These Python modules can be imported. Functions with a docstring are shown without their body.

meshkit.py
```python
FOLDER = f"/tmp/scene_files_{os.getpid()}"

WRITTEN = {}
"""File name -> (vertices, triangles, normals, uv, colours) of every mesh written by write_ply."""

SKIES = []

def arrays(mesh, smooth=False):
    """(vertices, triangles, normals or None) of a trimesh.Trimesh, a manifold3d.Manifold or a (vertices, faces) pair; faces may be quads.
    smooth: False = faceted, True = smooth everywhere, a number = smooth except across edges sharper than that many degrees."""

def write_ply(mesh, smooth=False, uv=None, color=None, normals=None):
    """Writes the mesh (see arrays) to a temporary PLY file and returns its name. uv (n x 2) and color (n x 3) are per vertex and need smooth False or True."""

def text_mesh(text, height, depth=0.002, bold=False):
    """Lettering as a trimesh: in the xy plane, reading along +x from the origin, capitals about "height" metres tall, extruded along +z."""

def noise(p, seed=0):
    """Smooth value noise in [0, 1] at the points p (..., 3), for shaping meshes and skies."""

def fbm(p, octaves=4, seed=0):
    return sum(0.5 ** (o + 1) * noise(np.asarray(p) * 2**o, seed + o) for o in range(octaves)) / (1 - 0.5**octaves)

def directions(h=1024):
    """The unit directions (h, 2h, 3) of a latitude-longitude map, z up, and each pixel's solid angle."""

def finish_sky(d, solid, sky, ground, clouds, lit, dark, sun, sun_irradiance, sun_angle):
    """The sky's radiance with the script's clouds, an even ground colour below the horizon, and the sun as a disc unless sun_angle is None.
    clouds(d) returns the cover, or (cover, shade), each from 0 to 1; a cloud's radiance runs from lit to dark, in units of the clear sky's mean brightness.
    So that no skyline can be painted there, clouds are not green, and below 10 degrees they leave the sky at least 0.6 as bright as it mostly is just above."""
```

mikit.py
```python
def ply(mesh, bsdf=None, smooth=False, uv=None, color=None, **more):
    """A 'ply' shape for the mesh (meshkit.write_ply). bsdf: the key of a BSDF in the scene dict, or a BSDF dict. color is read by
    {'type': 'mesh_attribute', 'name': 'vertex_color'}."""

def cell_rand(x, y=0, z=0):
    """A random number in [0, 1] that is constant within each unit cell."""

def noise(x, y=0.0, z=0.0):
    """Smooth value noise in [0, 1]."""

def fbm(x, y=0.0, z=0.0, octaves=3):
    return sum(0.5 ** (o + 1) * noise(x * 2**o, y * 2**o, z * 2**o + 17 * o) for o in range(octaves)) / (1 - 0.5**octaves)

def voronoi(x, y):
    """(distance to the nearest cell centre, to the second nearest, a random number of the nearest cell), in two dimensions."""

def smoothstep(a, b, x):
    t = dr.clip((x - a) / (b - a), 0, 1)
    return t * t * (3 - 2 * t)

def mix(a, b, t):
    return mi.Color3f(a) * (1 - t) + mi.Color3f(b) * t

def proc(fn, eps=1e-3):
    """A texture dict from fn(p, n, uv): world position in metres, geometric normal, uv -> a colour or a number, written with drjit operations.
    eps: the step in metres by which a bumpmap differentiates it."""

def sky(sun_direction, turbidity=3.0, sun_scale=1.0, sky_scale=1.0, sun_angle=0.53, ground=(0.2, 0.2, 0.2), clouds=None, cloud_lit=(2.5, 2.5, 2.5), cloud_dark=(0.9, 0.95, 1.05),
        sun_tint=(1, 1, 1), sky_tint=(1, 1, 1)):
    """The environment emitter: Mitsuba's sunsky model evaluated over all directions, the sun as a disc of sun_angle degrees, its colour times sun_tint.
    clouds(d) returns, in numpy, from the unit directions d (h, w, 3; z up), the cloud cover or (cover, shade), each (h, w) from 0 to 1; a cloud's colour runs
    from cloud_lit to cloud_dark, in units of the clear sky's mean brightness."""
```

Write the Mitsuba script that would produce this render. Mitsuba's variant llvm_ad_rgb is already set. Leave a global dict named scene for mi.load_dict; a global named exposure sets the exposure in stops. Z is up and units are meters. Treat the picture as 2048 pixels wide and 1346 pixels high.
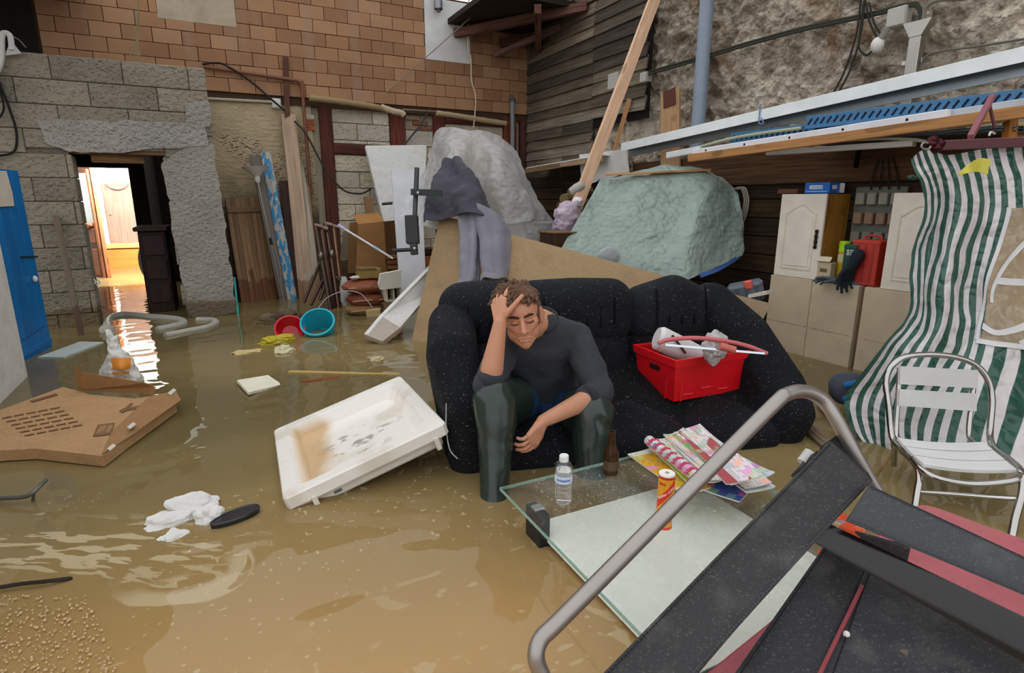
import math, random, numpy as np, trimesh, manifold3d, shapely.geometry as sg, mitsuba as mi, drjit as dr, mikit, meshkit
from mikit import proc, noise, fbm, voronoi, cell_rand, smoothstep, mix
random.seed(5); RNG = np.random.default_rng(5)
A = lambda *v: np.array(v, float)
# ------------------------------------------------------------------ camera, sky, exposure
W, H, F = 2048, 1346, 1136.0
PITCH, AZ, EYE = math.radians(13.5), math.radians(62.5), A(0, 0, 1.12)
HEAD = A(math.cos(AZ), math.sin(AZ), 0)
CR = A(math.sin(AZ), -math.cos(AZ), 0)
CF = HEAD * math.cos(PITCH) + A(0, 0, -math.sin(PITCH))
CU = np.cross(CR, CF)
T = mi.ScalarTransform4f
exposure = 1.75
scene, labels = {}, {}
scene['camera'] = {'type': 'perspective', 'fov_axis': 'x', 'fov': 2 * math.degrees(math.atan(W / 2 / F)), 'near_clip': 0.05, 'far_clip': 200.0,
                   'to_world': T().look_at(origin=EYE.tolist(), target=(EYE + CF).tolist(), up=[0, 0, 1])}


def overcast(d):
    n = meshkit.fbm(d * 2.2 + 7, 4, 3)
    return np.ones(d.shape[:2]), np.clip(0.35 + 0.5 * (n - 0.5) - 0.25 * d[..., 2], 0, 1)


scene['sky'] = mikit.sky(A(-0.35, -0.5, 0.8).tolist(), turbidity=5, sun_scale=0.0, clouds=overcast, cloud_lit=(3.0, 3.05, 3.1), cloud_dark=(1.9, 2.0, 2.15), ground=(0.25, 0.22, 0.19))


# picture -> place: where the line of sight of a pixel of the 2048 x 1346 photograph meets a plane of the room
def P(px, py, z=None, x=None, y=None, d=None):
    r = CF + CR * ((px - W / 2) / F) - CU * ((py - H / 2) / F)
    t = (z - EYE[2]) / r[2] if z is not None else x / r[0] if x is not None else y / r[1] if y is not None else d
    return EYE + t * r


def dep(p): return float((A(*p) - EYE) @ CF)


# ------------------------------------------------------------------ materials
def L(h):
    h = h.lstrip('#')
    c = np.array([int(h[i:i + 2], 16) for i in (0, 2, 4)]) / 255
    return tuple(float(x) for x in np.where(c <= 0.04045, c / 12.92, ((c + 0.055) / 1.055) ** 2.4))


PAL, PIDX = [], {}


def pal(c):
    c = L(c) if isinstance(c, str) else tuple(c)
    if c not in PIDX:
        PIDX[c] = len(PAL); PAL.append(c)
    return PIDX[c]


def pcol(uv):
    i = mi.UInt32(dr.clip(dr.floor(uv.x / 100), 0, len(PAL) - 1))
    return mi.Color3f(dr.gather(mi.Float, PALR, i), dr.gather(mi.Float, PALG, i), dr.gather(mi.Float, PALB, i))


def f_plain(p, n, uv):
    return pcol(uv) * (0.9 + 0.2 * fbm(p.x * 9, p.y * 9, p.z * 9, 3))


def f_dirty(p, n, uv):
    m = fbm(p.x * 7, p.y * 7, p.z * 7, 4)
    s = smoothstep(0.62, 0.75, noise(p.x * 90, p.y * 90, p.z * 90)) * 0.10
    return mix(pcol(uv) * (0.75 + 0.45 * m), L('#7a6848'), 0.22 * smoothstep(0.5, 0.75, m)) * (1 - s)


def f_wood(p, n, uv):
    u = uv.x - 100 * dr.floor(uv.x / 100)
    g = fbm(u * 2.5, uv.y * 55, 3.0, 3) * 0.6 + 0.4 * noise(u * 6, uv.y * 160, 1.0)
    k = smoothstep(0.80, 0.9, noise(u * 5, uv.y * 14, 9.0))
    return pcol(uv) * (0.62 + 0.7 * g) * (1 - 0.35 * k)


def f_oldwood(p, n, uv):
    u = uv.x - 100 * dr.floor(uv.x / 100)
    g = fbm(u * 3, uv.y * 70, 3.0, 4)
    s = fbm(p.x * 2.5, p.y * 2.5, p.z * 2.5, 3)
    return pcol(uv) * (0.35 + 1.1 * g) * (0.6 + 0.8 * s)


def f_wet(p, n, uv):  # wood with a soaked band above the water
    u = uv.x - 100 * dr.floor(uv.x / 100)
    g = fbm(u * 2.5, uv.y * 55, 3.0, 3)
    line = 0.19 + 0.09 * noise(p.x * 22, p.y * 22) + 0.12 * smoothstep(0.6, 0.8, noise(p.x * 6 + 3, p.y * 6))
    wet = smoothstep(0.012, -0.012, p.z - line)
    return pcol(uv) * (0.62 + 0.7 * g) * mix((1, 1, 1), (0.62, 0.42, 0.30), wet)


def b_oldwood(p, n, uv):
    u = uv.x - 100 * dr.floor(uv.x / 100)
    return fbm(u * 3, uv.y * 70, 3.0, 3)


def b_fine(p, n, uv): return noise(p.x * 500, p.y * 500, p.z * 500) + noise(p.x * 220, p.y * 220, p.z * 220)
def b_crumple(p, n, uv): return dr.abs(fbm(p.x * 9, p.y * 9, p.z * 9, 3) - 0.5) + 0.5 * dr.abs(noise(p.x * 26, p.y * 26, p.z * 26) - 0.5)
def b_rough(p, n, uv): return fbm(p.x * 40, p.y * 40, p.z * 40, 3)


def f_flaky(p, n, uv):
    k = smoothstep(0.46, 0.54, fbm(p.x * 30, p.y * 30, p.z * 11, 3))
    return mix(mix(L('#3d8dc4'), L('#5aa5d0'), noise(p.x * 40, p.y * 40, p.z * 40)), L('#c9c4ba'), k)


def f_leather(p, n, uv):
    d = smoothstep(0.5, 0.8, fbm(p.x * 14, p.y * 14, p.z * 14, 4)) * 0.5 + smoothstep(0.72, 0.8, noise(p.x * 330, p.y * 330, p.z * 330)) * 0.5
    return mix(pcol(uv), L('#7c7872'), d * 0.42)


def f_cord(p, n, uv):  # black corduroy with pale specks of dust
    s = smoothstep(0.86, 0.92, noise(p.x * 170, p.y * 170, p.z * 170)) * (0.35 + 0.65 * fbm(p.x * 6, p.y * 6, p.z * 6, 3))
    return mix(pcol(uv) * (0.7 + 0.6 * fbm(p.x * 8, p.y * 8, p.z * 8, 3)), L('#a5a4a0'), s * 0.8)


def f_concrete(p, n, uv):
    m = fbm(p.x * 3, p.y * 3, p.z * 3, 4)
    pores = smoothstep(0.66, 0.78, noise(p.x * 75, p.y * 75, p.z * 75))
    patch = smoothstep(0.45, 0.62, fbm(p.x * 1.3 + 4, p.z * 2.2, p.y, 3))
    c = mix(pcol(uv) * (0.72 + 0.55 * m), L('#9a948a'), 0.3 * patch) * (1 - 0.4 * pores)
    wet = smoothstep(0.05, -0.02, p.z - 0.13 - 0.05 * noise(p.x * 5, p.y * 5))
    return c * mix((1, 1, 1), (0.55, 0.47, 0.36), wet)


def f_plaster(p, n, uv):
    m = fbm(p.x * 3, p.y * 3, p.z * 3, 4)
    holes = smoothstep(0.58, 0.72, noise(p.x * 45, p.y * 45, p.z * 70)) * smoothstep(0.42, 0.58, fbm(p.x * 2 + 9, p.y * 2, p.z * 2, 3))
    low = smoothstep(0.25, -0.25, p.z - 1.15 + 0.5 * (fbm(p.x * 4, p.y, p.z * 3, 3) - 0.5))
    c = mix(mix(L('#a5916f'), L('#c9b798'), m * 1.3), L('#5b4a38'), holes * 0.75)
    return mix(c, L('#4a4238'), low * 0.8 * (0.5 + m))


def f_rubble(p, n, uv):
    m = fbm(p.y * 2.2, p.z * 2.2, p.x, 4)
    s = fbm(p.y * 14, p.z * 14, p.x * 14, 3)
    c = mix(L('#74685b'), L('#cfc2b0'), smoothstep(0.25, 0.75, m * 0.5 + s * 0.5))
    c = mix(c, L('#8c6a48'), 0.5 * smoothstep(0.6, 0.75, fbm(p.y * 4 + 3, p.z * 4, 2.0, 3)))
    pale = smoothstep(0.74, 0.8, fbm(p.y * 3 + 11, p.z * 3 + 5, 5.0, 3))
    return mix(c, L('#c9c2b4'), pale * 0.7) * (0.75 + 0.5 * noise(p.y * 90, p.z * 90))


def f_tile(p, n, uv):
    m = fbm(p.x * 3, p.y * 3, p.z * 3, 3)
    streak = smoothstep(0.55, 0.8, fbm(p.x * 8, 1.0, p.z * 0.7, 3))
    return mix(pcol(uv) * (0.85 + 0.3 * m), L('#a08a78'), 0.35 * streak)


def f_water(p, n, uv):
    m = fbm(p.x * 0.9, p.y * 0.9, 1.0, 4)
    dx, dy = p.x + 0.3, p.y - 0.55
    near = smoothstep(2.2, 0.1, dr.sqrt(dx * dx + dy * dy) + 0.8 * (m - 0.5))
    c = mix(L('#6f6140'), L('#8a7850'), smoothstep(0.3, 0.7, m))
    c = mix(c, L('#bd9660'), 0.95 * near)
    # scum drawn out into a curl and streaks, as it lies on the water left of the shower tray
    wx, wy = fbm(p.x * 4, p.y * 4, 3.0, 3) - 0.5, fbm(p.x * 4, p.y * 4, 8.0, 3) - 0.5
    ax, ay = p.x + 0.16 + 0.10 * wx, p.y - 1.831 + 0.10 * wy
    a, b = ax * 0.887 - ay * 0.462, ax * 0.462 + ay * 0.887
    rr = dr.sqrt(dr.square(a / 0.2) + dr.square(b / 0.14)); ang = dr.atan2(b, a)
    tex = fbm(rr * 5, ang * 1.3, 2.0, 3)
    curl = smoothstep(0.55, 0.8, rr) * smoothstep(1.12, 1.05, rr) * smoothstep(1.9, 1.2, dr.abs(ang + 0.9)) * smoothstep(0.40, 0.44, tex)
    inner = smoothstep(1.0, 0.9, rr) * smoothstep(0.56, 0.6, fbm(a * 16 + 30 * b, b * 34, 5.0, 3))
    band = fbm(a * 9 - 12 * b + 20, b * 42 + 6 * a, 2.0, 3)
    zone = smoothstep(1.0, 0.3, dr.sqrt(dr.square((a + 0.38) / 0.75) + dr.square((b - 0.12) / 0.24)))
    foam = dr.maximum(dr.maximum(0.8 * curl, 0.7 * inner), smoothstep(0.60, 0.64, band + 0.10 * (zone - 0.5)) * zone)
    far = smoothstep(0.9, 0.2, dr.sqrt(dr.square(p.x - 0.75) + dr.square(p.y - 1.05)))
    foam = dr.maximum(foam, 0.55 * far * smoothstep(0.66, 0.7, fbm(p.x * 9 + 4 * wx, p.y * 15, 7.0, 3)))
    dots = smoothstep(0.88, 0.92, noise(p.x * 62, p.y * 62, 4.0)) * smoothstep(0.5, 0.6, fbm(p.x * 2 + 5, p.y * 2, 6.0, 3)) * smoothstep(4.5, 2.0, p.y)
    return mix(c, L('#c9b996'), dr.minimum(0.7 * foam + 0.5 * dots, 0.85))


def b_water(p, n, uv):
    return fbm(p.x * 3.2, p.y * 3.2, 1.0, 2) * 0.8 + 0.45 * noise(p.x * 9 + 3 * noise(p.x * 2, p.y * 2), p.y * 12, 2.0)


def f_floor(p, n, uv):
    g = noise(p.x * 240, p.y * 240, 1.0)
    w, e, r = voronoi(p.x * 95, p.y * 95)
    c = mix(L('#b08a5a'), L('#d9b27c'), fbm(p.x * 6, p.y * 6, 1.0, 4))
    c = mix(c, L('#e2c9a0'), smoothstep(0.86, 0.95, r) * smoothstep(0.5, 0.3, w))
    return c * (0.8 + 0.45 * g) * (1 - 0.3 * smoothstep(0.75, 0.9, cell_rand(dr.floor(p.x * 120), dr.floor(p.y * 120))))


def two(b): return {'type': 'twosided', 'bsdf': b}
def prin(tex, rough, **k): return {'type': 'principled', 'base_color': tex, 'roughness': rough, **k}
def bump(b, fn, s, eps=1e-3): return {'type': 'bumpmap', 'tex': proc(fn, eps), 'scale': s, 'bsdf': b}


plain, dirty = proc(f_plain), proc(f_dirty)
BS = {
    'matte': two(prin(plain, 0.8, specular=0.3)), 'dirty': two(prin(dirty, 0.7, specular=0.3)),
    'satin': two(prin(plain, 0.42)), 'gloss': two(prin(plain, 0.15)),
    'metal': two(prin(plain, 0.38, metallic=0.9)), 'chrome': two(prin(plain, 0.16, metallic=1.0)),
    'wood': two(prin(proc(f_wood), 0.6, specular=0.3)), 'wetwood': two(prin(proc(f_wet), 0.55, specular=0.3)),
    'oldwood': two(bump(prin(proc(f_oldwood), 0.85, specular=0.2), b_oldwood, 0.004)),
    'cloth': two(bump(prin(plain, 0.95, specular=0.1, sheen=0.4), b_fine, 0.0006, 5e-4)),
    'cord': two(bump(prin(proc(f_cord), 0.95, specular=0.12, sheen=0.5), b_fine, 0.001, 5e-4)),
    'leather': two(bump(prin(proc(f_leather), 0.5, specular=0.4), b_fine, 0.0004, 5e-4)),
    'flaky': two(prin(proc(f_flaky), 0.7)),
    'rubber': two(prin(plain, 0.22, specular=0.6)),
    'tarp': two(bump(prin(plain, 0.32, specular=0.6), b_crumple, 0.032, 2e-3)),
    'concrete': two(bump(prin(proc(f_concrete), 0.95, specular=0.15), b_rough, 0.02, 2e-3)),
    'plaster': two(bump(prin(proc(f_plaster), 0.95, specular=0.15), b_rough, 0.016, 2e-3)),
    'rubble': two(bump(prin(proc(f_rubble), 0.95, specular=0.15), b_rough, 0.03, 2e-3)),
    'tile': two(prin(proc(f_tile), 0.75, specular=0.25)),
    'floor': two(prin(proc(f_floor), 0.55)),
    'water': bump({'type': 'plastic', 'int_ior': 1.33, 'diffuse_reflectance': proc(f_water), 'nonlinear': False}, b_water, 0.008, 4e-3),
    'glass': {'type': 'dielectric', 'int_ior': 1.5}, 'brownglass': {'type': 'thindielectric', 'specular_transmittance': {'type': 'rgb', 'value': [0.42, 0.2, 0.06]}},
    'pane': {'type': 'thindielectric'}, 'waterbody': {'type': 'dielectric', 'int_ior': 1.33}, 'brownbottle': {'type': 'blendbsdf', 'weight': 0.35, 'bsdf_0': {'type': 'thindielectric', 'specular_transmittance': {'type': 'rgb', 'value': [0.5, 0.28, 0.1]}}, 'bsdf_1': two(prin({'type': 'rgb', 'value': [0.10, 0.045, 0.015]}, 0.12))},
    'film': {'type': 'blendbsdf', 'weight': 0.09, 'bsdf_0': bump({'type': 'principledthin', 'base_color': {'type': 'rgb', 'value': [0.95, 0.96, 0.96]}, 'roughness': 0.2, 'spec_trans': 0.6, 'diff_trans': 0.9, 'eta': 1.45}, b_crumple, 0.05, 2e-3), 'bsdf_1': two(prin({'type': 'rgb', 'value': [0.86, 0.87, 0.87]}, 0.2))},
}
scene.update(BS)
UVM = {k for k in BS if k in ('matte', 'dirty', 'satin', 'gloss', 'metal', 'chrome', 'wood', 'wetwood', 'oldwood', 'cloth', 'cord', 'leather', 'rubber', 'tarp', 'concrete', 'tile')}


# ------------------------------------------------------------------ naming and mesh helpers
def numbered(k):
    if k not in scene and k not in labels: return k
    i = 1
    while f'{k}_{i:03d}' in scene or f'{k}_{i:03d}' in labels: i += 1
    return f'{k}_{i:03d}'


def shape(mesh, mat, col='#888888', smooth=30):
    if hasattr(mesh, 'to_mesh'):
        mm = mesh.to_mesh(); mesh = trimesh.Trimesh(mm.vert_properties[:, :3], mm.tri_verts, process=False)
    elif isinstance(mesh, tuple):
        v, f = np.asarray(mesh[0], float), np.asarray(mesh[1], int)
        if f.shape[1] == 4: f = np.vstack([f[:, [0, 1, 2]], f[:, [0, 2, 3]]])
        mesh = trimesh.Trimesh(v, f, process=False)
    if smooth is not True and smooth is not False:
        mesh = trimesh.graph.smooth_shade(mesh, angle=math.radians(smooth), facet_minarea=None); smooth = True
    uv = None
    if mat in UVM:
        v = np.asarray(mesh.vertices); u0 = v - v.mean(0)
        i = 0 * len(v) + pal(col) * 100 + 50.0
        if 'wood' in mat:
            ax = np.linalg.svd(u0, full_matrices=False)[2] if len(v) < 4000 else np.eye(3)
            seed = float(np.abs(v.mean(0)).sum() * 7 % 5)
            uv = np.stack([i + u0 @ ax[0] + seed, u0 @ ax[1] + 0.7 * (u0 @ ax[2]) + seed], 1)
        else:
            uv = np.stack([np.full(len(v), i), np.zeros(len(v))], 1)
    return mikit.ply(mesh, mat, smooth=smooth, uv=uv)


def thing(name, label, cat, group=None):
    k = numbered(name); labels[k] = {'label': label, 'category': cat}
    if group: labels[k]['group'] = group
    return k


def part(parent, name, mesh, mat, col='#888888', smooth=30, label=None, stuff=False):
    k = numbered(f'{parent}__{name}')
    scene[k] = mesh if isinstance(mesh, dict) else shape(mesh, mat, col, smooth)
    if label: labels[k] = {'label': label}
    if stuff: labels.setdefault(k, {})['kind'] = 'stuff'
    return k


def solo(name, label, cat, mesh, mat, col='#888888', smooth=30, group=None, kind=None):
    k = thing(name, label, cat, group)
    if kind: labels[k]['kind'] = kind
    scene[k] = shape(mesh, mat, col, smooth)
    return k


def struct(name, mesh, mat, col='#888888', smooth=30, label=None):
    k = numbered(name); scene[k] = shape(mesh, mat, col, smooth); labels[k] = {'kind': 'structure'}
    if label: labels[k]['label'] = label
    return k


def cat(*ms): return trimesh.util.concatenate([m for m in ms])
def nrm(v): v = np.asarray(v, float); return v / np.linalg.norm(v)


def frame(x=None, z=None, o=(0, 0, 0)):
    """4x4 with the given x axis, and z as near the given z as can be."""
    x = nrm(x); z = np.asarray(z, float); z = nrm(z - x * (z @ x)); y = np.cross(z, x)
    m = np.eye(4); m[:3, 0], m[:3, 1], m[:3, 2], m[:3, 3] = x, y, z, o
    return m


def bx(lo, hi, c=0.0, m=None):
    """A box from lo to hi, its edges cut by c, moved by m."""
    lo, hi = np.minimum(lo, hi).astype(float), np.maximum(lo, hi).astype(float)
    if c:
        c = min(c, 0.45 * float((hi - lo).min()))
        pts = [[(lo[k] + (c if k != a else 0)) if s[k] else (hi[k] - (c if k != a else 0)) for k in range(3)] for a in range(3) for s in np.ndindex(2, 2, 2)]
        b = trimesh.convex.convex_hull(np.array(pts))
    else:
        b = trimesh.creation.box(hi - lo); b.apply_translation((lo + hi) / 2)
    if m is not None: b.apply_transform(m)
    return b


def plank(p0, p1, w, t, up=(0, 0, 1), c=0.002):
    """A board from p0 to p1, w wide across, t thick along up."""
    p0, p1 = np.asarray(p0, float), np.asarray(p1, float); l = np.linalg.norm(p1 - p0)
    return bx((0, -w / 2, -t / 2), (l, w / 2, t / 2), c, frame(p1 - p0, up, p0))


def spline(pts, n=8):
    p = np.asarray(pts, float)
    if len(p) < 3: return p
    q = np.vstack([2 * p[0] - p[1], p, 2 * p[-1] - p[-2]]); out = []
    for i in range(len(p) - 1):
        a, b, c, d = q[i:i + 4]
        for t in np.arange(n) / n: out.append(0.5 * (2 * b + (c - a) * t + (2 * a - 5 * b + 4 * c - d) * t * t + (3 * b - a - 3 * c + d) * t ** 3))
    return np.array(out + [p[-1]])


def tube(pts, r, n=10, closed=False, prof=None):
    p = np.asarray(pts, float); m = len(p); rr = np.broadcast_to(np.asarray(r, float), (m,))
    t = np.gradient(p, axis=0) if not closed else np.roll(p, -1, 0) - np.roll(p, 1, 0)
    t /= np.linalg.norm(t, axis=1, keepdims=True) + 1e-12
    a = np.cross(t[0], (0, 0, 1) if abs(t[0][2]) < 0.9 else (1, 0, 0)); a = nrm(a); fr = []
    for k in range(m):
        a = nrm(a - t[k] * (a @ t[k])); fr.append((a, np.cross(t[k], a)))
    ang = np.arange(n) * 2 * np.pi / n
    pr = np.stack([np.cos(ang), np.sin(ang)], 1) if prof is None else np.asarray(prof, float); n = len(pr)
    v = np.array([p[k] + rr[k] * (pr[:, :1] * fr[k][0] + pr[:, 1:] * fr[k][1]) for k in range(m)]).reshape(-1, 3)
    f = []
    for k in range(m if closed else m - 1):
        for j in range(n):
            a0, a1, b0, b1 = k * n + j, k * n + (j + 1) % n, ((k + 1) % m) * n + j, ((k + 1) % m) * n + (j + 1) % n
            f += [[a0, a1, b1], [a0, b1, b0]]
    if not closed:
        v = np.vstack([v, p[:1], p[-1:]])
        for j in range(n): f += [[m * n, (j + 1) % n, j], [m * n + 1, (m - 1) * n + j, (m - 1) * n + (j + 1) % n]]
    return trimesh.Trimesh(v, f, process=False)


def lathe(prof, n=24, m=None):
    """Turns (radius, height) pairs about z."""
    pr = np.asarray(prof, float); k = len(pr); a = np.arange(n) * 2 * np.pi / n
    v = np.stack([pr[:, None, 0] * np.cos(a), pr[:, None, 0] * np.sin(a), np.repeat(pr[:, 1:2], n, 1)], -1).reshape(-1, 3)
    f = []
    for i in range(k - 1):
        for j in range(n):
            a0, a1 = i * n + j, i * n + (j + 1) % n
            f += [[a0, a1, a1 + n], [a0, a1 + n, a0 + n]]
    b = trimesh.Trimesh(v, f, process=False)
    if m is not None: b.apply_transform(m)
    return b


def extr(poly, t, m=None, holes=()):
    g = poly if hasattr(poly, 'exterior') else sg.Polygon(poly, holes)
    b = trimesh.creation.extrude_polygon(g, t, engine='earcut')
    if m is not None: b.apply_transform(m)
    return b


def panel(corners, t):
    """A flat board with the given (nearly planar) outline in space, t thick away from its front."""
    c = np.asarray(corners, float); n = nrm(np.cross(c[1] - c[0], c[2] - c[0])); k = len(c)
    v = np.vstack([c, c - n * t]); f = []
    for i in range(1, k - 1): f += [[0, i, i + 1], [k, k + i + 1, k + i]]
    for i in range(k): j = (i + 1) % k; f += [[i, k + i, k + j], [i, k + j, j]]
    return trimesh.Trimesh(v, f, process=False)


def grid(fn, nu, nv, t=0.0):
    """The sheet fn(u, v) -> point with u, v from 0 to 1; with t it gets that thickness."""
    u, v = np.meshgrid(np.linspace(0, 1, nu), np.linspace(0, 1, nv), indexing='ij')
    p = np.asarray(fn(u, v), float).reshape(nu * nv, 3)
    i = np.arange(nu * nv).reshape(nu, nv); q = np.stack([i[:-1, :-1], i[1:, :-1], i[1:, 1:], i[:-1, 1:]], -1).reshape(-1, 4)
    b = trimesh.Trimesh(p, np.vstack([q[:, [0, 1, 2]], q[:, [0, 2, 3]]]), process=False)
    if t:
        n = np.array(b.vertex_normals); e = np.concatenate([i[:, 0], i[-1, 1:], i[::-1, -1][1:], i[0, ::-1][1:]]); k = len(p); f = np.array(b.faces)
        rim = [[e[j], e[j + 1], k + e[j + 1]] for j in range(len(e) - 1)] + [[e[j], k + e[j + 1], k + e[j]] for j in range(len(e) - 1)]
        b = trimesh.Trimesh(np.vstack([p, p - n * t]), np.vstack([f, f[:, ::-1] + k, rim]), process=False)
    return b


def lerp4(c, u, v):
    """Bilinear point of four corners (00, 10, 11, 01)."""
    c = np.asarray(c, float); u, v = np.asarray(u)[..., None], np.asarray(v)[..., None]
    return c[0] * (1 - u) * (1 - v) + c[1] * u * (1 - v) + c[2] * u * v + c[3] * (1 - u) * v


def rug(p, f, a, seed=0): return a * (meshkit.fbm(np.asarray(p) * f, 3, seed) - 0.5) * 2


def ball(c, r, s=2):
    b = trimesh.creation.icosphere(s, 1.0); b.apply_scale(np.broadcast_to(r, 3)); b.apply_translation(c); return b


def lump(c, r, f, a, s=3, seed=0, m=None):
    b = trimesh.creation.icosphere(s, 1.0); v = np.array(b.vertices); d = 1 + rug(v + seed * 3.1, f, a, seed)
    v = v * d[:, None] * np.broadcast_to(r, 3); b = trimesh.Trimesh(v, b.faces, process=False)
    if m is not None: b.apply_transform(m)
    b.apply_translation(c); return b


def text(s, h, m, depth=0.0012, bold=False):
    b = meshkit.text_mesh(s, h, depth, bold); b.apply_transform(m); return b


def skin(bones, tight=0.012, taubin=8):
    """Hulls of spheres (p0, r0, p1, r1) joined and smoothed into one body."""
    def sp(p, r): return manifold3d.Manifold.sphere(r, 44).translate(tuple(map(float, p)))
    whole = manifold3d.Manifold.batch_boolean([manifold3d.Manifold.batch_hull([sp(p, r) for p, r in zip(b[::2], b[1::2])]) for b in bones], manifold3d.OpType.Add)
    mm = whole.refine_to_length(tight).to_mesh()
    b = trimesh.Trimesh(mm.vert_properties[:, :3], mm.tri_verts, process=True)
    v0 = np.array(b.vertices); trimesh.smoothing.filter_taubin(b, lamb=0.5, nu=0.53, iterations=taubin)
    v = np.array(b.vertices); far = np.linalg.norm(v - v0, axis=1) > 1.5 * tight; v[far] = v0[far]; b.vertices = v
    return b


YW, XR, YH, ZW = 7.44, 4.21, 6.27, 0.0
# ------------------------------------------------------------------ the setting: ground, water, walls
def ground(u, v):
    x, y = -2.5 + 8 * u, -0.6 + 12.5 * v
    d = np.hypot((x + 0.33) / 0.62, (y - 0.72) / 0.5)
    z = -0.22 + 0.235 * np.clip(1.25 - d * 0.55, 0, 1) ** 0.7 + 0.012 * (meshkit.fbm(np.stack([x * 5, y * 5, x * 0], -1), 3, 2) - 0.5)
    return np.stack([x, y, z], -1)


struct('floor', grid(ground, 161, 251), 'floor', smooth=True, label='sandy gravel floor under the flood, bare in one corner')
k = solo('flood_water', 'murky brown flood water covering the whole floor', 'water', grid(lambda u, v: np.stack([-2.5 + 8 * u, -0.6 + 12.5 * v, 0 * u], -1), 3, 3), 'water', smooth=False)
labels[k]['kind'] = 'stuff'
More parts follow.
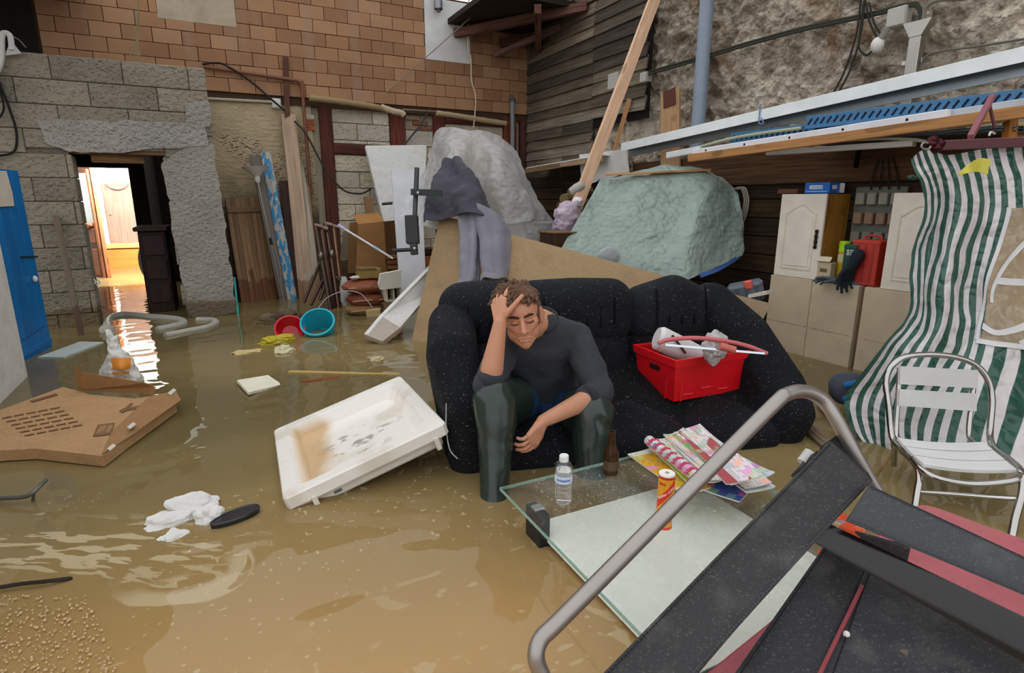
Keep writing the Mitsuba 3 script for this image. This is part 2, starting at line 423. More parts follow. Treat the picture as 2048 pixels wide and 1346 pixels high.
# tiled upper part of the back wall
wb = struct('wall_back', bx((-1.3, YW + 0.03, 2.2), (XR + 0.3, YW + 0.2, 3.6)), 'matte', '#4a3526')
tw, th, zb = 0.269, 0.143, 2.285
pan = [(P(318, 52, y=YW)[0], P(472, 40, y=YW)[0], P(395, 46, y=YW)[2]), (P(852, 118, y=YW)[0], P(941, 129, y=YW)[0], P(900, 124, y=YW)[2])]
tcols = ['#a17757', '#a97f5e', '#986f51', '#ae8564']
for r in range(9):
    z0 = zb + r * th
    for c in range(-1, 23):
        x0 = -1.27 + (c + 0.5 * (r % 2)) * tw; x1 = x0 + tw
        x0, x1 = max(x0, -1.27), min(x1, XR)
        segs = [(x0, x1)]
        for a, b, zz in pan:
            if z0 + th / 2 > zz: segs = [s for q in segs for s in ((q[0], min(q[1], a)), (max(q[0], b), q[1])) if s[1] - s[0] > 0.02]
        for s0, s1 in segs:
            if s1 - s0 < 0.03 or (s1 < 0.05 and z0 < 2.2): continue
            d = RNG.uniform(-0.003, 0.003)
            part(wb, 'tile', bx((s0 + 0.003, YW + d, z0 + 0.003), (s1 - 0.003, YW + 0.035, z0 + th - 0.002), 0.002), 'tile', random.choice(tcols), smooth=False)
for i, (a, b, zz) in enumerate(pan):
    struct(f'window_{i + 1}', bx((a, YW - 0.004, zz), (b, YW + 0.05, 3.57), 0.004), 'dirty' if i == 0 else 'satin', '#b9aa93' if i == 0 else '#dcdcda', label=['cream painted board closing a window in the tiled wall', 'white painted board closing a tall window in the tiled wall'][i])
# lower back wall: plaster on the left, timber frame filled with blocks on the right
YL = YW + 0.05
x_pl = P(628, 300, y=YL)[0]
struct('wall_back_plaster', bx((0.0, YL, -0.25), (x_pl, YL + 0.25, 2.28)), 'plaster')
wl = struct('wall_back_frame', bx((x_pl, YL + 0.05, -0.25), (XR + 0.3, YL + 0.25, 2.28)), 'matte', '#a39883')
fx = lambda px, py: P(px, py, y=YL)[0]
fz = lambda px, py: P(px, py, y=YL)[2]
posts = [(fx(643, 300), fx(667, 300)), (fx(783, 300), fx(812, 300)), (fx(868, 260), fx(890, 260)), (fx(1008, 290), fx(1032, 290)), (fx(1040, 290), fx(1056, 290))]
for i, (a, b) in enumerate(posts):
    part(wl, 'post', bx((a, YL - 0.02, -0.2), (b, YL + 0.06, 2.25), 0.006), 'oldwood', ['#5c342c', '#6b3a30', '#6b3a30', '#7a4130', '#5a3a30'][i])
zr = fz(700, 300); part(wl, 'rail', bx((posts[0][1], YL - 0.012, zr - 0.05), (posts[1][0], YL + 0.06, zr + 0.06), 0.005), 'oldwood', '#5c342c')
zr2 = fz(950, 240); part(wl, 'rail', bx((posts[2][1], YL - 0.012, zr2 - 0.06), (posts[3][0], YL + 0.06, zr2 + 0.05), 0.005), 'oldwood', '#6b3a30')
bc = ['#d6c8ae', '#dccfb8', '#c9bda8', '#e0d6c4', '#c4bcae']
for (a, b), z0, z1 in (((posts[0][1], posts[1][0]), zr + 0.07, 2.24), ((posts[0][1], posts[1][0]), -0.2, zr - 0.06), ((posts[1][1], posts[2][0]), -0.2, 2.0), ((posts[2][1], posts[3][0]), -0.2, zr2 - 0.07)):
    z, r = z1, 0
    while z > z0:
        h = min(0.2, z - z0); x = a + 0.006 - (0.0 if r % 2 == 0 else 0.2)
        while x < b - 0.02:
            e = min(x + random.choice((0.42, 0.5)), b - 0.006); s = max(x, a + 0.006)
            if e - s > 0.03: part(wl, 'block', bx((s + 0.005, YL + 0.012 + RNG.uniform(0, 0.014), z - h + 0.006), (e - 0.005, YL + 0.06, z - 0.004), 0.005), 'concrete', random.choice(bc), smooth=False)
            x = e
        z -= h; r += 1
a, b = posts[1][1], posts[2][0]
for r in range(4):
    x = a + 0.01 - 0.1 * (r % 2)
    while x < b - 0.02:
        e, s = min(x + 0.2, b - 0.006), max(x, a)
        if e - s > 0.03 and random.random() < 0.85: part(wl, 'brick', bx((s + 0.005, YL + 0.015 + RNG.uniform(0, 0.02), 2.01 + r * 0.06), (e - 0.005, YL + 0.06, 2.06 + r * 0.06), 0.004), 'concrete', random.choice(['#8c5a41', '#9c7a5c', '#7d5846', '#a78d74']), smooth=False)
        x = e
for q in range(3):
    part(wl, 'brick', bx((x_pl - 0.09 + 0.01 * q, YL - 0.012, 1.93 + q * 0.062), (x_pl + 0.03, YL + 0.06, 1.985 + q * 0.062), 0.005), 'concrete', ['#b06a48', '#a8603f', '#c9bfae'][q], smooth=False)
# block hut with its doorway
dx0, dx1, dz = P(142, 306, y=YH)[0], P(322, 306, y=YH)[0], 1.545
dx0b, dx1b = P(200, 640, y=YH)[0], P(370, 640, y=YH)[0]
dx0, dx1 = (dx0 + dx0b) / 2, (dx1 + dx1b) / 2
hx0, hx1, hz = -2.3, 0.105, P(200, 117, y=YH)[2]
HT = 0.2
wh = struct('wall_hut', cat(bx((hx0, YH + 0.02, -0.25), (dx0 - 0.02, YH + HT, hz - 0.02)), bx((dx1 + 0.02, YH + 0.02, -0.25), (hx1 - 0.02, YH + HT, hz - 0.02)), bx((dx0 - 0.02, YH + 0.02, dz + 0.02), (dx1 + 0.02, YH + HT, hz - 0.02)),
                            bx((hx1 - 0.2, YH + HT, -0.25), (hx1 - 0.02, YW + 0.05, hz - 0.02))), 'concrete', '#6f685c')
hc = ['#8d8474', '#978d7c', '#827a6c', '#928979', '#888070']
r, z = 0, hz
while z > -0.2:
    z0 = z - 0.197; x = hx0 + (0.0 if r % 2 else 0.26)
    while x < hx1:
        e = x + 0.5
        segs = [(x, min(e, hx1))]
        if z0 + 0.1 < dz: segs = [s for q in segs for s in ((q[0], min(q[1], dx0)), (max(q[0], dx1), q[1])) if s[1] - s[0] > 0.03]
        for s0, s1 in segs:
            zz = z0 if not (z0 < dz < z and s1 > dx0 and s0 < dx1) else dz
            part(wh, 'block', bx((s0 + 0.003, YH + RNG.uniform(-0.004, 0.005), zz + 0.003), (s1 - 0.003, YH + HT - (0.0 if s1 < hx1 - 0.01 and s0 > hx0 else 0.0), z - 0.003), 0.006), 'concrete', random.choice(hc), smooth=False)
        x = e
    z = z0; r += 1
# patches of cement smeared over the joints
def smear(px, seed, t=0.012):
    c = [P(a, b, y=YH) for a, b in px]; c = np.array([(q[0], q[2]) for q in c])
    g = sg.Polygon(c).buffer(0.03).buffer(-0.01).segmentize(0.03); v = np.array(g.exterior.coords)
    v = v + np.stack([rug(np.c_[v, v[:, 0] * 0], 9, 0.025, seed), rug(np.c_[v, v[:, 0] * 0], 9, 0.025, seed + 5)], 1)
    m = np.eye(4); m[:3, :3] = [[1, 0, 0], [0, 0, 1], [0, 1, 0]]; b = extr(sg.Polygon(v).buffer(0), t); b.apply_transform(m); b.invert(); b.apply_translation((0, YH - t - 0.003, 0)); return b
part(wh, 'cement_patch', smear([(85, 245), (330, 248), (405, 255), (410, 290), (330, 292), (240, 300), (140, 300), (95, 285)], 1), 'concrete', '#a39e98', smooth=False)
part(wh, 'cement_patch', smear([(376, 208), (414, 210), (418, 250), (378, 248)], 2), 'concrete', '#9d9890', smooth=False)
part(wh, 'cement_patch', smear([(385, 290), (424, 292), (468, 622), (384, 632), (362, 520), (345, 420), (325, 330)], 3, 0.006), 'concrete', '#9a948a', smooth=False)
# lintel boards and the dark lining of the doorway
part(wh, 'lintel', bx((dx0 - 0.05, YH + 0.02, dz - 0.03), (dx1 + 0.04, YH + 0.16, dz + 0.01), 0.003), 'wood', '#6b5138')
part(wh, 'lintel', bx((dx0 + 0.12, YH + 0.1, dz - 0.10), (dx0 + 0.52, YH + 0.16, dz - 0.03), 0.003), 'oldwood', '#8a6a4a')
# white side wall and a near-black sheet painted as roof shadow left of the tiles
xl = P(30, 778, z=0)[0]; yl = P(58, 752, z=0)[1]
struct('wall_left', bx((xl - 0.3, 1.2, -0.25), (xl, yl, 0.95), 0.01), 'dirty', '#d9d8d2')
struct('wall_left_shadow', bx((-2.6, YW + 0.02, 2.0), (-1.3, YW + 0.2, 4.2)), 'matte', '#1c1714')
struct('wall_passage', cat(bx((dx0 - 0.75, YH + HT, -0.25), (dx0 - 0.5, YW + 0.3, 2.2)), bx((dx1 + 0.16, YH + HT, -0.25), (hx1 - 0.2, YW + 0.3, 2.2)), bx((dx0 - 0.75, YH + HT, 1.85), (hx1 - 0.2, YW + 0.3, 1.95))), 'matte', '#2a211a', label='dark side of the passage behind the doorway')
# right-hand wall: weatherboards near the corner, rubble masonry towards the viewer
def rubble(u, v):
    y, z = -2.2 + 9.7 * u, -0.25 + 4.6 * v
    q = np.stack([y, z, 0 * y], -1)
    w = q + 0.25 * np.stack([meshkit.fbm(q * 2, 2, 5), meshkit.fbm(q * 2, 2, 6), 0 * y], -1)
    d = 0.07 * meshkit.fbm(w * 2.6, 5, 1) + 0.075 * np.abs(meshkit.fbm(w * 6.5, 3, 3) - 0.5) * 2 + 0.03 * meshkit.noise(w * 28, 4)
    c = meshkit.fbm(w * 9 + 3, 3, 8); d = d + 0.055 * np.clip((c - 0.5) * 3.2, -0.6, 1) * (0.4 + meshkit.noise(w * 2.2, 9))
    return np.stack([np.maximum(XR + 0.09 - d, XR - 0.085), y, z], -1)


wr = struct('wall_right', grid(rubble, 640, 300), 'rubble', smooth=True)
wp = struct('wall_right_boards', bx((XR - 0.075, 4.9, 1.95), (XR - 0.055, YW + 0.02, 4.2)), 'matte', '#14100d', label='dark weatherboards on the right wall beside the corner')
r, z = 0, 1.42
while z < 3.9:
    hgt = 0.125 + RNG.uniform(-0.008, 0.012); ends = [YW, 6.6 if r % 3 == 1 else 5.86] + ([4.92] if z > 2.0 else [])
    if r % 3 == 1 and z > 2.0: ends = [YW, 5.86, 4.92 + RNG.uniform(0, 0.08)]
    elif r % 3 == 1: ends = [YW, 6.5, 5.86 + RNG.uniform(-0.05, 0.1)]
    for a, b in zip(ends[:-1], ends[1:]):
        dz0, dz1 = RNG.uniform(-0.012, 0.012, 2); x0, x1 = XR - 0.085 - RNG.uniform(0, 0.006), XR - 0.11 - RNG.uniform(0, 0.01)
        c = [(x1, b + 0.004, z + dz0), (x1, a - 0.002, z + dz1), (x0, a - 0.002, z + hgt + 0.012 + dz1), (x0, b + 0.004, z + hgt + 0.012 + dz0)]
        part(wp, 'board', panel(c[::-1], 0.018), 'oldwood', random.choice(['#6f6455', '#7b6f5e', '#5f5548', '#83796a', '#4c443b']), smooth=False)
    z += hgt; r += 1
wd = struct('wall_right_lower', bx((XR - 0.13, 1.9, -0.25), (XR - 0.1, YW, 1.42)), 'matte', '#17110d', label='lower right wall boards painted dark for the shade under the shelf')
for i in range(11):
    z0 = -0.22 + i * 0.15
    if z0 < 1.3: part(wd, 'board', bx((XR - 0.155, 1.95, z0 + 0.004), (XR - 0.12, YW - 0.02, z0 + 0.144), 0.003), 'oldwood', ['#3a2b20', '#2f241b', '#40301f'][i % 3], smooth=False)  # added boards over the soil wall; shelf shade is put into their dark brown
struct('trim_1', bx((XR - 0.2, 1.4, 1.245), (XR - 0.12, 4.95, 1.5), 0.006), 'oldwood', '#5f432e', label='broad brown timber beam along the right wall under the pipes')
struct('trim_2', bx((XR - 0.19, 4.95, 1.22), (XR - 0.12, 6.3, 1.34), 0.006), 'oldwood', '#3c2f24')
# roof corner over the boards, with its rafters
rf = struct('ceiling', bx((2.95, 6.15, 3.3), (XR + 0.4, YW + 0.3, 3.36)), 'matte', '#2a211a', label='dark boarded roof over the far corner')
for i, (a, b) in enumerate((((3.05, YW, 3.2), (4.1, 6.0, 3.28)), ((3.5, 6.1, 3.2), (4.15, 7.2, 3.05)), ((3.7, YW, 3.16), (4.15, 6.9, 3.2)))):
    part(rf, 'rafter', plank(a, b, 0.08, 0.1), 'oldwood', '#6a4a40')
part(rf, 'strut', plank((3.6, YW - 0.05, 3.0), (4.1, 6.55, 3.2), 0.06, 0.06), 'oldwood', '#7d5f58')
struct('ceiling_eave', bx((-3.2, 5.0, 3.12), (-0.85, YW + 0.03, 3.18)), 'matte', '#2a211a', label='lean-to roof over the hut and the left end of the tiled wall')
# passage behind the hut doorway and the bright yard beyond
YI = 9.3
ix0, ix1 = P(160, 420, y=YI)[0], P(286, 420, y=YI)[0]
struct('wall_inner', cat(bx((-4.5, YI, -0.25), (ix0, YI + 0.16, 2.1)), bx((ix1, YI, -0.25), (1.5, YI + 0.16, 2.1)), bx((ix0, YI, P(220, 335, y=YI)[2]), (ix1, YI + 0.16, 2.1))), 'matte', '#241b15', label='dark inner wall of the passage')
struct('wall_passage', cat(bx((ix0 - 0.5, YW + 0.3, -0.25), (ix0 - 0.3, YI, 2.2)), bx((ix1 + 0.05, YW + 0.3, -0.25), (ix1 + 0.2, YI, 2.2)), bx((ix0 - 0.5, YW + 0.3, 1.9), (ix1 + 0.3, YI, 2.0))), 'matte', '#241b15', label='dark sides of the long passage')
YB = P(250, 531, z=0)[1]
wy = struct('wall_yard', bx((-6, YB, -0.25), (3, YB + 0.15, 2.6)), 'matte', '#f2f1ec', label='white wall of the bright yard behind the passage')
struct('wall_yard_side', cat(bx((ix1 + 0.5, YI + 0.16, -0.25), (ix1 + 0.65, YB, 1.7)), bx((-4.4, YI + 0.16, -0.25), (-4.2, YB, 1.7))), 'matte', '#f2f1ec', label='white side wall of the bright yard')
struct('floor_yard', bx((-6, YB - 3.5, -0.32), (3, YB, -0.26)), 'matte', '#8a744e')
k = solo('flood_water', 'flood water in the bright yard behind the passage', 'water', bx((-6, 11.9, -0.02), (3, YB, 0)), 'water', smooth=False); labels[k]['kind'] = 'stuff'
d4 = struct('door_1', bx((P(211, 420, y=YB)[0], YB - 0.05, 0.12), (P(283, 420, y=YB)[0], YB, P(250, 366, y=YB)[2]), 0.006), 'wood', '#8a6a5c', label='brown door in the white wall of the bright yard')
part(d4, 'handle', tube([P(218, 428, y=YB - 0.09), P(223, 428, y=YB - 0.09)], 0.012), 'metal', '#c9b27a')
b0, b1 = P(209, 494, y=YB - 0.25), P(298, 494, y=YB - 0.25)
t = thing('wooden_bench', 'honey coloured wooden bench across the bright yard below the brown door', 'bench')
part(t, 'seat', bx((b0[0] - 0.6, YB - 0.4, b0[2] - 0.02), (b1[0] + 0.15, YB - 0.12, b0[2] + 0.05), 0.006), 'wood', '#b98b52')
part(t, 'front', bx((b0[0] - 0.6, YB - 0.36, -0.2), (b1[0] + 0.15, YB - 0.3, b0[2] - 0.03), 0.004), 'wood', '#a86c2c')
s = [P(a, b, y=YB - 0.16) for a, b in ((213, 366), (222, 374), (235, 377), (247, 374), (255, 366))]
solo('cord', 'pale looped cord hanging across the top of the brown yard door', 'cord', tube(spline(s), 0.012), 'matte', '#e5d8a8')
# carved inner door standing open
q0, q1 = P(216, 556, z=0), P(164, 560, z=0)
q1 = q0 + nrm(A(-0.55, 1.0, 0)) * 0.8
dd = struct('door_2', panel([q0 + A(0, 0, -0.2), q0 + A(0, 0, 1.62), q1 + A(0, 0, 1.62), q1 + A(0, 0, -0.2)], 0.045), 'wood', '#4a2a1c', label='carved brown house door standing open in the passage')
ux = nrm(q1 - q0); un = nrm(np.cross(ux, (0, 0, 1))); un = un if un @ (EYE - q0) > 0 else -un
def dbx(a0, a1, z0, z1, t): return bx((a0, 0, z0), (a1, t, z1), 0.01, np.vstack([np.c_[ux, un, (0, 0, 1), q0], [0, 0, 0, 1]]))
part(dd, 'pane', dbx(0.12, 0.66, 0.78, 1.5, 0.012), 'gloss', '#9fb0b0', label='pale glass pane')
for z0, z1 in ((0.02, 0.42), (0.5, 0.72)): part(dd, 'panel', dbx(0.14, 0.64, z0, z1, 0.03), 'wood', '#6b3c26')
for a0 in (0.03, 0.7): part(dd, 'moulding', dbx(a0, a0 + 0.06, -0.1, 1.55, 0.035), 'wood', '#7a4a30')
part(dd, 'carving', cat(*[ball(q0 + ux * (0.2 + 0.09 * i) + un * 0.02 + A(0, 0, 0.745 + 0.02 * (-1) ** i), (0.05, 0.05, 0.04), 1) for i in range(5)]), 'wood', '#8a5438')
part(dd, 'edge', plank(q0 + un * -0.02 + A(0, 0, -0.2), q0 + un * -0.02 + A(0, 0, 1.62), 0.05, 0.012, -ux), 'wood', '#8a5232')
t = thing('added_lamp', 'added unseen twin tube lamp brightening the white yard beyond the passage', 'lamp')  # unseen lamp, added so the yard past the doorway comes out brighter
part(t, 'housing', bx((ix0 - 0.1, YI + 0.165, 1.86), (ix1 + 0.5, YI + 0.2, 1.96), 0.005), 'satin', '#e8e8e4')
for z_ in (1.89, 1.93):
    k_ = part(t, 'tube', tube([A(ix0 - 0.05, YI + 0.225, z_), A(ix1 + 0.45, YI + 0.225, z_)], 0.016, 10), 'matte', '#ffffff')
    scene[k_]['emitter'] = {'type': 'area', 'radiance': {'type': 'rgb', 'value': [420.0, 410.0, 390.0]}}
# dark carved sideboard and the white hoop beyond it
t = thing('sideboard', 'dark carved sideboard standing in the shade of the passage', 'cabinet')
sx = P(292, 560, y=6.9)[0]
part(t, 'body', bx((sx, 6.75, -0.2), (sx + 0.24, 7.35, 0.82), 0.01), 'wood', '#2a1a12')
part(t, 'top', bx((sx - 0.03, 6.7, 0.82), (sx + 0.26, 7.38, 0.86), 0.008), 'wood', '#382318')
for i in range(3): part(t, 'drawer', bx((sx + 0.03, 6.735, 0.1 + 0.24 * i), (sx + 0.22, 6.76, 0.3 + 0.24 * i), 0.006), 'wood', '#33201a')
solo('hoop', 'white plastic hoop leaning at the right side of the bright passage end', 'hoop', tube(spline([P(a, b, y=8.9) for a, b in ((303, 485), (290, 488), (283, 505), (283, 525), (290, 545), (302, 553))]), 0.035), 'satin', '#f0f0ec')

ch_ = lambda a: cat(*[tube([P(a - 7, y0, y=YH + 0.06), P(a, 564, y=YH + 0.06)], 0.008, 6) for y0 in (557, 571)])
for i, a in enumerate((192, 200)): solo('chevron', ['left chevron of a small white pair on the dark left jamb of the doorway', 'right chevron of a small white pair on the dark left jamb of the doorway'][i], 'mark', ch_(a), 'satin', '#e2e0da')
# ------------------------------------------------------------------ things along the back wall and the hut
def ext(p0, p1, z=-0.2):
    """p0 carried on below the water along the line from p1."""
    d = p0 - p1; return p0 + d * ((z - p0[2]) / d[2])


def Pn(px, py, o, n):
    r = CF + CR * ((px - W / 2) / F) - CU * ((py - H / 2) / F)
    return EYE + r * (((o - EYE) @ n) / (r @ n))


def lean(name, label, cat_, b, t, wpx, th, mat, col, ytop=YL - 0.03, group=None, c=0.003, turn=0.0):
    p0, p1 = P(*b, z=0), P(*t, y=ytop); w = wpx * dep((p0 + p1) / 2) / F
    up = nrm(EYE - p0); up = nrm(A(up[0] + turn, up[1], 0))
    return solo(name, label, cat_, plank(ext(p0, p1), p1, w, th, up, c), mat, col, group=group)


# blue door ajar by the white wall, with a paper patch and a white knob
e0, e1 = P(50, 722, z=0), P(105, 694, z=0)
dx = nrm(e1 - e0); dn = nrm(A(dx[1], -dx[0], 0)); dn = dn if dn @ (EYE - e0) > 0 else -dn
topz = P(8, 345, d=dep(e1))[2]
M = np.vstack([np.c_[dx, (0, 0, 1), dn, e1], [0, 0, 0, 1]])
db = lambda a0, z0, a1, z1, t0, t1, c=0.003: bx((a0, z0, t0), (a1, z1, t1), c, M)
t = thing('blue_door', 'bright blue painted plank door standing ajar beside the white wall end', 'door')
for i in range(8): part(t, 'board', db(-0.88 + 0.11 * i, -0.2, -0.88 + 0.11 * i + 0.107, topz, -0.035, 0.0), 'satin', ['#0a6cb0', '#0b70b6', '#0966a8'][i % 3])
part(t, 'rail', db(-0.88, 0.03, 0.0, 0.075, 0.0, 0.006), 'satin', '#0b6db2')
part(t, 'studs', cat(*[ball((M @ A(-0.86 + 0.04 * i, 0.10 + 0.004 * i, 0.0, 1))[:3], 0.006, 1) for i in range(21)]), 'matte', '#1a3a58', label='row of dark nail heads')
kn = Pn(64, 558, e1, dn) + dn * 0.02
part(t, 'knob', ball(kn, (0.016, 0.016, 0.024), 2), 'gloss', '#e8e6e2', label='white door knob')
part(t, 'bolt', tube([Pn(40, 514, e1, dn) + dn * 0.006, Pn(72, 513, e1, dn) + dn * 0.006], 0.006), 'metal', '#3c5a78')
pc = [Pn(a, b, e1, dn) + dn * 0.006 for a, b in ((-40, 340), (10, 342), (22, 385), (26, 412), (-40, 416))]
part(t, 'paper', panel(pc, 0.003), 'matte', '#cfc6b6', smooth=False, label='torn cream paper patch')

# gooseneck fitting and cables at the upper left
t = thing('wall_bracket', 'white bent metal bracket fixed at the top left above the hut blocks', 'bracket')
part(t, 'arm', tube(spline([P(a, b, y=YH - 0.05) for a, b in ((-30, 180), (0, 130), (4, 75), (10, 66), (20, 72), (24, 100))]), 0.02), 'satin', '#c9c9c6')
part(t, 'plate', panel([P(a, b, y=YH - 0.03) for a, b in ((22, 80), (44, 108), (12, 112))], 0.02), 'satin', '#b6b6b2', smooth=False)
part(t, 'wire', tube(spline([P(a, b, y=YH + 0.3) for a, b in ((20, 70), (38, 80), (52, 95))]), 0.004), 'matte', '#8c8c88')
solo('cable', 'black cable looping down the left end of the hut wall', 'cable', tube(spline([P(a, b, y=YH - 0.03) for a, b in ((-10, 140), (0, 170), (18, 215), (32, 260), (32, 295), (18, 308), (-12, 312))]), 0.009, 8), 'matte', '#1d1c1b')
solo('cable', 'thin black cable at the very left edge beside the longer loop', 'cable', tube(spline([P(a, b, y=YH - 0.03) for a, b in ((-6, 165), (4, 195), (7, 220), (-4, 240))]), 0.007, 8), 'matte', '#1d1c1b')
lean('wooden_pole', 'slim wooden pole leaning on the hut wall left of the doorway', 'pole', (162, 670), (112, 432), 11, 0.04, 'wetwood', '#6a5b4b', YH - 0.03)

# brown boarded shutter, soaked at the foot
t = thing('plank_shutter', 'brown wooden plank shutter leaning on the plaster wall, soaked dark at its foot', 'shutter')
c4 = [P(483, 606, z=0), P(566, 596, z=0), P(536, 394, y=YL - 0.06), P(450, 397, y=YL - 0.06)]
c4[0], c4[1] = ext(c4[0], c4[3], -0.03), ext(c4[1], c4[2], -0.03)
for i in range(9):
    u0, u1 = i / 9 + 0.004, (i + 1) / 9 - 0.004
    part(t, 'board', panel([lerp4(c4, u, v) for u, v in ((u0, 0), (u1, 0), (u1, 1), (u0, 1))], 0.02), 'wetwood', ['#8a6a48', '#7d5f40', '#926f4c'][i % 3], smooth=False)
nf = nrm(np.cross(c4[1] - c4[0], c4[3] - c4[0]))
part(t, 'batten', panel([lerp4(c4, u, v) + nf * 0.02 for u, v in ((0.0, 0.86), (1, 0.86), (1, 0.91), (0, 0.91))], 0.02), 'wetwood', '#7a5c3c', smooth=False)
part(t, 'batten', panel([lerp4(c4, u, v) + nf * 0.012 for u, v in ((-0.01, -0.01), (1.01, -0.01), (1.01, 0.015), (-0.01, 0.015))], 0.03), 'wetwood', '#94764e', smooth=False)
solo('teal_strip', 'thin teal plastic strip standing against the right corner of the hut', 'strip', plank(P(476, 630, z=0) + A(0, 0.02, -0.15), P(462, 555, y=YH - 0.0) + A(0.03, 0.02, 0), 0.02, 0.006, (0, -1, 0)), 'satin', '#1a9a9c')

# floor lamp upside of the shutter
t = thing('floor_lamp', 'white torchiere floor lamp with a flared shade leaning by the plank shutter', 'lamp')
l1, l0 = P(515, 360, y=6.85), P(567, 603, z=0.0) + A(0, -0.05, 0)
l0 = ext(l0, l1)
ax = nrm(l1 - l0); ml = frame(np.cross(ax, (0, 1, 0)), ax, l1)
q = np.eye(4); q[:3, 2] = nrm(ax * 0.8 + A(0, 0, 0.6)); q[:3, 0] = nrm(np.cross((0, 1, 0), q[:3, 2])); q[:3, 1] = np.cross(q[:3, 2], q[:3, 0]); q[:3, 3] = l1
part(t, 'shade', lathe([(0.015, -0.03), (0.03, 0.0), (0.03, 0.04), (0.138, 0.135), (0.135, 0.135), (0.02, 0.03)], 28, q), 'satin', '#ded9d0')
part(t, 'pole', tube([l0, l1], 0.009), 'metal', '#b8b4ae')
part(t, 'switch', tube([l0 * 0.45 + l1 * 0.55, l0 * 0.40 + l1 * 0.60], 0.016), 'matte', '#2b2826', label='small dark cord switch')
part(t, 'cord', tube(spline([l0 * 0.45 + l1 * 0.55 + A(0.02, -0.02, 0), l0 * 0.6 + l1 * 0.4 + A(0.035, -0.03, 0), l0 * 0.8 + l1 * 0.2 + A(0.0, -0.03, 0), l0 + A(0.02, -0.02, 0)]), 0.004, 6), 'matte', '#8f8a84')

lean('painted_post', 'tall timber post with flaking blue and white paint right of the floor lamp', 'post', (585, 598), (531, 306), 15, 0.07, 'flaky', '#6ba3c4', 7.2, turn=-0.6)
t = thing('metal_cabinet_side', 'narrow dark metal box section with a wire hook behind the painted post', 'metal box')
part(t, 'body', plank(ext(P(570, 598, z=0), P(512, 320, y=7.25)), P(512, 312, y=7.25), 0.13, 0.05, (0, -1, 0)), 'metal', '#5b544d')
part(t, 'hook', tube(spline([P(a, b, y=7.22) for a, b in ((506, 316), (505, 298), (511, 294), (516, 300), (518, 312))]), 0.006), 'metal', '#b5b0a8')
lean('dark_board', 'dark reddish brown board standing between the painted post and the pale planks', 'board', (600, 596), (568, 362), 20, 0.03, 'wetwood', '#4a2c20', YL - 0.03)
lean('pale_plank', 'long pale wooden plank leaning on the plaster wall under the rusty bar', 'plank', (613, 598), (577, 229), 27, 0.04, 'wetwood', '#b59a80', YL - 0.06)
lean('gray_plank', 'shorter weathered grey plank in front of the long pale plank', 'plank', (628, 598), (590, 333), 33, 0.03, 'wetwood', '#a89c8a', YL - 0.12)
lean('offcut_plank', 'narrow reddish offcut just right of the grey plank', 'plank', (637, 597), (612, 362), 10, 0.03, 'wetwood', '#b08a68', YL - 0.05)
solo('rusty_bar', 'flat rusty steel bar standing up behind the top of the pale plank', 'bar', plank(P(575, 240, y=YW - 0.03), P(571, 112, y=YW - 0.03), 0.06, 0.015, (0, -1, 0)), 'dirty', '#5f3c2c')
pp = [P(a, b, y=YW - 0.04) for a, b in ((407, 133), (603, 162), (608, 215), (622, 390))]
t = thing('wall_pipe', 'brown painted water pipe bending down the wall beside the rusty bar', 'pipe')
part(t, 'tube', tube(np.vstack([np.linspace(pp[0], pp[1] + A(-0.04, 0, 0), 12), pp[1] + A(0, 0, -0.04), np.linspace(pp[1] + A(0, 0, -0.06), pp[3], 12)]), 0.02), 'satin', '#7a4c38')
part(t, 'elbow', ball(pp[1] + A(-0.005, 0, -0.005), 0.027), 'satin', '#86563f')
solo('conduit', 'cream plastic conduit under the tiles left of the junction box', 'conduit', tube([P(412, 197, y=YL - 0.02), P(545, 204, y=YL - 0.02)], 0.016), 'satin', '#b5ab98')
jb = P(553, 207, y=YL - 0.03)
t = thing('junction_box', 'white square junction box at the end of the cream conduit', 'junction box')
part(t, 'box', bx(jb - A(0.05, 0.02, 0.055), jb + A(0.05, 0.04, 0.055), 0.008), 'satin', '#d5d2cc'); part(t, 'lid', bx(jb - A(0.042, 0.026, 0.046), jb + A(0.042, -0.015, 0.046), 0.006), 'satin', '#e0ddd8')
solo('cable', 'black cable sagging from the hut top to the white junction box', 'cable', tube(spline([P(a, b, y=YW - 0.06) for a, b in ((404, 128), (430, 126), (452, 131), (500, 162), (548, 203), (570, 222))]), 0.011, 8), 'matte', '#2a2724')
solo('cable', 'black cable drooping across the timber frame to the foam sheet', 'cable', tube(spline([P(a, b, y=YL - 0.16) for a, b in ((589, 242), (612, 268), (640, 320), (662, 355), (690, 382), (722, 387), (742, 378))]), 0.011, 8), 'matte', '#3b3a34')
solo('cable', 'short black cable hanging between the foam sheet and the pipe lagging', 'cable', tube(spline([P(a, b, y=YL - 0.08) for a, b in ((861, 218), (852, 232), (836, 256), (808, 290))]), 0.011, 8), 'matte', '#4a4843')

# lagged pipe under the tiles
def lag(name, label, px, r, col):
    c = spline([P(a, b, y=YW - 0.08) for a, b in px], 6); return solo(name, label, 'pipe', tube(c, r * (1 + 0.06 * np.sin(np.arange(len(c)) * 2.1))), 'dirty', col)
lag('lagged_pipe', 'long pipe in brown foam lagging under the tiles above the timber post', [(619, 196), (680, 203), (740, 212), (765, 217)], 0.035, '#9b8561')
lag('lagged_pipe', 'pale torn end of the foam lagged pipe above the second timber post', [(762, 214), (785, 222), (803, 226), (808, 231)], 0.037, '#c4b596')
lag('lagged_pipe', 'right-hand length of foam lagged pipe above the clear plastic sheet', [(873, 226), (910, 231), (960, 239), (1012, 247)], 0.033, '#b39f7c')
solo('copper_pipe', 'thin bare pipe joining the two lagged lengths', 'pipe', tube([P(805, 219, y=YW - 0.07), P(880, 224, y=YW - 0.07)], 0.011), 'metal', '#a3937c')
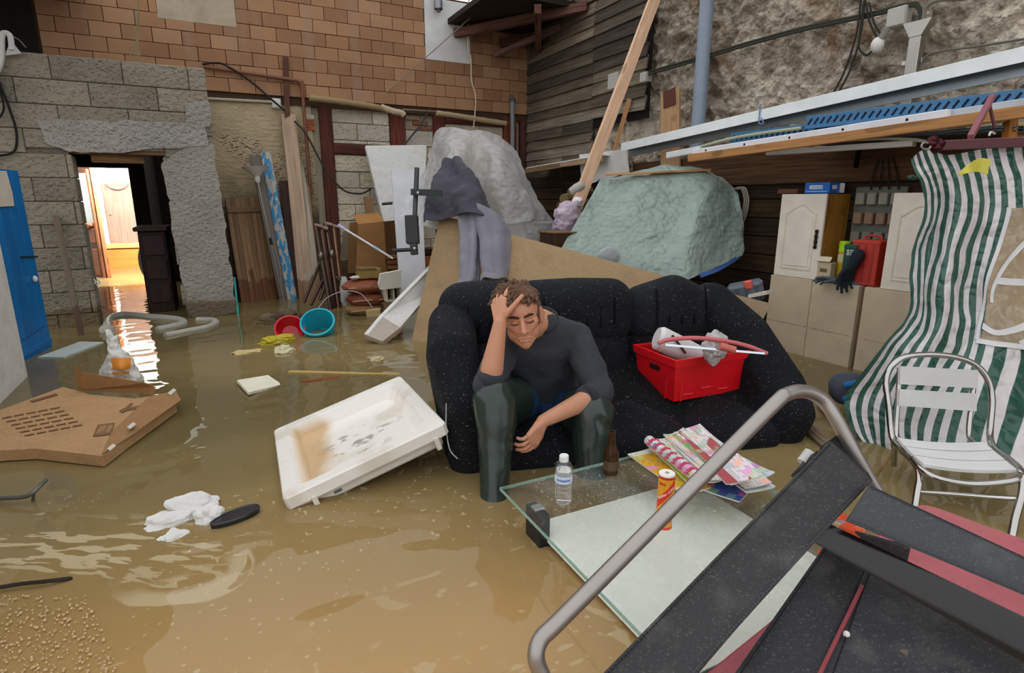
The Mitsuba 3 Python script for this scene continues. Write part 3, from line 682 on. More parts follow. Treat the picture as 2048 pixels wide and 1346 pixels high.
t = thing('gray_drainpipe', 'grey vertical pipe with a tap end near the corner under the tiles', 'pipe')
gp = [P(1025, b, y=YW - 0.06) for b in (200, 330)]
part(t, 'tube', tube([gp[1] + A(0, 0, -0.6), gp[0]], 0.03), 'satin', '#7d8286'); part(t, 'cap', tube([gp[0] + A(0, 0, -0.02), gp[0] + A(0, 0, 0.02)], 0.04), 'satin', '#3c4145'); part(t, 'stub', tube([gp[0] + A(-0.01, 0, 0.02), gp[0] + A(-0.02, 0, 0.08)], 0.014), 'metal', '#5a6066')
# wires strung over the tiled wall
solo('wire', 'thin stay wire running up across the white window board', 'wire', tube(spline([P(774, 184, y=YW - 0.02), P(855, 112, y=YW - 0.15), P(940, 36, y=YW - 0.35), P(985, -4, y=YW - 0.45)]), 0.006, 6), 'matte', '#8a8178')
solo('wire', 'thin wire hanging from the roof corner over the tiles', 'wire', tube(spline([P(1078, 10, y=YW - 0.3), P(1062, 80, y=YW - 0.2), P(1038, 160, y=YW - 0.05)]), 0.005, 6), 'matte', '#8a7a68')
solo('cord', 'cream cord hanging from the tiles to the peak of the clear plastic sheet', 'cord', tube(spline([P(a, b, y=YW - 0.1) for a, b in ((938, -4), (936, 90), (942, 118), (943, 160), (951, 190), (950, 225), (947, 255))]), 0.009, 6), 'matte', '#d3c4a6')
solo('string', 'pale strings tied in a bundle on top of the hut wall', 'string', cat(*[tube(spline([P(277, -4, y=YH + 0.1), P(275, 70, y=YH + 0.1), P(a, 119, y=YH + 0.05)]), 0.005, 5) for a in (257, 268, 275, 280)]), 'matte', '#8b7a55')
t = thing('flue_pipe', 'short corrugated grey flue pipe in front of the tall white window board', 'pipe')
f0, f1 = P(877, -12, y=YW - 0.1), P(877, 19, y=YW - 0.1)
part(t, 'tube', lathe([(0.052 + 0.004 * (i % 2), i * 0.016) for i in range(14)], 20, np.vstack([np.c_[np.eye(3), f1], [0, 0, 0, 1]])), 'metal', '#8d8f94'); part(t, 'tip', lathe([(0.0, -0.03), (0.025, -0.028), (0.03, 0.0), (0.0, 0.01)], 16, np.vstack([np.c_[np.eye(3), f1], [0, 0, 0, 1]])), 'matte', '#6f6a68')
solo('shelf_board', 'dark bracket shelf on the tiles under the roof corner', 'shelf', plank(P(960, 40, y=YW - 0.1), P(1024, 56, y=YW - 0.1), 0.2, 0.03, (0, 0, 1)), 'oldwood', '#5a4638')

# rusty trestle legs
t = thing('steel_trestle', 'bundle of rusty folding trestle legs standing in the water beside the blue bucket', 'trestle')
for i, (a, b, r, col) in enumerate((((631, 450), (662, 640), 0.024, '#5c4a40'), ((643, 455), (668, 650), 0.03, '#6b5348'), ((652, 447), (678, 640), 0.028, '#6b5348'), ((667, 452), (688, 640), 0.028, '#8a6650'))):
    p1, p0 = P(*a, y=6.3 + 0.05 * i), P(b[0], b[1] - 20, z=0) * A(1, 1, 0) + A(0, 0.6, 0)
    p0 = P(b[0], b[1] - 20, y=6.1 + 0.05 * i); p0 = ext(p0, p1)
    part(t, 'leg', tube([p0, p1], r), 'metal', col); part(t, 'end', tube([p1 - A(0.01, 0, 0), p1 + A(0.06, -0.02, -0.02)], r * 0.9), 'metal', '#7d6a5e')
for a, b in (((640, 525), (608, 605)), ((648, 555), (622, 610)), ((640, 515), (700, 585)), ((660, 540), (640, 600))):
    part(t, 'brace', tube([P(*a, y=6.35), P(*b, y=6.2)], 0.016, 8), 'metal', '#5c4a40')
for a in ((642, 512), (664, 508)): part(t, 'collar', ball(P(*a, y=6.2), (0.028, 0.028, 0.045)), 'metal', '#8a8178')
solo('plastic_wrap', 'crumpled clear wrap hanging on the rusty trestle legs', 'plastic wrap', lump(P(690, 585, y=6.1), (0.05, 0.04, 0.17), 3, 0.3, 3, 4), 'gloss', '#a9aaa6')

# foam sheet, boxes, cement bags
t = thing('foam_sheet', 'white polystyrene sheet with a round hole leaning on the timber frame', 'foam sheet')
fc = [P(806, 600, y=6.5), P(840, 600, y=6.5), P(853, 290, y=7.2), P(731, 291, y=7.2)]
fcv = [fc[3], fc[0], fc[1], fc[2]]
part(t, 'sheet', panel(fcv, 0.05), 'dirty', '#e2e1dd', smooth=False)
hp = P(761, 309, y=7.16); fn = nrm(np.cross(fcv[1] - fcv[0], fcv[2] - fcv[0])); fn = fn if fn @ (EYE - hp) > 0 else -fn; hp = Pn(761, 309, fcv[0], fn) + fn * 0.002
part(t, 'hole', lathe([(0.0, 0.0), (0.035, 0.0), (0.035, -0.02), (0, -0.02)], 20, np.vstack([np.c_[nrm(np.cross(fn, (1, 0, 0))), nrm(np.cross(fn, np.cross(fn, (1, 0, 0)))), fn, hp + fn * 0.001], [0, 0, 0, 1]])), 'matte', '#1e1d1b', label='dark round hole')
# stack of boards behind the boxes
solo('short_board', 'short brown board end sticking up left of the foam sheet', 'board', plank(P(762, 612, y=6.75), P(736, 393, y=6.95), 0.1, 0.03, (0, -1, 0)), 'wood', '#8a6a4a')
t = thing('cardboard_box', 'tall open brown cardboard box on the floor behind the cement bags', 'cardboard box')
bo = P(748, 528, y=6.35)
kb = [P(716, 448, y=6.2), P(768, 443, y=6.2), P(775, 555, y=6.15), P(712, 555, y=6.15)]
part(t, 'front', panel([kb[0], kb[3], kb[2], kb[1]], 0.006), 'dirty', '#8a6238', smooth=False)
part(t, 'side', panel([kb[1], kb[2], kb[2] + A(0.25, 0.35, 0), kb[1] + A(0.25, 0.35, 0)], 0.006), 'dirty', '#7a5530', smooth=False)
part(t, 'back', panel([kb[1] + A(0, 0.42, 0), kb[2] + A(0, 0.42, 0), kb[3] + A(0, 0.42, 0), kb[0] + A(0, 0.42, 0)], 0.006), 'dirty', '#8a6238', smooth=False)
part(t, 'flap', panel([P(706, 430, y=6.45), kb[0], kb[1], P(757, 425, y=6.45)], 0.006), 'dirty', '#a6753f', smooth=False)
t = thing('cardboard_sheet', 'dark sheet of cardboard standing left of the tall open box', 'cardboard')
part(t, 'sheet', panel([P(a, b, y=6.7) for a, b in ((686, 462), (680, 520), (716, 516), (722, 460))], 0.008), 'dirty', '#8a7c68', smooth=False)
part(t, 'foot', panel([P(a, b, y=6.6) for a, b in ((678, 522), (680, 580), (720, 580), (720, 515))], 0.008), 'dirty', '#5c4630', smooth=False)
def bag(c, r, col, seed): return lump(c, r, 1.7, 0.16, 3, seed)
for i, (px, py, rr, col, lb) in enumerate(((728, 572, (0.22, 0.16, 0.075), '#8a4f38', 'reddish cement bag on top of the pile of bags beside the trestle'), (732, 597, (0.2, 0.17, 0.07), '#7a3f2c', 'dark red cement bag in the middle of the pile of bags'), (728, 617, (0.19, 0.17, 0.07), '#8a6a40', 'tan cement bag at the bottom of the pile, half in the water'))):
    t = thing('cement_bag', lb, 'bag'); c = P(px, py, y=5.75)
    part(t, 'sack', bag(c, rr, col, i), 'dirty', col); part(t, 'seam', tube([c + A(-rr[0] * 0.8, -rr[1] * 0.75, 0.0), c + A(0, -rr[1] * 1.02, 0.01), c + A(rr[0] * 0.8, -rr[1] * 0.75, 0)], 0.008, 6), 'dirty', '#a98a6a')
t = thing('carton', 'small soaked yellow carton lying on the top cement bag', 'carton')
cc = P(737, 545, y=5.75); part(t, 'box', bx(cc - A(0.11, 0.09, 0.05), cc + A(0.11, 0.09, 0.045), 0.006), 'dirty', '#8a7440'); part(t, 'lid', bx(cc + A(-0.115, -0.095, 0.03), cc + A(0.06, 0.095, 0.055), 0.005), 'dirty', '#6a5630')
solo('paper_scrap', 'white scrap sticking out between the carton and the top cement bag', 'scrap', lump(cc + A(-0.14, -0.05, -0.035), (0.06, 0.04, 0.018), 2, 0.3, 2, 3), 'matte', '#c9c4ba')
t = thing('hollow_brick', 'cream hollow building block beside the cement bags', 'block')
hb = P(788, 588, y=5.5); hw, hh = 0.075, 0.075
sq = lambda x0, x1: [(x0, -hh + 0.014), (x1, -hh + 0.014), (x1, hh - 0.014), (x0, hh - 0.014)]
m = np.eye(4); m[:3, :3] = [[1, 0, 0], [0, 0, -1], [0, 1, 0]]; m[:3, 3] = hb
part(t, 'block', extr([(-hw, -hh), (hw, -hh), (hw, hh), (-hw, hh)], 0.22, np.vstack([np.c_[[1, 0, 0], [0, 0, 1], [0, 1, 0], hb], [0, 0, 0, 1]]), [sq(-hw + 0.012, -0.006), sq(0.006, hw - 0.012)]), 'dirty', '#cfc5b4', smooth=False)
part(t, 'back', bx(hb + A(-hw + 0.005, 0.15, -hh + 0.005), hb + A(hw - 0.005, 0.16, hh - 0.005)), 'matte', '#241e18')
solo('plaster_chunk', 'pale broken slab of plaster standing on the hollow block', 'slab', panel([P(a, b, y=5.45) for a, b in ((762, 548), (758, 570), (762, 580), (802, 575), (803, 540))], 0.06), 'dirty', '#d3ccc0', smooth=False)
solo('white_plank', 'tall white melamine panel standing behind the long foam drawer', 'panel', panel([P(a, b, y=yy) for a, b, yy in ((783, 340, 6.1), (806, 655, 5.6), (856, 655, 5.6), (842, 340, 6.1))], 0.02), 'satin', '#d9dade', smooth=False)
t = thing('small_crate', 'small orange wooden crate between the white panel and the tan sheet', 'crate')
oc = P(850, 520, y=6.0); part(t, 'box', bx(oc - A(0.1, 0.08, 0.06), oc + A(0.1, 0.12, 0.05), 0.005), 'wood', '#a8703c'); part(t, 'shade', bx(oc + A(-0.1, -0.08, 0.06), oc + A(0.1, 0.12, 0.13), 0.005), 'wood', '#3a281c')
t = thing('wooden_crate', 'small brown slatted crate left of the white panel', 'crate')
oc = P(788, 524, y=6.15)
for i in range(3): part(t, 'slat', bx(oc + A(-0.09, -0.06, -0.07 + 0.055 * i), oc + A(0.1, -0.045, -0.03 + 0.055 * i), 0.003), 'wood', ['#8a5c34', '#7a5030', '#94663c'][i])
part(t, 'back', bx(oc + A(-0.09, 0.0, -0.07), oc + A(0.1, 0.1, 0.08), 0.003), 'wood', '#5a3a22')
t = thing('broom_handle', 'white broom handle with a pale blue sleeve slanting down to the crate', 'broom handle')
h0, h1 = P(676, 450, y=6.25), P(786, 517, y=6.0)
part(t, 'stick', tube([h0, h1], 0.011), 'gloss', '#e4e4ea'); part(t, 'sleeve', tube([h0 * 0.35 + h1 * 0.65, h0 * 0.25 + h1 * 0.75], 0.015), 'gloss', '#aebfdc'); part(t, 'grip', tube([h0, h0 * 0.88 + h1 * 0.12], 0.017), 'gloss', '#b9b4e0')
# long white foam drawer-shaped trough
t = thing('foam_trough', 'long white trough of rigid foam lying aslant in the water left of the tan sheet', 'trough')
a0, a1, a2, a3 = P(727, 667, z=0.02), P(764, 684, z=-0.02), P(884, 582, z=0.42), P(870, 545, z=0.55)
W0, W1, W2 = P(762, 628, z=0.17), P(842, 628, z=0.14), P(800, 655, z=0.0)
k = [P(728, 668, d=4.55), P(760, 630, d=4.65), P(868, 530, d=5.1), P(858, 588, d=5.0), P(800, 655, d=4.6), P(765, 683, d=4.5)]
part(t, 'top', panel([k[0], k[1], k[2] + A(-0.02, 0, 0.02), P(852, 540, d=5.12)], 0.03), 'dirty', '#e8e6e2', smooth=False)
part(t, 'side', panel([k[1], k[4], k[3], k[2]], 0.04), 'dirty', '#dedbd6', smooth=False)
part(t, 'end', panel([k[0], k[5], k[4], k[1]], 0.05), 'dirty', '#b9ada0', smooth=False)
part(t, 'inner', panel([k[5] + A(0.03, 0.1, -0.02), k[4] + A(0.03, 0.1, -0.02), k[3] + A(0.0, 0.1, -0.05), k[0] + A(0.4, 0.4, 0.05)][::-1], 0.03), 'dirty', '#cfcac2', smooth=False)
solo('wood_block', 'small tan wood block afloat between the bags and the foam trough', 'block', bx((-0.07, -0.06, -0.04), (0.07, 0.06, 0.05), 0.006, frame((0.9, -0.3, 0.1), (0, 0, 1), P(748, 628, z=0.02))), 'wood', '#b39a6e')
# rubble, bucket, basin, bags
t = thing('rubble_heap', 'small heap of wet rubble rising from the water behind the red basin', 'rubble')
rc = P(572, 640, z=0)
for i in range(16):
    q = rc + A(RNG.normal(0, 0.09), RNG.normal(0.05, 0.06), 0); rr = RNG.uniform(0.035, 0.075); q[2] = max(0, 0.11 - 0.9 * abs(q[0] - rc[0])) * RNG.uniform(0.3, 1)
    part(t, 'stone', lump(q, (rr, rr, rr * 0.7), 2.5, 0.35, 2, i), 'concrete', random.choice(['#7d7064', '#8f8270', '#6a5d50', '#a59a8c']), smooth=50)
solo('pebble_patch', 'low patch of wet gravel breaking the water left of the rubble heap', 'gravel', cat(*[lump(P(532 + RNG.uniform(-22, 22), 642 + RNG.uniform(-8, 8), z=0.0), RNG.uniform(0.012, 0.03), 3, 0.3, 1, i) for i in range(26)]), 'concrete', '#86765e', smooth=50, kind='stuff')
t = thing('blue_bucket', 'turquoise plastic bucket tilted in the water with a wire bail', 'bucket')
bc_, axb = P(640, 668, z=0.0), nrm(A(-0.25, -0.62, 0.75))
mb = np.eye(4); mb[:3, 2] = axb; mb[:3, 0] = nrm(np.cross((0, 0, 1), axb)); mb[:3, 1] = np.cross(axb, mb[:3, 0]); mb[:3, 3] = P(637, 650, z=0.08) - axb * 0.2
part(t, 'pail', lathe([(0, 0), (0.10, 0), (0.135, 0.24), (0.142, 0.245), (0.142, 0.25), (0.13, 0.25), (0.098, 0.012), (0, 0.012)], 36, mb), 'satin', '#12a5bd')
part(t, 'rim', lathe([(0.133, 0.225), (0.145, 0.228), (0.145, 0.25), (0.131, 0.252)], 36, mb), 'satin', '#17b0c8')
part(t, 'bail', tube(spline([P(634, 620, d=dep(mb[:3, 3]) - 0.05), P(655, 595, d=dep(mb[:3, 3]) - 0.02), P(690, 582, d=dep(mb[:3, 3])), P(722, 588, d=dep(mb[:3, 3])), P(745, 615, d=dep(mb[:3, 3]))]), 0.004, 6), 'metal', '#a9a5a8', label='wire bail standing up')
t = thing('red_basin', 'red plastic basin floating against the turquoise bucket', 'basin')
mr = mb.copy(); ar = nrm(A(-0.1, -0.75, 0.6)); mr[:3, 2] = ar; mr[:3, 0] = nrm(np.cross((0, 0, 1), ar)); mr[:3, 1] = np.cross(ar, mr[:3, 0]); mr[:3, 3] = P(580, 660, z=0.04) - ar * 0.06
part(t, 'bowl', lathe([(0, 0), (0.07, 0.0), (0.115, 0.085), (0.122, 0.09), (0.11, 0.093), (0.065, 0.012), (0, 0.012)], 32, mr), 'gloss', '#b3121e'); part(t, 'rim', lathe([(0.112, 0.084), (0.126, 0.085), (0.126, 0.094), (0.112, 0.095)], 32, mr), 'gloss', '#c41a26')
def crumple(c, r, seed, f=2.6, a=0.45, m=None, s=4): return lump(c, r, f, a, s, seed, m)
solo('yellow_bag', 'crumpled yellow and green bag floating in front of the red basin', 'bag', crumple(P(556, 682, z=0.015), (0.13, 0.07, 0.05), 21), 'gloss', '#b8a81c')
solo('cream_rag', 'pale yellow rag half sunk in the water below the yellow bag', 'rag', crumple(P(493, 707, z=-0.01), (0.12, 0.05, 0.028), 22), 'cloth', '#cbb884')
solo('cream_bag', 'pale cream plastic bag half sunk right of the pale yellow rag', 'bag', crumple(P(568, 704, z=-0.005), (0.075, 0.07, 0.045), 23), 'satin', '#cfc7a2')
solo('paper_bit', 'cream scrap of paper poking from the water left of the tan sheet', 'scrap', crumple(P(754, 720, z=0.0), (0.05, 0.03, 0.025), 24), 'matte', '#c9bb92')
solo('white_board', 'white chipboard piece lying half under water in front of the sunk plank', 'board', panel([P(474, 760, z=0.03), P(497, 785, z=0.025), P(575, 766, z=-0.006), P(548, 748, z=-0.006)], 0.016), 'satin', '#e4dfc9', smooth=False)
solo('sunk_plank', 'yellowish plank floating flush with the water toward the tan sheet', 'plank', plank(P(578, 746, z=-0.004), P(800, 752, z=-0.012), 0.035, 0.03), 'wood', '#b59a5c')
solo('red_cloth', 'rusty red cloth just under the surface below the floating plank', 'cloth', crumple(P(640, 762, z=-0.008), (0.16, 0.035, 0.014), 25), 'cloth', '#7d4a2c')
solo('pale_board', 'thin pale greenish board floating at the foot of the blue door', 'board', panel([P(75, 714, z=0.012), P(127, 714, z=0.012), P(207, 684, z=0.012), P(160, 683, z=0.012)], 0.012), 'satin', '#bcc4bc', smooth=False)
t = thing('gray_hose', 'loose grey suction hose lying in loops on the water before the doorway', 'hose')
hz_ = [P(a, b, z=0.0) for a, b in ((222, 668), (214, 648), (222, 636), (250, 630), (295, 634), (335, 637), (362, 641), (366, 648), (345, 654), (315, 660))]
part(t, 'loop', tube(spline(hz_), 0.035, 12), 'satin', '#a9a79e')
part(t, 'loop', tube(spline([P(a, b, z=0.0) for a, b in ((330, 672), (370, 664), (415, 655), (432, 646), (424, 641), (395, 640))]), 0.03, 12), 'satin', '#aba89d')
part(t, 'coupling', ball(P(214, 660, z=0.02), (0.06, 0.045, 0.05)), 'dirty', '#b5b0a5')
# ------------------------------------------------------------------ behind the sofa: tan sheet, trousers, clear film, green tarpaulin
def Pn(px, py, o, n):
    r = CF + CR * ((px - W / 2) / F) - CU * ((py - H / 2) / F)
    return EYE + r * (((o - EYE) @ n) / (r @ n))


sa, sb = P(823, 681, z=0), P(900, 689, z=0)
sTL = P(881, 430, d=dep(sa) + 0.3)
sn = nrm(np.cross(sb - sa, sTL - sa)); sn = sn if sn @ (EYE - sa) > 0 else -sn
S = lambda px, py, k=0.0: Pn(px, py, sa, sn) + sn * k
edge = nrm(sa - sTL)
solo('tan_board', 'big tan plasterboard sheet leaning askew behind the black sofa', 'board', panel([sTL, sa + edge * 0.2 / abs(edge[2]), sb + (sb - sa) * 5.5 + edge * 0.2 / abs(edge[2]), S(1395, 569)], 0.013), 'dirty', '#a58a66', smooth=False)
# grey work trousers thrown over its corner
def sheet(rows, nu, nv, amp=0.02, f=9, seed=0, t=0.006, cyc=0):
    """A cloth through rows of points (one row per height), folded by noise."""
    def even(q, n): x = np.linspace(0, len(q) - 1, n); return np.stack([np.interp(x, np.arange(len(q)), q[:, k]) for k in range(3)], 1)
    R = np.array([even(spline(r, 6), nu) for r in rows])
    C = np.array([even(spline(R[:, i], 8), nv) for i in range(nu)])
    def fn(u, v):
        p = C.copy(); b = trimesh.Trimesh(*[x for x in ((p.reshape(-1, 3)), grid(lambda a, c: np.stack([a, c, 0 * a], -1), nu, nv).faces)], process=False)
        n = np.array(b.vertex_normals).reshape(nu, nv, 3)
        d = amp * ((meshkit.fbm(p * f + seed, 3, seed) - 0.5) * 2 + (0.8 * np.sin(u * cyc * 6.28 + 3 * meshkit.noise(p * 4, seed)) if cyc else 0))
        return p + n * d[..., None]
    return grid(fn, nu, nv, t)


def row(d, *px): return [P(a, b, d=d + (q[0] if q else 0)) for a, b, *q in px]
RS = lambda *px: [S(a, b, k) for a, b, k in px]
t = thing('work_trousers', 'grey work trousers hung over the corner of the tan board', 'trousers')
part(t, 'seat', sheet([RS((886, 350, -.02), (903, 328, .05), (920, 332, .10), (946, 352, .02)), RS((872, 388, .0), (895, 372, .12), (938, 368, .17), (972, 388, .03)), RS((858, 420, .02), (888, 412, .14), (940, 414, .2), (985, 412, .04)),
                       RS((850, 446, .03), (884, 450, .08), (940, 448, .17), (1000, 452, .05))], 70, 60, 0.045, 7, 3, 0.008, 2), 'cloth', '#504e57')
part(t, 'leg', sheet([RS((921, 428, .02), (935, 424, .12), (955, 428, .12), (968, 436, .02)), RS((920, 485, .02), (936, 488, .10), (952, 486, .10), (966, 490, .02)), RS((922, 545, .02), (938, 548, .09), (952, 546, .09), (962, 550, .02)),
                      RS((913, 604, .02), (925, 590, .09), (945, 582, .09), (958, 572, .02))], 36, 60, 0.022, 8, 5, 0.008, 2), 'cloth', '#8a8893')
part(t, 'leg', sheet([RS((940, 430, .03), (965, 425, .15), (1000, 440, .14), (1023, 462, .01)), RS((962, 485, .02), (978, 486, .12), (1003, 490, .11), (1022, 492, .01)), RS((964, 530, .02), (980, 532, .11), (1003, 535, .1), (1021, 532, .01)),
                      RS((966, 570, .02), (980, 566, .11), (1002, 568, .1), (1014, 556, .02))], 36, 60, 0.018, 8, 8, 0.008, 2), 'cloth', '#86848f')
part(t, 'hem', sheet([RS((965, 562, .03), (980, 558, .13), (1002, 560, .12), (1015, 548, .03)), RS((966, 572, .03), (980, 568, .13), (1002, 570, .12), (1014, 558, .03))], 24, 6, 0.004, 9, 8, 0.01), 'cloth', '#918f9a')
part(t, 'waistband', sheet([RS((886, 394, -.02), (905, 396, .11), (935, 402, .17), (965, 394, .02)), RS((884, 403, -.02), (905, 406, .11), (935, 412, .17), (966, 403, .02))], 30, 6, 0.01, 10, 5, 0.008), 'cloth', '#504e57')
# clear film over the rack, and the black stand in front of it
solo('plastic_film', 'large clear plastic film draped in a peak behind the grey trousers', 'plastic sheet',
     sheet([row(5.35, (866, 300, 0.2), (880, 263, 0.3), (918, 259, 0.1), (955, 256), (990, 272, 0.15), (1028, 300, 0.3), (1045, 325, 0.4)),
            row(5.25, (838, 345, 0.2), (868, 312, 0.2), (912, 310, -0.12), (953, 305, 0.05), (992, 318, -0.1), (1040, 340, 0.15), (1062, 356, 0.4)),
            row(5.2, (812, 392, 0.15), (845, 385, 0.05), (900, 382, -0.15), (955, 375, 0.05), (1000, 380, -0.15), (1055, 390, 0.05), (1085, 400, 0.35)),
            row(5.15, (790, 432, 0.1), (835, 448, -0.05), (890, 462, -0.15), (955, 448, 0.0), (1010, 448, -0.1), (1062, 445, 0.0), (1117, 441, 0.3))], 130, 120, 0.045, 5, 11, 0.0, 2), 'film', smooth=True)
solo('plastic_film', 'lower hanging edge of clear plastic film behind the tan board', 'plastic sheet',
     sheet([row(5.2, (960, 440), (1010, 446, -0.05), (1062, 443), (1110, 442, 0.2)), row(5.15, (962, 480), (1010, 488, -0.05), (1062, 500), (1100, 512, 0.2))], 40, 20, 0.02, 5, 12, 0.0), 'film', smooth=True)
t = thing('steel_rack', 'black steel post with a sleeve and side arms standing through the plastic film', 'rack')
ds = 4.62
part(t, 'post', tube([P(827, 488, d=ds), P(834, 336, d=ds)], 0.02, 12), 'satin', '#3c4044')
part(t, 'sleeve', plank(P(826, 487, d=ds), P(823, 432, d=ds), 0.1, 0.08, -CF), 'satin', '#111214')
part(t, 'block', plank(P(829, 509, d=ds - 0.03), P(827, 487, d=ds - 0.03), 0.055, 0.06, -CF), 'satin', '#15171a')
part(t, 'arm', plank(P(822, 384, d=ds - 0.05), P(884, 386, d=ds - 0.05), 0.035, 0.05, (0, 0, 1)), 'satin', '#26302f')
part(t, 'arm', tube([P(785, 501, d=ds - 0.05), P(826, 499, d=ds - 0.05)], 0.016), 'satin', '#1b201e')
part(t, 'arm', tube([P(764, 408, d=ds + 0.1), P(785, 406, d=ds + 0.1)], 0.012), 'satin', '#1b201e')
for a, b in ((836, 386), (829, 497)): part(t, 'bolt', ball(P(a, b, d=ds - 0.1), 0.014, 1), 'chrome', '#c8c8c8')
# shelf boards by the corner and what lies under them
t = thing('corner_shelf', 'white topped shelf board on a brown edge along the weatherboards', 'shelf')
s0, s1 = P(1052, 342, x=3.75), P(1172, 322, x=3.75)
part(t, 'edge', plank(s0, s1 * 0.62 + s0 * 0.38, 0.03, 0.06, (0, 0, 1)), 'wood', '#7d6448'); part(t, 'edge', plank(s1 * 0.62 + s0 * 0.38, s1 + A(0, -0.3, 0), 0.03, 0.05, (0, 0, 1)), 'wood', '#a5896a')
part(t, 'top', plank(s0 + A(0.2, 0, 0.035), s1 + A(0.2, -0.3, 0.045), 0.4, 0.012, (0, 0, 1)), 'satin', '#e6e4ea')
part(t, 'bracket', plank(s0 * 0.4 + s1 * 0.6 + A(0.02, 0, -0.03), P(1128, 385, x=4.0), 0.03, 0.02, (0, 0, 1)), 'oldwood', '#3c2f24')
solo('white_sheet', 'white square board standing on the shelf behind the long leaning plank', 'board', panel([P(a, b, x=3.85) for a, b in ((1158, 309), (1164, 372), (1257, 345), (1252, 298))], 0.015), 'satin', '#d5d2cf', smooth=False)
for i, (px, py, r) in enumerate(((1128, 398, 0.05), (1143, 386, 0.05), (1135, 410, 0.045), (1120, 412, 0.04))):
    solo('log', ['knotty log on the left of the small log pile', 'log at the back of the small log pile', 'log in the middle of the small log pile', 'log at the lower left of the small log pile'][i], 'log', tube([P(px, py, d=5.2), P(px, py, d=5.2) + A(0.3, 0.15, 0.02)], r * (1 + 0.0), 9), 'oldwood', ['#8a7350', '#7a6548', '#94805c', '#6b5840'][i], group='logs under the corner shelf')
solo('plastic_bottle', 'pale grey bottle lying on the log pile under the shelf', 'bottle', tube([P(1140, 384, d=5.0), P(1152, 378, d=5.0), P(1162, 372, d=5.02), P(1168, 368, d=5.03)], [0.03, 0.045, 0.045, 0.02], 14), 'satin', '#a5a295')
for i, (px, py, r, col, lb) in enumerate(((1135, 430, (0.13, 0.1, 0.12), '#b8a4b2', 'pinkish checked laundry bag under the log pile'), (1130, 455, (0.12, 0.1, 0.09), '#9d8b9c', 'lower purple laundry bag beside the leaning plank'), (1155, 404, (0.05, 0.05, 0.045), '#d8d0d8', 'small white parcel on the laundry bags'))):
    solo('laundry_bag', lb, 'bag', lump(P(px, py, d=4.9), r, 2.2, 0.25, 3, 30 + i), 'tarp', col)
t = thing('dark_box', 'low dark wooden box under the laundry bags', 'box'); q = P(1125, 478, d=4.7); part(t, 'box', bx(q - A(0.15, 0.12, 0.06), q + A(0.15, 0.12, 0.05), 0.004), 'wood', '#3c2618'); part(t, 'lid', bx(q + A(-0.16, -0.13, 0.05), q + A(0.16, 0.13, 0.065), 0.004), 'wood', '#6a5038')
# green tarpaulin
D = 4.4
solo('green_tarp', 'pale green tarpaulin over a heap of goods behind the sofa', 'tarpaulin',
     sheet([row(D, (1190, 360, 0.6), (1290, 342, 0.6), (1380, 341, 0.6), (1432, 343, 0.6), (1462, 372, 0.5), (1474, 390, 0.45)),
            row(D, (1203, 349, 0.4), (1290, 349, 0.4), (1378, 349, 0.38), (1436, 349, 0.3), (1464, 384, 0.4), (1476, 400, 0.4)),
            row(D, (1183, 390, 0.3), (1270, 400, 0.26), (1365, 405, 0.28), (1408, 415, 0.12), (1462, 425, 0.3), (1480, 440, 0.35)),
            row(D, (1150, 445, 0.2), (1240, 465, 0.14), (1345, 470, 0.12), (1390, 480, 0.0), (1455, 480, 0.2), (1484, 490, 0.3)),
            row(D, (1110, 520, 0.1), (1205, 555, 0.02), (1318, 585, -0.05), (1375, 560, -0.1), (1450, 526, 0.1), (1482, 512, 0.25))], 140, 120, 0.032, 5.0, 17, 0.0, 1.5), 'tarp', '#8b9b92', smooth=True)
solo('blue_strap', 'blue hem band of the green tarpaulin at its lower right corner', 'strap', sheet([row(D - 0.02, (1398, 548, -0.06), (1440, 532, 0.06), (1479, 508, 0.3)), row(D - 0.03, (1402, 556, -0.06), (1442, 540, 0.06), (1482, 515, 0.3))], 16, 5, 0.003, 8, 2, 0.006), 'satin', '#3d5f9c')
solo('wood_strip', 'thin pale wood strip lying along the top of the green tarpaulin', 'strip', plank(P(1212, 349, d=D + 0.34), P(1420, 340, d=D + 0.36), 0.06, 0.018, (0, 0, 1)), 'wood', '#c39468')
solo('gray_pouch', 'grey plastic pouch half under the torn hole of the green tarpaulin', 'bag', lump(P(1218, 512, d=4.4), (0.1, 0.03, 0.07), 2, 0.2, 3, 8), 'satin', '#a9adb0')
# leaning timbers
solo('long_timber', 'very long pale timber leaning from the laundry bags up past the top of the picture', 'timber', plank(P(1092, 575, d=4.85), P(1318, -25, x=XR - 0.17), 0.105, 0.045, -CF + 0.4 * CR), 'wood', '#dcb594')
solo('stick', 'short pale stick leaning beside the long timber above the white square board', 'stick', plank(P(1217, 343, x=3.95), P(1259, 198, x=XR - 0.14), 0.045, 0.03, -CF), 'wood', '#bd8a5e')
t = thing('upright_board', 'broad brown board standing upright behind the green tarpaulin', 'board')
u0, u1 = P(1345, 350, x=3.92), P(1341, 180, x=3.98)
part(t, 'board', plank(u0 + A(0, 0, -0.3), u1, 0.2, 0.03, (-1, -0.3, 0)), 'wood', '#b08a62')
part(t, 'dark_end', plank(u1 + (u0 - u1) * 0.22 + A(-0.017, 0, 0.02), u1 + A(-0.017, 0, 0.003), 0.13, 0.006, (-1, -0.3, 0)), 'matte', '#5a3428', label='dark red painted top end')
solo('gray_standpipe', 'tall blue-grey plastic pipe running up the rubble wall', 'pipe', tube([P(1390, 335, x=XR - 0.13) + A(0, 0, -0.3), P(1390, 335, x=XR - 0.13) + A(0, 0, 2.6)], 0.062, 20), 'satin', '#8a97a8')
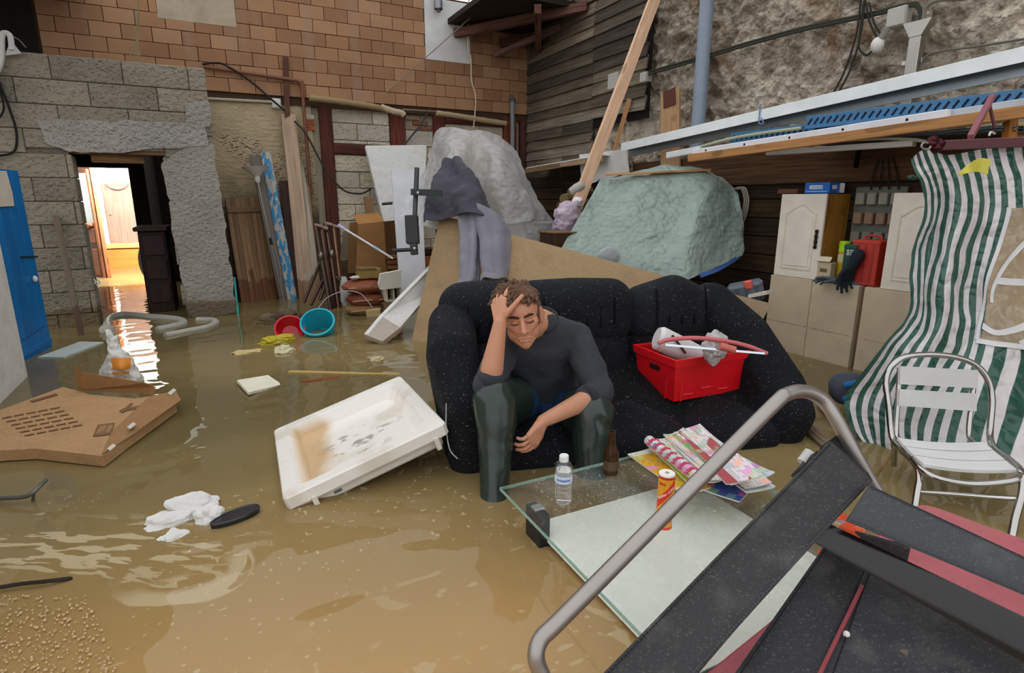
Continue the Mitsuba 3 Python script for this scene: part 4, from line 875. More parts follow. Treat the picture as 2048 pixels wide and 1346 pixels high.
solo('wire_coil', 'pale wire coil hanging in the dark right of the green tarpaulin', 'wire coil', cat(*[tube(spline([P(a + 4 * i, b, x=XR - 0.2) for a, b in ((1468, 378), (1482, 376), (1489, 400), (1484, 430), (1474, 455))]), 0.008, 6) for i in range(3)]), 'satin', '#8d8678')
# ------------------------------------------------------------------ long sections stacked on the right-hand shelf
X1 = 3.62
def rail(name, label, catg, a, b, w, h, mat, col, x=X1, x2=None, rows=None, key=None):
    p0, p1 = P(*a, x=x), P(*b, x=x2 or x); ln = np.linalg.norm(p1 - p0); m = frame(p1 - p0, (0, 0, 1), p0)
    t = thing(name, label, catg)
    if rows == 'u':
        part(t, 'web', bx((0, -w / 2, h - 0.006), (ln, w / 2, h), 0.002, m), mat, col); part(t, 'underside', bx((0.01, -w / 2 + 0.008, 0.012), (ln - 0.01, w / 2 - 0.008, 0.02), 0.001, m), 'metal', '#8d969b'); part(t, 'flange', bx((0, -w / 2, -0.05 if (m[:3, :3] @ A(0, 1, 0))[0] < 0 else 0), (ln, -w / 2 + 0.006, h - 0.004), 0.001, m), mat, col); part(t, 'flange', bx((0, w / 2 - 0.006, -0.05 if (m[:3, :3] @ A(0, 1, 0))[0] > 0 else 0), (ln, w / 2, h - 0.004), 0.001, m), 'metal', '#98a1a6')  # underside and one flange coloured greyer to paint the shading below the channel
        part(t, 'lip', bx((0, w / 2 - 0.002, h * 0.4), (ln, w / 2 + 0.006, h * 0.55), 0.001, m), mat, col)
    else: part(t, 'body', bx((0, -w / 2, 0), (ln, w / 2, h), 0.004, m), mat, col)
    return t, m, ln
rail('steel_channel', 'longest pale grey steel channel slanting across the rubble wall above the other lengths', 'channel', (1250, 303), (2075, 122), 0.1, 0.075, 'satin', '#eef3f4', rows='u', x=3.72)
solo('cable_tie', 'blue string tied round the longest steel channel', 'tie', tube(spline([P(a, b, x=3.66) for a, b in ((1521, 208), (1519, 228), (1518, 246), (1527, 246), (1522, 236))]), 0.005, 6), 'matte', '#6f86b0')
def tray(label, a, b, x, col):
    t, m, ln = rail('cable_tray', label, 'cable tray', a, b, 0.11, 0.012, 'satin', col, x=x)
    part(t, 'side', bx((0, -0.055, -0.03), (ln, -0.045, 0.05), 0.002, m), 'satin', col); part(t, 'side', bx((0, 0.045, -0.03), (ln, 0.055, 0.05), 0.002, m), 'satin', col)
    ys = 1 if (m[:3, :3] @ A(0, 1, 0)) @ (EYE - m[:3, 3]) > 0 else -1
    n = int(ln / 0.045)
    for i in range(n):
        mm = m @ trimesh.transformations.translation_matrix((0.03 + i * 0.045, ys * 0.0555, 0.014)) @ trimesh.transformations.rotation_matrix(0.6, (0, 1, 0))
        for s in (1,): part(t, 'slot', bx((-0.006, -0.002, -0.022), (0.006, 0.002, 0.022), 0, mm if m[1, 0] < 0 else mm), 'matte', '#0d1e30')
tray('perforated blue cable tray on the shelf near the red steel bar', (1622, 250), (2075, 198), 3.66, '#3d74a0')
tray('shorter perforated blue cable tray farther along the shelf', (1470, 281), (1640, 262), 3.72, '#3d74a0')
t, m, ln = rail('white_trim', 'white painted trim board with dark screw holes on the shelf batten', 'trim board', (1388, 312), (1898, 238), 0.05, 0.05, 'satin', '#e6e4e8', x=3.56)
yside = -1 if (m[:3, :3] @ A(0, 1, 0)) @ (EYE - m[:3, 3]) < 0 else 1
for i in range(5): part(t, 'hole', tube([(m @ A(0.15 + i * (ln - 0.35) / 4, yside * 0.0245, 0.026, 1))[:3], (m @ A(0.15 + i * (ln - 0.35) / 4, yside * 0.027, 0.026, 1))[:3]], 0.008, 8), 'matte', '#201c1a')
rail('shelf_batten', 'long orange-brown batten along the front of the shelf', 'batten', (1378, 324), (2075, 233), 0.035, 0.06, 'wood', '#b98552', x=3.55)
rail('gray_profile', 'grey metal profile above the right end of the long batten', 'profile', (1890, 240), (2080, 212), 0.06, 0.045, 'metal', '#b9bec2', x=3.6)
solo('green_pipe', 'long bent pale green pipe hanging under the shelf batten', 'pipe', tube(spline([P(a, b, x=3.66) for a, b in ((1410, 314), (1500, 301), (1620, 287), (1740, 278), (1820, 279), (1868, 286))]), 0.01, 8), 'satin', '#a9ab94')
solo('green_pipe', 'thin pale green strip bowed over the left end of the white trim', 'strip', tube(spline([P(a, b, x=3.62) for a, b in ((1362, 305), (1450, 280), (1520, 267), (1603, 256))]), 0.012, 8), 'satin', '#a3a78c')
rail('pvc_profile', 'white pvc profile lying under the bent green pipe', 'profile', (1535, 311), (1828, 293), 0.05, 0.035, 'satin', '#c4bdb8', x=3.68)
rail('white_batten', 'short white batten end sticking out left of the orange-brown batten', 'batten', (1335, 317), (1400, 305), 0.04, 0.05, 'satin', '#d6d9dc', x=3.6)
for i, (a, b, lb) in enumerate((((1650, 292), (2075, 262), 'upper dark grey corrugated sheet under the batten'), ((1820, 278), (2075, 268), 'lower pale grey corrugated sheet under the batten'))):
    t, m, ln = rail('metal_sheet', lb, 'metal sheet', a, b, 0.5, 0.006, 'metal', '#6b747c', x=3.9)
    for j in range(6): part(t, 'rib', bx((0, -0.24 + j * 0.09, 0.006), (ln, -0.21 + j * 0.09, 0.02), 0.003, m), 'metal', '#7d868e')
solo('shelf_bracket', 'dark bracket under the shelf', 'bracket', plank(P(1717, 300, x=3.9), P(1712, 335, x=3.95), 0.03, 0.02), 'metal', '#1b1816')
# wiring on the rubble wall
xw = XR - 0.09
solo('wall_cable', 'dark cable pair running along the rubble wall up to the grey junction box', 'cable', cat(*[tube(spline([P(a, b + 5 * k, x=xw) for a, b in ((1253, 160), (1300, 143), (1380, 120), (1500, 84), (1620, 52), (1740, 27), (1810, 9), (1836, 10), (1842, 48))]), 0.011, 8) for k in (0, 1)]), 'matte', '#3b3c34')
solo('wall_cable', 'grey cable bending down from the top at the steel bracket', 'cable', tube(spline([P(a, b, x=xw) for a, b in ((1930, -3), (1880, 0), (1852, 15), (1846, 50))]), 0.012, 8), 'matte', '#7c776e')
solo('wall_cable', 'thin grey cable at the right edge of the rubble wall', 'cable', tube(spline([P(a, b, x=xw) for a, b in ((2060, 76), (1960, 92), (1880, 103), (1850, 115), (1838, 150), (1836, 210))]), 0.007, 6), 'matte', '#6f6a60')
for k, pts in enumerate((((1722, 0), (1712, 70), (1690, 140), (1662, 195)), ((1730, 0), (1720, 75), (1698, 145), (1668, 200)), ((1728, 2), (1720, 60), (1718, 95), (1732, 110), (1748, 98)), ((1738, 5), (1748, 45), (1762, 68), (1768, 72)), ((1732, 3), (1738, 40), (1752, 72), (1760, 80)))):
    solo('hanging_wire', ['left of two long thin wires hanging down to the steel channel', 'right of two long thin wires hanging down to the steel channel', 'wire loop curling under the bare bulb', 'outer short wire running to the bulb holder', 'inner short wire running to the bulb holder'][k], 'wire', tube(spline([P(a, b, x=xw - 0.03) for a, b in pts]), 0.007, 6), 'matte', '#2f2e2a')
def jbox(label, px, py, s, sh):
    q = P(px, py, x=XR - 0.09); t = thing('wall_box', label, 'junction box')
    part(t, 'box', bx(q - A(0.03, s, sh), q + A(0.05, s, sh), 0.008), 'satin', '#a9a79e'); part(t, 'lid', bx(q - A(0.04, s * 0.94, sh * 0.94), q + A(-0.025, s * 0.94, sh * 0.94), 0.006), 'satin', '#b5b3aa')
jbox('grey junction box on the rubble wall beside the hanging wires', 1797, 35, 0.06, 0.06)
jbox('tall pale junction box on the rubble wall left of the long timber', 1230, 163, 0.09, 0.085)
jbox('small pale box on the rubble wall right of the long timber', 1291, 155, 0.05, 0.05)
t = thing('bare_bulb', 'white bulb in a holder hanging from the wires on the rubble wall', 'bulb')
q = P(1755, 90, x=XR - 0.16); part(t, 'bulb', lump(q, (0.04, 0.04, 0.05), 1, 0.05, 3), 'gloss', '#dcdad4'); part(t, 'holder', tube([q + A(0, -0.02, 0.035), q + A(0, -0.05, 0.09)], 0.022), 'dirty', '#8d8a80')
t = thing('cable_bracket', 'grey galvanised cable channel with a splayed top fixed upright on the rubble wall', 'bracket')
c0, c1 = P(1814, 212, x=XR - 0.1), P(1829, 75, x=XR - 0.1)
c1 = A(c0[0], c0[1], c1[2]); part(t, 'channel', bx(c0 - A(0.03, 0.036, 0.25), A(c1[0] + 0.03, c1[1] + 0.036, c1[2]), 0.004), 'metal', '#b4b0a8')
part(t, 'splay', extr([(-0.036, 0), (0.036, 0), (0.085, 0.09), (-0.085, 0.09)], 0.06, np.vstack([np.c_[(0, 1, 0), (0, 0, 1), (1, 0, 0), c1 - A(0.03, 0, 0)], [0, 0, 0, 1]])), 'metal', '#b9b5ad')
for s in (-1, 1): part(t, 'lug', bx(c1 + A(-0.01, s * 0.04 - 0.012, -0.16), c1 + A(0, s * 0.06 + 0.012, -0.13), 0.003), 'metal', '#c6c3bc')
# ------------------------------------------------------------------ black sofa
so = P(925, 950, z=0); ss = nrm(P(1585, 890, z=0) - so); sk = A(-ss[1], ss[0], 0); SLN = 1.556
SL = lambda x, y, z: so + ss * x + sk * y + A(0, 0, z)


def hull(*b): return [x for p, r in b for x in (p, r)]
def pad(bones, tight=0.03, it=10): return skin([hull(*[(SL(*p), r) for p, r in b]) for b in bones], tight, it)


t = thing('sofa', 'large plump black corduroy sofa standing in the flood water', 'sofa')
part(t, 'base', pad([[((0.06, 0.12, -0.16), 0.06), ((SLN - 0.02, 0.12, -0.16), 0.06), ((0.06, 0.78, -0.16), 0.06), ((SLN, 0.78, -0.16), 0.06), ((0.06, 0.12, 0.03), 0.05), ((SLN - 0.02, 0.12, 0.03), 0.05), ((0.06, 0.78, 0.3), 0.05), ((SLN, 0.78, 0.3), 0.05)]]), 'cord', '#141517', smooth=True)
xs = [0.1, 0.6, 1.06, 1.5]
for i in range(3):
    a, b = xs[i] + 0.065, xs[i + 1] - 0.06
    part(t, 'seat_cushion', pad([[((a, 0.08, 0.02), 0.085), ((b, 0.08, 0.02), 0.085), ((a, 0.07, -0.08), 0.07), ((b, 0.07, -0.08), 0.07), ((a, 0.6, 0.07), 0.08), ((b, 0.6, 0.07), 0.08), (((a + b) / 2, 0.28, 0.07), 0.095)]]), 'cord', '#1a1b1e', smooth=True)
zs = [0.3, 0.53]
xb = [-0.02, 0.36, 0.98, 1.5]
for i in range(3):
    a, b = xb[i] + 0.115, xb[i + 1] - 0.09
    part(t, 'back_cushion', pad([[((a, 0.66, 0.22), 0.11), ((b, 0.66, 0.22), 0.11), ((a, 0.70, 0.36), 0.11), ((b, 0.70, 0.36), 0.11), (((a + b) / 2, 0.64, 0.28), 0.13)]]), 'cord', '#1c1d20', smooth=True)
    ridges = [[((a, 0.72, 0.56 + (0.02 if i < 2 else -0.02)), 0.13), ((b, 0.72, 0.56 + (0.02 if i < 2 else -0.04)), 0.13), ((a, 0.70, 0.47), 0.12), ((b, 0.70, 0.47), 0.12), (((a + b) / 2, 0.70, 0.585), 0.135)]]
    part(t, 'headrest', pad(ridges), 'cord', '#212226', smooth=True)
    n = [4, 6, 5][i]
    for j in range(n):
        x = a - 0.02 + (b - a + 0.04) * (j + 0.5) / n
        part(t, 'tuck_seam', tube(spline([SL(x, 0.565, 0.47), SL(x, 0.575, 0.53), SL(x, 0.585, 0.60), SL(x + 0.005, 0.62, 0.66)]), 0.004, 6), 'cord', '#0c0c0e')
part(t, 'piping', tube(spline([SL(0.325, 0.74, 0.71), SL(0.37, 0.63, 0.69), SL(0.40, 0.575, 0.62), SL(0.40, 0.56, 0.5), SL(0.39, 0.57, 0.4)]), 0.01, 8), 'cord', '#222226')
part(t, 'arm', pad([[((0.03, 0.66, 0.5), 0.12), ((0.0, 0.36, 0.42), 0.12), ((0.06, 0.7, 0.1), 0.12)], [((0.0, 0.36, 0.42), 0.12), ((0.03, 0.1, 0.25), 0.10), ((0.06, 0.2, -0.1), 0.10), ((0.06, 0.7, 0.0), 0.1)], [((0.03, 0.1, 0.25), 0.10), ((0.05, 0.09, -0.1), 0.085), ((0.06, 0.5, -0.1), 0.1)]]), 'cord', '#1a1b1e', smooth=True)
part(t, 'arm', pad([[((1.5, 0.72, 0.54), 0.13), ((1.58, 0.5, 0.40), 0.14), ((1.55, 0.72, 0.1), 0.12)], [((1.58, 0.5, 0.40), 0.14), ((1.62, 0.22, 0.20), 0.125), ((1.55, 0.6, 0.0), 0.12)], [((1.62, 0.22, 0.2), 0.125), ((1.6, 0.1, 0.12), 0.11), ((1.52, 0.14, -0.12), 0.10), ((1.5, 0.6, -0.1), 0.1)]]), 'cord', '#1a1b1e', smooth=True)
part(t, 'thread', tube(spline([SL(-0.055, 0.06, 0.3), SL(-0.06, 0.03, 0.2), SL(-0.05, 0.0, 0.12), SL(-0.02, -0.01, 0.08)]), 0.003, 5), 'matte', '#a8a8a4', label='loose pale thread')
# ------------------------------------------------------------------ the man
J = lambda px, py, d: P(px, py, d=d)
pel, belly, chest = J(1085, 790, 2.78), J(1085, 745, 2.72), J(1088, 690, 2.62)
nk = J(1082, 645, 2.52); shR, shL = J(1152, 676, 2.60), J(1010, 690, 2.52)
elL, wrL = J(978, 772, 2.28), J(1000, 645, 2.25)
elR, wrR = J(1200, 786, 2.45), J(1086, 842, 2.26)
knL, anL = J(990, 800, 2.28), J(990, 985, 2.22)
knR, anR = J(1184, 826, 2.42), J(1184, 958, 2.40)
hipL, hipR = J(1050, 805, 2.74), J(1125, 812, 2.78)
anL, anR = ext(anL, knL, -0.13), ext(anR, knR, -0.13)
hc = J(1042, 634, 2.36)
hu = nrm(CU * 0.93 - CF * 0.32 - CR * 0.16); hf = nrm(-CF - 0.3 * CU + 0.05 * CR); hf = nrm(hf - hu * (hf @ hu)); hx = np.cross(hu, hf); hx = hx if hx @ CR > 0 else -hx
KH = 1.05
Hd = lambda x, f, u: hc + KH * (hx * x + hf * f + hu * u)
head = [hull((Hd(0, -.02, .04), .078), (Hd(0, .02, .035), .072), (Hd(0, -.045, .02), .07)),
        hull((Hd(0, .035, .05), .05), (Hd(.03, .035, -.05), .034), (Hd(-.03, .035, -.05), .034), (Hd(0, -.03, .0), .06)),
        hull((Hd(.034, .03, -.06), .028), (Hd(-.034, .03, -.06), .028), (Hd(0, .058, -.092), .024), (Hd(0, .055, -.03), .03)),
        hull((Hd(.038, .05, -.008), .028), (Hd(-.038, .05, -.008), .028), (Hd(0, .05, -.05), .034)),
        hull((Hd(0, .08, .012), .010), (Hd(0, .103, -.03), .0125), (Hd(0, .075, -.03), .014)), hull((Hd(.012, .088, -.034), .0095), (Hd(-.012, .088, -.034), .0095)),
        hull((Hd(.02, .076, -.062), .0075), (Hd(0, .083, -.060), .008), (Hd(-.02, .076, -.062), .0075)), hull((Hd(.016, .076, -.073), .0075), (Hd(-.016, .076, -.073), .0075), (Hd(0, .081, -.073), .008)),
        hull((Hd(.014, .075, .022), .011), (Hd(.046, .06, .022), .011)), hull((Hd(-.014, .075, .022), .011), (Hd(-.046, .06, .022), .011)),
        hull((Hd(0, -.03, -.06), .055), (nk, .062))]
for s in (-1, 1): head += [hull((Hd(s * .08, -.012, .018), .010), (Hd(s * .086, -.022, -.004), .012), (Hd(s * .077, -.008, -.032), .009)), hull((Hd(s * .08, -.008, .01), .007), (Hd(s * .078, -.004, -.03), .007))]


def hand(w, d, n, curl, spread=0.06, side=1, k=1.0, tcurl=0.3):
    """Bones of a hand: w wrist, d towards the knuckles, n out of the palm; the thumb is on the side * (d x n) edge."""
    d = nrm(d); n = nrm(n - d * (n @ d)); a = np.cross(d, n) * side; b = []
    kn = [(0.030, 0.088), (0.010, 0.094), (-0.011, 0.089), (-0.030, 0.080)]
    b.append(hull((w, 0.024 * k), (w + (d * 0.05 + a * 0.022) * k, 0.0145 * k), (w + (d * 0.05 - a * 0.022) * k, 0.0135 * k)))
    b.append(hull(*[(w + (a * x + d * y) * k, 0.0115 * k) for x, y in kn], (w + (d * 0.035 + a * 0.024) * k, 0.014 * k), (w + (d * 0.035 - a * 0.02) * k, 0.013 * k)))
    for i, ((x, y), ln) in enumerate(zip(kn, (0.070, 0.079, 0.073, 0.057))):
        p = w + (a * x + d * y) * k; ang = 0; r = 0.0092 - 0.0008 * (i == 3)
        for j, fr in enumerate((0.45, 0.30, 0.25)):
            ang += curl[i] * (0.8, 1.1, 0.7)[j]
            dd = nrm(d * math.cos(ang) + n * math.sin(ang) + a * spread * (1.2 - i * 0.8)); q = p + dd * ln * fr * k
            b.append(hull((p, r * k), (q, (r - 0.0008) * k))); p = q; r -= 0.0008
    p = w + (a * 0.024 + d * 0.025 + n * 0.004) * k; td = nrm(a * 0.72 + d * 0.68 + n * 0.25)
    for ln, r in ((0.042, 0.0125), (0.034, 0.0105), (0.026, 0.0095)):
        q = p + td * ln * k; b.append(hull((p, r * k), (q, (r - 0.0012) * k))); p = q; td = nrm(td + d * tcurl + n * tcurl)
    return b


LH = hand(wrL, nrm(J(998, 598, 2.28) - wrL), nrm(CR * 0.62 + CF * 0.78), (0.30, 0.34, 0.4, 0.42), 0.05, -1, 1.0, 0.1)
RH = hand(wrR, nrm(J(1066, 876, 2.24) - wrR), nrm(CF * 0.6 - CR * 0.75), (0.42, 0.5, 0.55, 0.6), 0.03, 1, 1.0, 0.25)
arms = [hull((shL, .05), (elL, .043)), hull((elL, .043), (elL * .72 + wrL * .28, .046), (elL * .7 + wrL * .3, .044)), hull((elL * .72 + wrL * .28, .046), (wrL, .026)),
        hull((shR, .05), (elR, .043)), hull((elR, .043), (elR * .72 + wrR * .28, .044)), hull((elR * .72 + wrR * .28, .044), (wrR, .026))]
trunk = [hull((nk, .062), (shL, .05), (shR, .05), (chest, .09)), hull((shL, .05), (shR, .05), (chest, .1), (belly, .09)), hull((belly, .1), (pel, .1), (hipL, .08), (hipR, .08)),
         hull((hipL, .08), (knL, .055)), hull((hipR, .08), (knR, .055)), hull((knL, .055), (anL, .035)), hull((knR, .055), (anR, .035))]
man = thing('person', 'man in dark sweater and green waders slumped on the sofa, hand in hair', 'person')
part(man, 'body', skin(head + arms + LH + RH + trunk, 0.006, 5), 'satin', '#c48a6c', smooth=True, label='bare skin of face, forearms and hands')
# hair: a cap with many short locks combed towards the viewer's left
hb_ = [hull((Hd(0, -.022, .052), .086), (Hd(0, .004, .068), .073), (Hd(0, -.05, .02), .08)), hull((Hd(.05, -.03, .03), .04), (Hd(.052, -.03, -.02), .034), (Hd(0, -.06, -.04), .055), (Hd(-.05, -.03, -.02), .034))]
rg = np.random.default_rng(3)
for i in range(210):
    th, ph = rg.uniform(-2.4, 2.4), rg.uniform(0.05, 1.35)
    nd = A(math.sin(th) * math.sin(ph), math.cos(th) * math.sin(ph), math.cos(ph))
    if nd[1] > 0.86: continue
    p = Hd(*(nd * A(.08, .088, .08) + A(0, -.015, .048)))
    tdir = nrm(-0.55 * hx + 0.35 * hf * (1 if nd[1] > -0.2 else -1) + 0.4 * (hx * nd[0] + hf * nd[1] + hu * nd[2]) - 0.2 * hu + rg.normal(0, .22, 3))
    hb_.append(hull((p, .0085), (p + tdir * rg.uniform(.018, .034), .0065), (p + tdir * rg.uniform(.036, .046) - nd[2] * hu * .016, .0045)))
part(man, 'hair', skin(hb_, 0.006, 2), 'cord', '#6a5040', smooth=True, label='short tousled brown hair')
for s in (-1, 1):
    part(man, 'eyebrow', skin([hull((Hd(s * .013, .088, .024), .0045), (Hd(s * .032, .083, .029), .005), (Hd(s * .048, .066, .024), .0035))], 0.005, 1), 'matte', '#3a2a20', smooth=True)
    part(man, 'eyelid', skin([hull((Hd(s * .02, .079, .004), .0065), (Hd(s * .032, .077, .005), .0075), (Hd(s * .042, .070, .003), .0055))], 0.004, 1), 'satin', '#b57c60', smooth=True)
    part(man, 'eyelash', tube(spline([Hd(s * .018, .0845, -.001), Hd(s * .032, .0845, -.004), Hd(s * .045, .075, -.001)]), 0.0016, 6), 'matte', '#2a1f19')
cuL, cuR = elL * 0.93 + wrL * 0.07, elR * 0.80 + wrR * 0.20
sw = [hull((nk - hu * 0.015, .072), (shL, .068), (shR, .07), (chest, .12)), hull((shL, .07), (shR, .072), (chest, .125), (belly, .115)), hull((chest, .12), (belly, .125), (pel + A(0, 0, .03), .125), (pel + ss * 0.09, .1), (pel - ss * 0.09, .1)),
      hull((shL, .07), (shL * .4 + elL * .6, .066), (elL, .062)), hull((elL, .062), (cuL + (wrL - elL) * 0.0, .060)),
      hull((shR, .074), (shR * .45 + elR * .55, .07)), hull((shR * .45 + elR * .55, .07), (elR, .062)), hull((elR, .062), (cuR, .058))]
swm = skin(sw, 0.012, 8)
v = np.array(swm.vertices); nn = np.array(swm.vertex_normals); v = v + nn * (rug(v, 12, 0.012, 4) + 0.006 * np.sin(60 * (v @ nrm(elR - shR)) + 6 * meshkit.noise(v * 9, 3)) * np.clip(1 - np.linalg.norm(v - elR, axis=1) / 0.22, 0, 1))[:, None]
part(man, 'sweater', trimesh.Trimesh(v, swm.faces, process=False), 'cloth', '#3f4146', smooth=True, label='dark charcoal knitted sweater with pushed-up sleeves')
for c, o_, r in ((cuL, wrL, .062), (cuR, wrR, .06)):
    e = nrm(o_ - c); part(man, 'cuff', tube([c - e * .012, c - e * 0.004, c + e * .012, c + e * .024], [r * .9, r, r * 1.0, r * .93], 20), 'cloth', '#36383d', smooth=True)
part(man, 'collar', tube([nk + nrm(np.cos(a) * hx + np.sin(a) * nrm(hf - hu * .2)) * .072 + hu * (.012 - .02 * math.sin(a)) for a in np.linspace(0, 6.0, 24)], .011, 8, True), 'cloth', '#36383d', smooth=True)
part(man, 'jeans', skin([hull((pel, .115), (hipL, .1), (hipR, .1)), hull((hipL, .1), (hipL * .5 + knL * .5, .085)), hull((hipR, .1), (hipR * .5 + knR * .5, .085))], 0.014, 8), 'cloth', '#2a3f60', smooth=True, label='blue jeans showing between the waders')
for i, (h, k_, a_, rk, ra) in enumerate(((hipL, knL, anL, .094, .054), (hipR, knR, anR, .094, .066))):
    top = h * .45 + k_ * .55 if i == 0 else h * .3 + k_ * .7
    b = skin([hull((top, .108), (k_ + A(0, 0, -0.005), rk)), hull((k_ + A(0, 0, -0.005), rk), (k_ * .6 + a_ * .4, ra + .012)), hull((k_ * .6 + a_ * .4, ra + .01), (a_, ra)), hull((a_, ra), (a_ + (-CF * .9) * .12 * A(1, 1, 0) + A(0, 0, -.02), .05))], 0.012, 70)
    v = np.array(b.vertices); nn = np.array(b.vertex_normals); near_k = np.exp(-(np.linalg.norm(v - k_, axis=1) / 0.16) ** 2)
    fold = np.sin(48 * (v @ nrm(A(0.3, 0.2, 1))) + 7 * meshkit.noise(v * 8, 2 + i)) * np.clip((v - k_) @ CR * 8 + .4, 0, 1)
    v = v + nn * (rug(v, 4.5, 0.012, 7 + i) + 0.007 * fold * near_k)[:, None]
    part(man, 'wader', trimesh.Trimesh(v, b.faces, process=False), 'rubber', '#24302a', smooth=True, label='dark green rubber wader')
# ------------------------------------------------------------------ red crate on the sofa
cz = 0.158
ka, kb_, kc_ = P(1347, 805, z=cz), P(1480, 782, z=cz), P(1302, 770, z=cz)
kx = nrm(kb_ - ka); ky = A(-kx[1], kx[0], 0); ky = ky if ky @ (kc_ - ka) > 0 else -ky
CL, CW, CH = 0.43, 0.28, 0.215
MC = np.vstack([np.c_[kx, ky, (0, 0, 1), ka + A(0, 0, 0.004)], [0, 0, 0, 1]])
t = thing('red_crate', 'bright red plastic crate of odds and ends on the sofa seat', 'crate')
def wall4(z0, z1, o0, o1, th):
    r0, r1 = [np.array([(-o, -o), (CL + o, -o), (CL + o, CW + o), (-o, CW + o)]) for o in (o0, o1)]
    i0, i1 = [np.array([(-o + th, -o + th), (CL + o - th, -o + th), (CL + o - th, CW + o - th), (-o + th, CW + o - th)]) for o in (o0, o1)]
    v = np.vstack([np.c_[r0, [z0] * 4], np.c_[r1, [z1] * 4], np.c_[i1, [z1] * 4], np.c_[i0, [z0] * 4]]); f = []
    for k in range(4):
        for j in range(4): f.append([k * 4 + j, k * 4 + (j + 1) % 4, ((k + 1) % 4) * 4 + (j + 1) % 4, ((k + 1) % 4) * 4 + j])
    b = trimesh.Trimesh(v, np.vstack([[q[0], q[1], q[2]] for q in f] + [[q[0], q[2], q[3]] for q in f]), process=False); b.apply_transform(MC); return b
part(t, 'wall', wall4(0.0, CH, 0.0, 0.022, 0.006), 'satin', '#d8121c', smooth=False)
part(t, 'bottom', bx((0.003, 0.003, 0), (CL - 0.003, CW - 0.003, 0.006), 0, MC), 'satin', '#b80f18')
part(t, 'rim', wall4(CH - 0.035, CH + 0.004, 0.026, 0.032, 0.014), 'satin', '#e01722', smooth=False)
part(t, 'rib', bx((0.03, -0.012, 0.0), (0.042, 0.0, CH - 0.03), 0.002, MC), 'satin', '#d8121c')
part(t, 'rib', bx((-0.012, 0.05, 0.0), (0.0, 0.062, CH - 0.03), 0.002, MC), 'satin', '#c01019')
part(t, 'hand_hole', bx((-0.0205, 0.10, CH - 0.085), (-0.012, 0.18, CH - 0.06), 0.003, MC), 'matte', '#2a0607', label='dark hand hole in the end')
part(t, 'scuff', cat(*[bx((0.05 + 0.11 * i, -0.0105 + 0.000 * i, 0.03 + 0.02 * (i % 2)), (0.11 + 0.11 * i, -0.0075, 0.033 + 0.02 * (i % 2)), 0, MC) for i in range(3)]), 'matte', '#e8606a')
mc = lambda x, y, z: (MC @ A(x, y, z, 1))[:3]
solo('white_jug', 'white plastic jug lying in the left end of the red crate', 'jug', tube([mc(0.0, 0.16, CH + 0.075), mc(0.012, 0.155, CH + 0.07), mc(0.10, 0.12, CH + 0.02), mc(0.2, 0.1, CH - 0.03), mc(0.21, 0.1, CH - 0.035)], [0.05, 0.062, 0.064, 0.06, 0.05], 20), 'satin', '#d9d5d2')
solo('strap_piece', 'dark strip lying over the white jug', 'strap', tube(spline([mc(0.04, 0.09, CH + 0.095), mc(0.055, 0.06, CH + 0.06), mc(0.09, 0.045, CH + 0.01)]), 0.006, 6), 'matte', '#3a3032')
t = thing('bow_saw', 'bow saw with a red tubular frame lying across the red crate', 'saw')
sw_ = [P(a, b, d=2.62) for a, b in ((1316, 686), (1340, 679), (1390, 676), (1445, 681), (1495, 692), (1534, 707))]
part(t, 'bow', tube(spline(sw_), 0.010, 10), 'satin', '#c9656a'); part(t, 'blade', plank(P(1330, 690, d=2.6), P(1530, 707, d=2.6), 0.003, 0.012, CU), 'chrome', '#d5dbe2')
part(t, 'handle', tube([P(1440, 692, d=2.58), P(1470, 700, d=2.58)], 0.017, 10), 'satin', '#c96a5e')
solo('clear_bag', 'clear plastic bag bunched under the bow saw in the red crate', 'bag', lump(P(1430, 695, d=2.68), (0.06, 0.05, 0.075), 2.2, 0.4, 4, 41), 'tarp', '#b9b2b2')
solo('gray_tray', 'grey tray showing between the jug and the clear bag in the red crate', 'tray', bx((0.17, 0.05, CH - 0.03), (0.36, 0.2, CH - 0.015), 0.005, MC @ trimesh.transformations.rotation_matrix(0.12, (0, 1, 0), (0.2, 0, CH))), 'satin', '#bdb9b6')

# ------------------------------------------------------------------ kitchen units along the right-hand wall
xc = 3.78
yy = lambda px, py: P(px, py, x=xc)[1]
zc = lambda px, py: P(px, py, x=xc)[2]
yA, yB_, yC_, yD = yy(1534, 620), yy(1616, 632), yy(1707, 660), yy(1725, 580)
zt = zc(1625, 560)
creme = '#c9b79c'
def base_unit(label, y1, y0):
    t = thing('base_cabinet', label, 'cabinet')
    part(t, 'carcass', bx((xc + 0.02, y0, -0.2), (xc + 0.27, y1, zt), 0.003), 'satin', '#b7a389')
    part(t, 'door', bx((xc, y0 + 0.002, -0.05), (xc + 0.018, y1 - 0.002, zt), 0.003), 'satin', creme)
    zl = zc(1600, 652)
    part(t, 'tide_line', cat(*[bx((xc - 0.0008, y0 + 0.01 + (y1 - y0 - 0.02) * i / 30, zl + RNG.uniform(-.002, .002)), (xc + 0.001, y0 + 0.01 + (y1 - y0 - 0.02) * i / 30 + RNG.uniform(.003, .009), zl + 0.004)) for i in range(30)]), 'matte', '#6f5f4a', smooth=False, label='dotted brown tide line')
    return t
base_unit('cream base cabinet nearest the green tarpaulin, standing in the water', yA, yB_)
base_unit('cream base cabinet in the middle under the toolboxes', yB_, yC_)
base_unit('cream base cabinet partly behind the striped sheet', yD - 0.01, yD - 0.45)
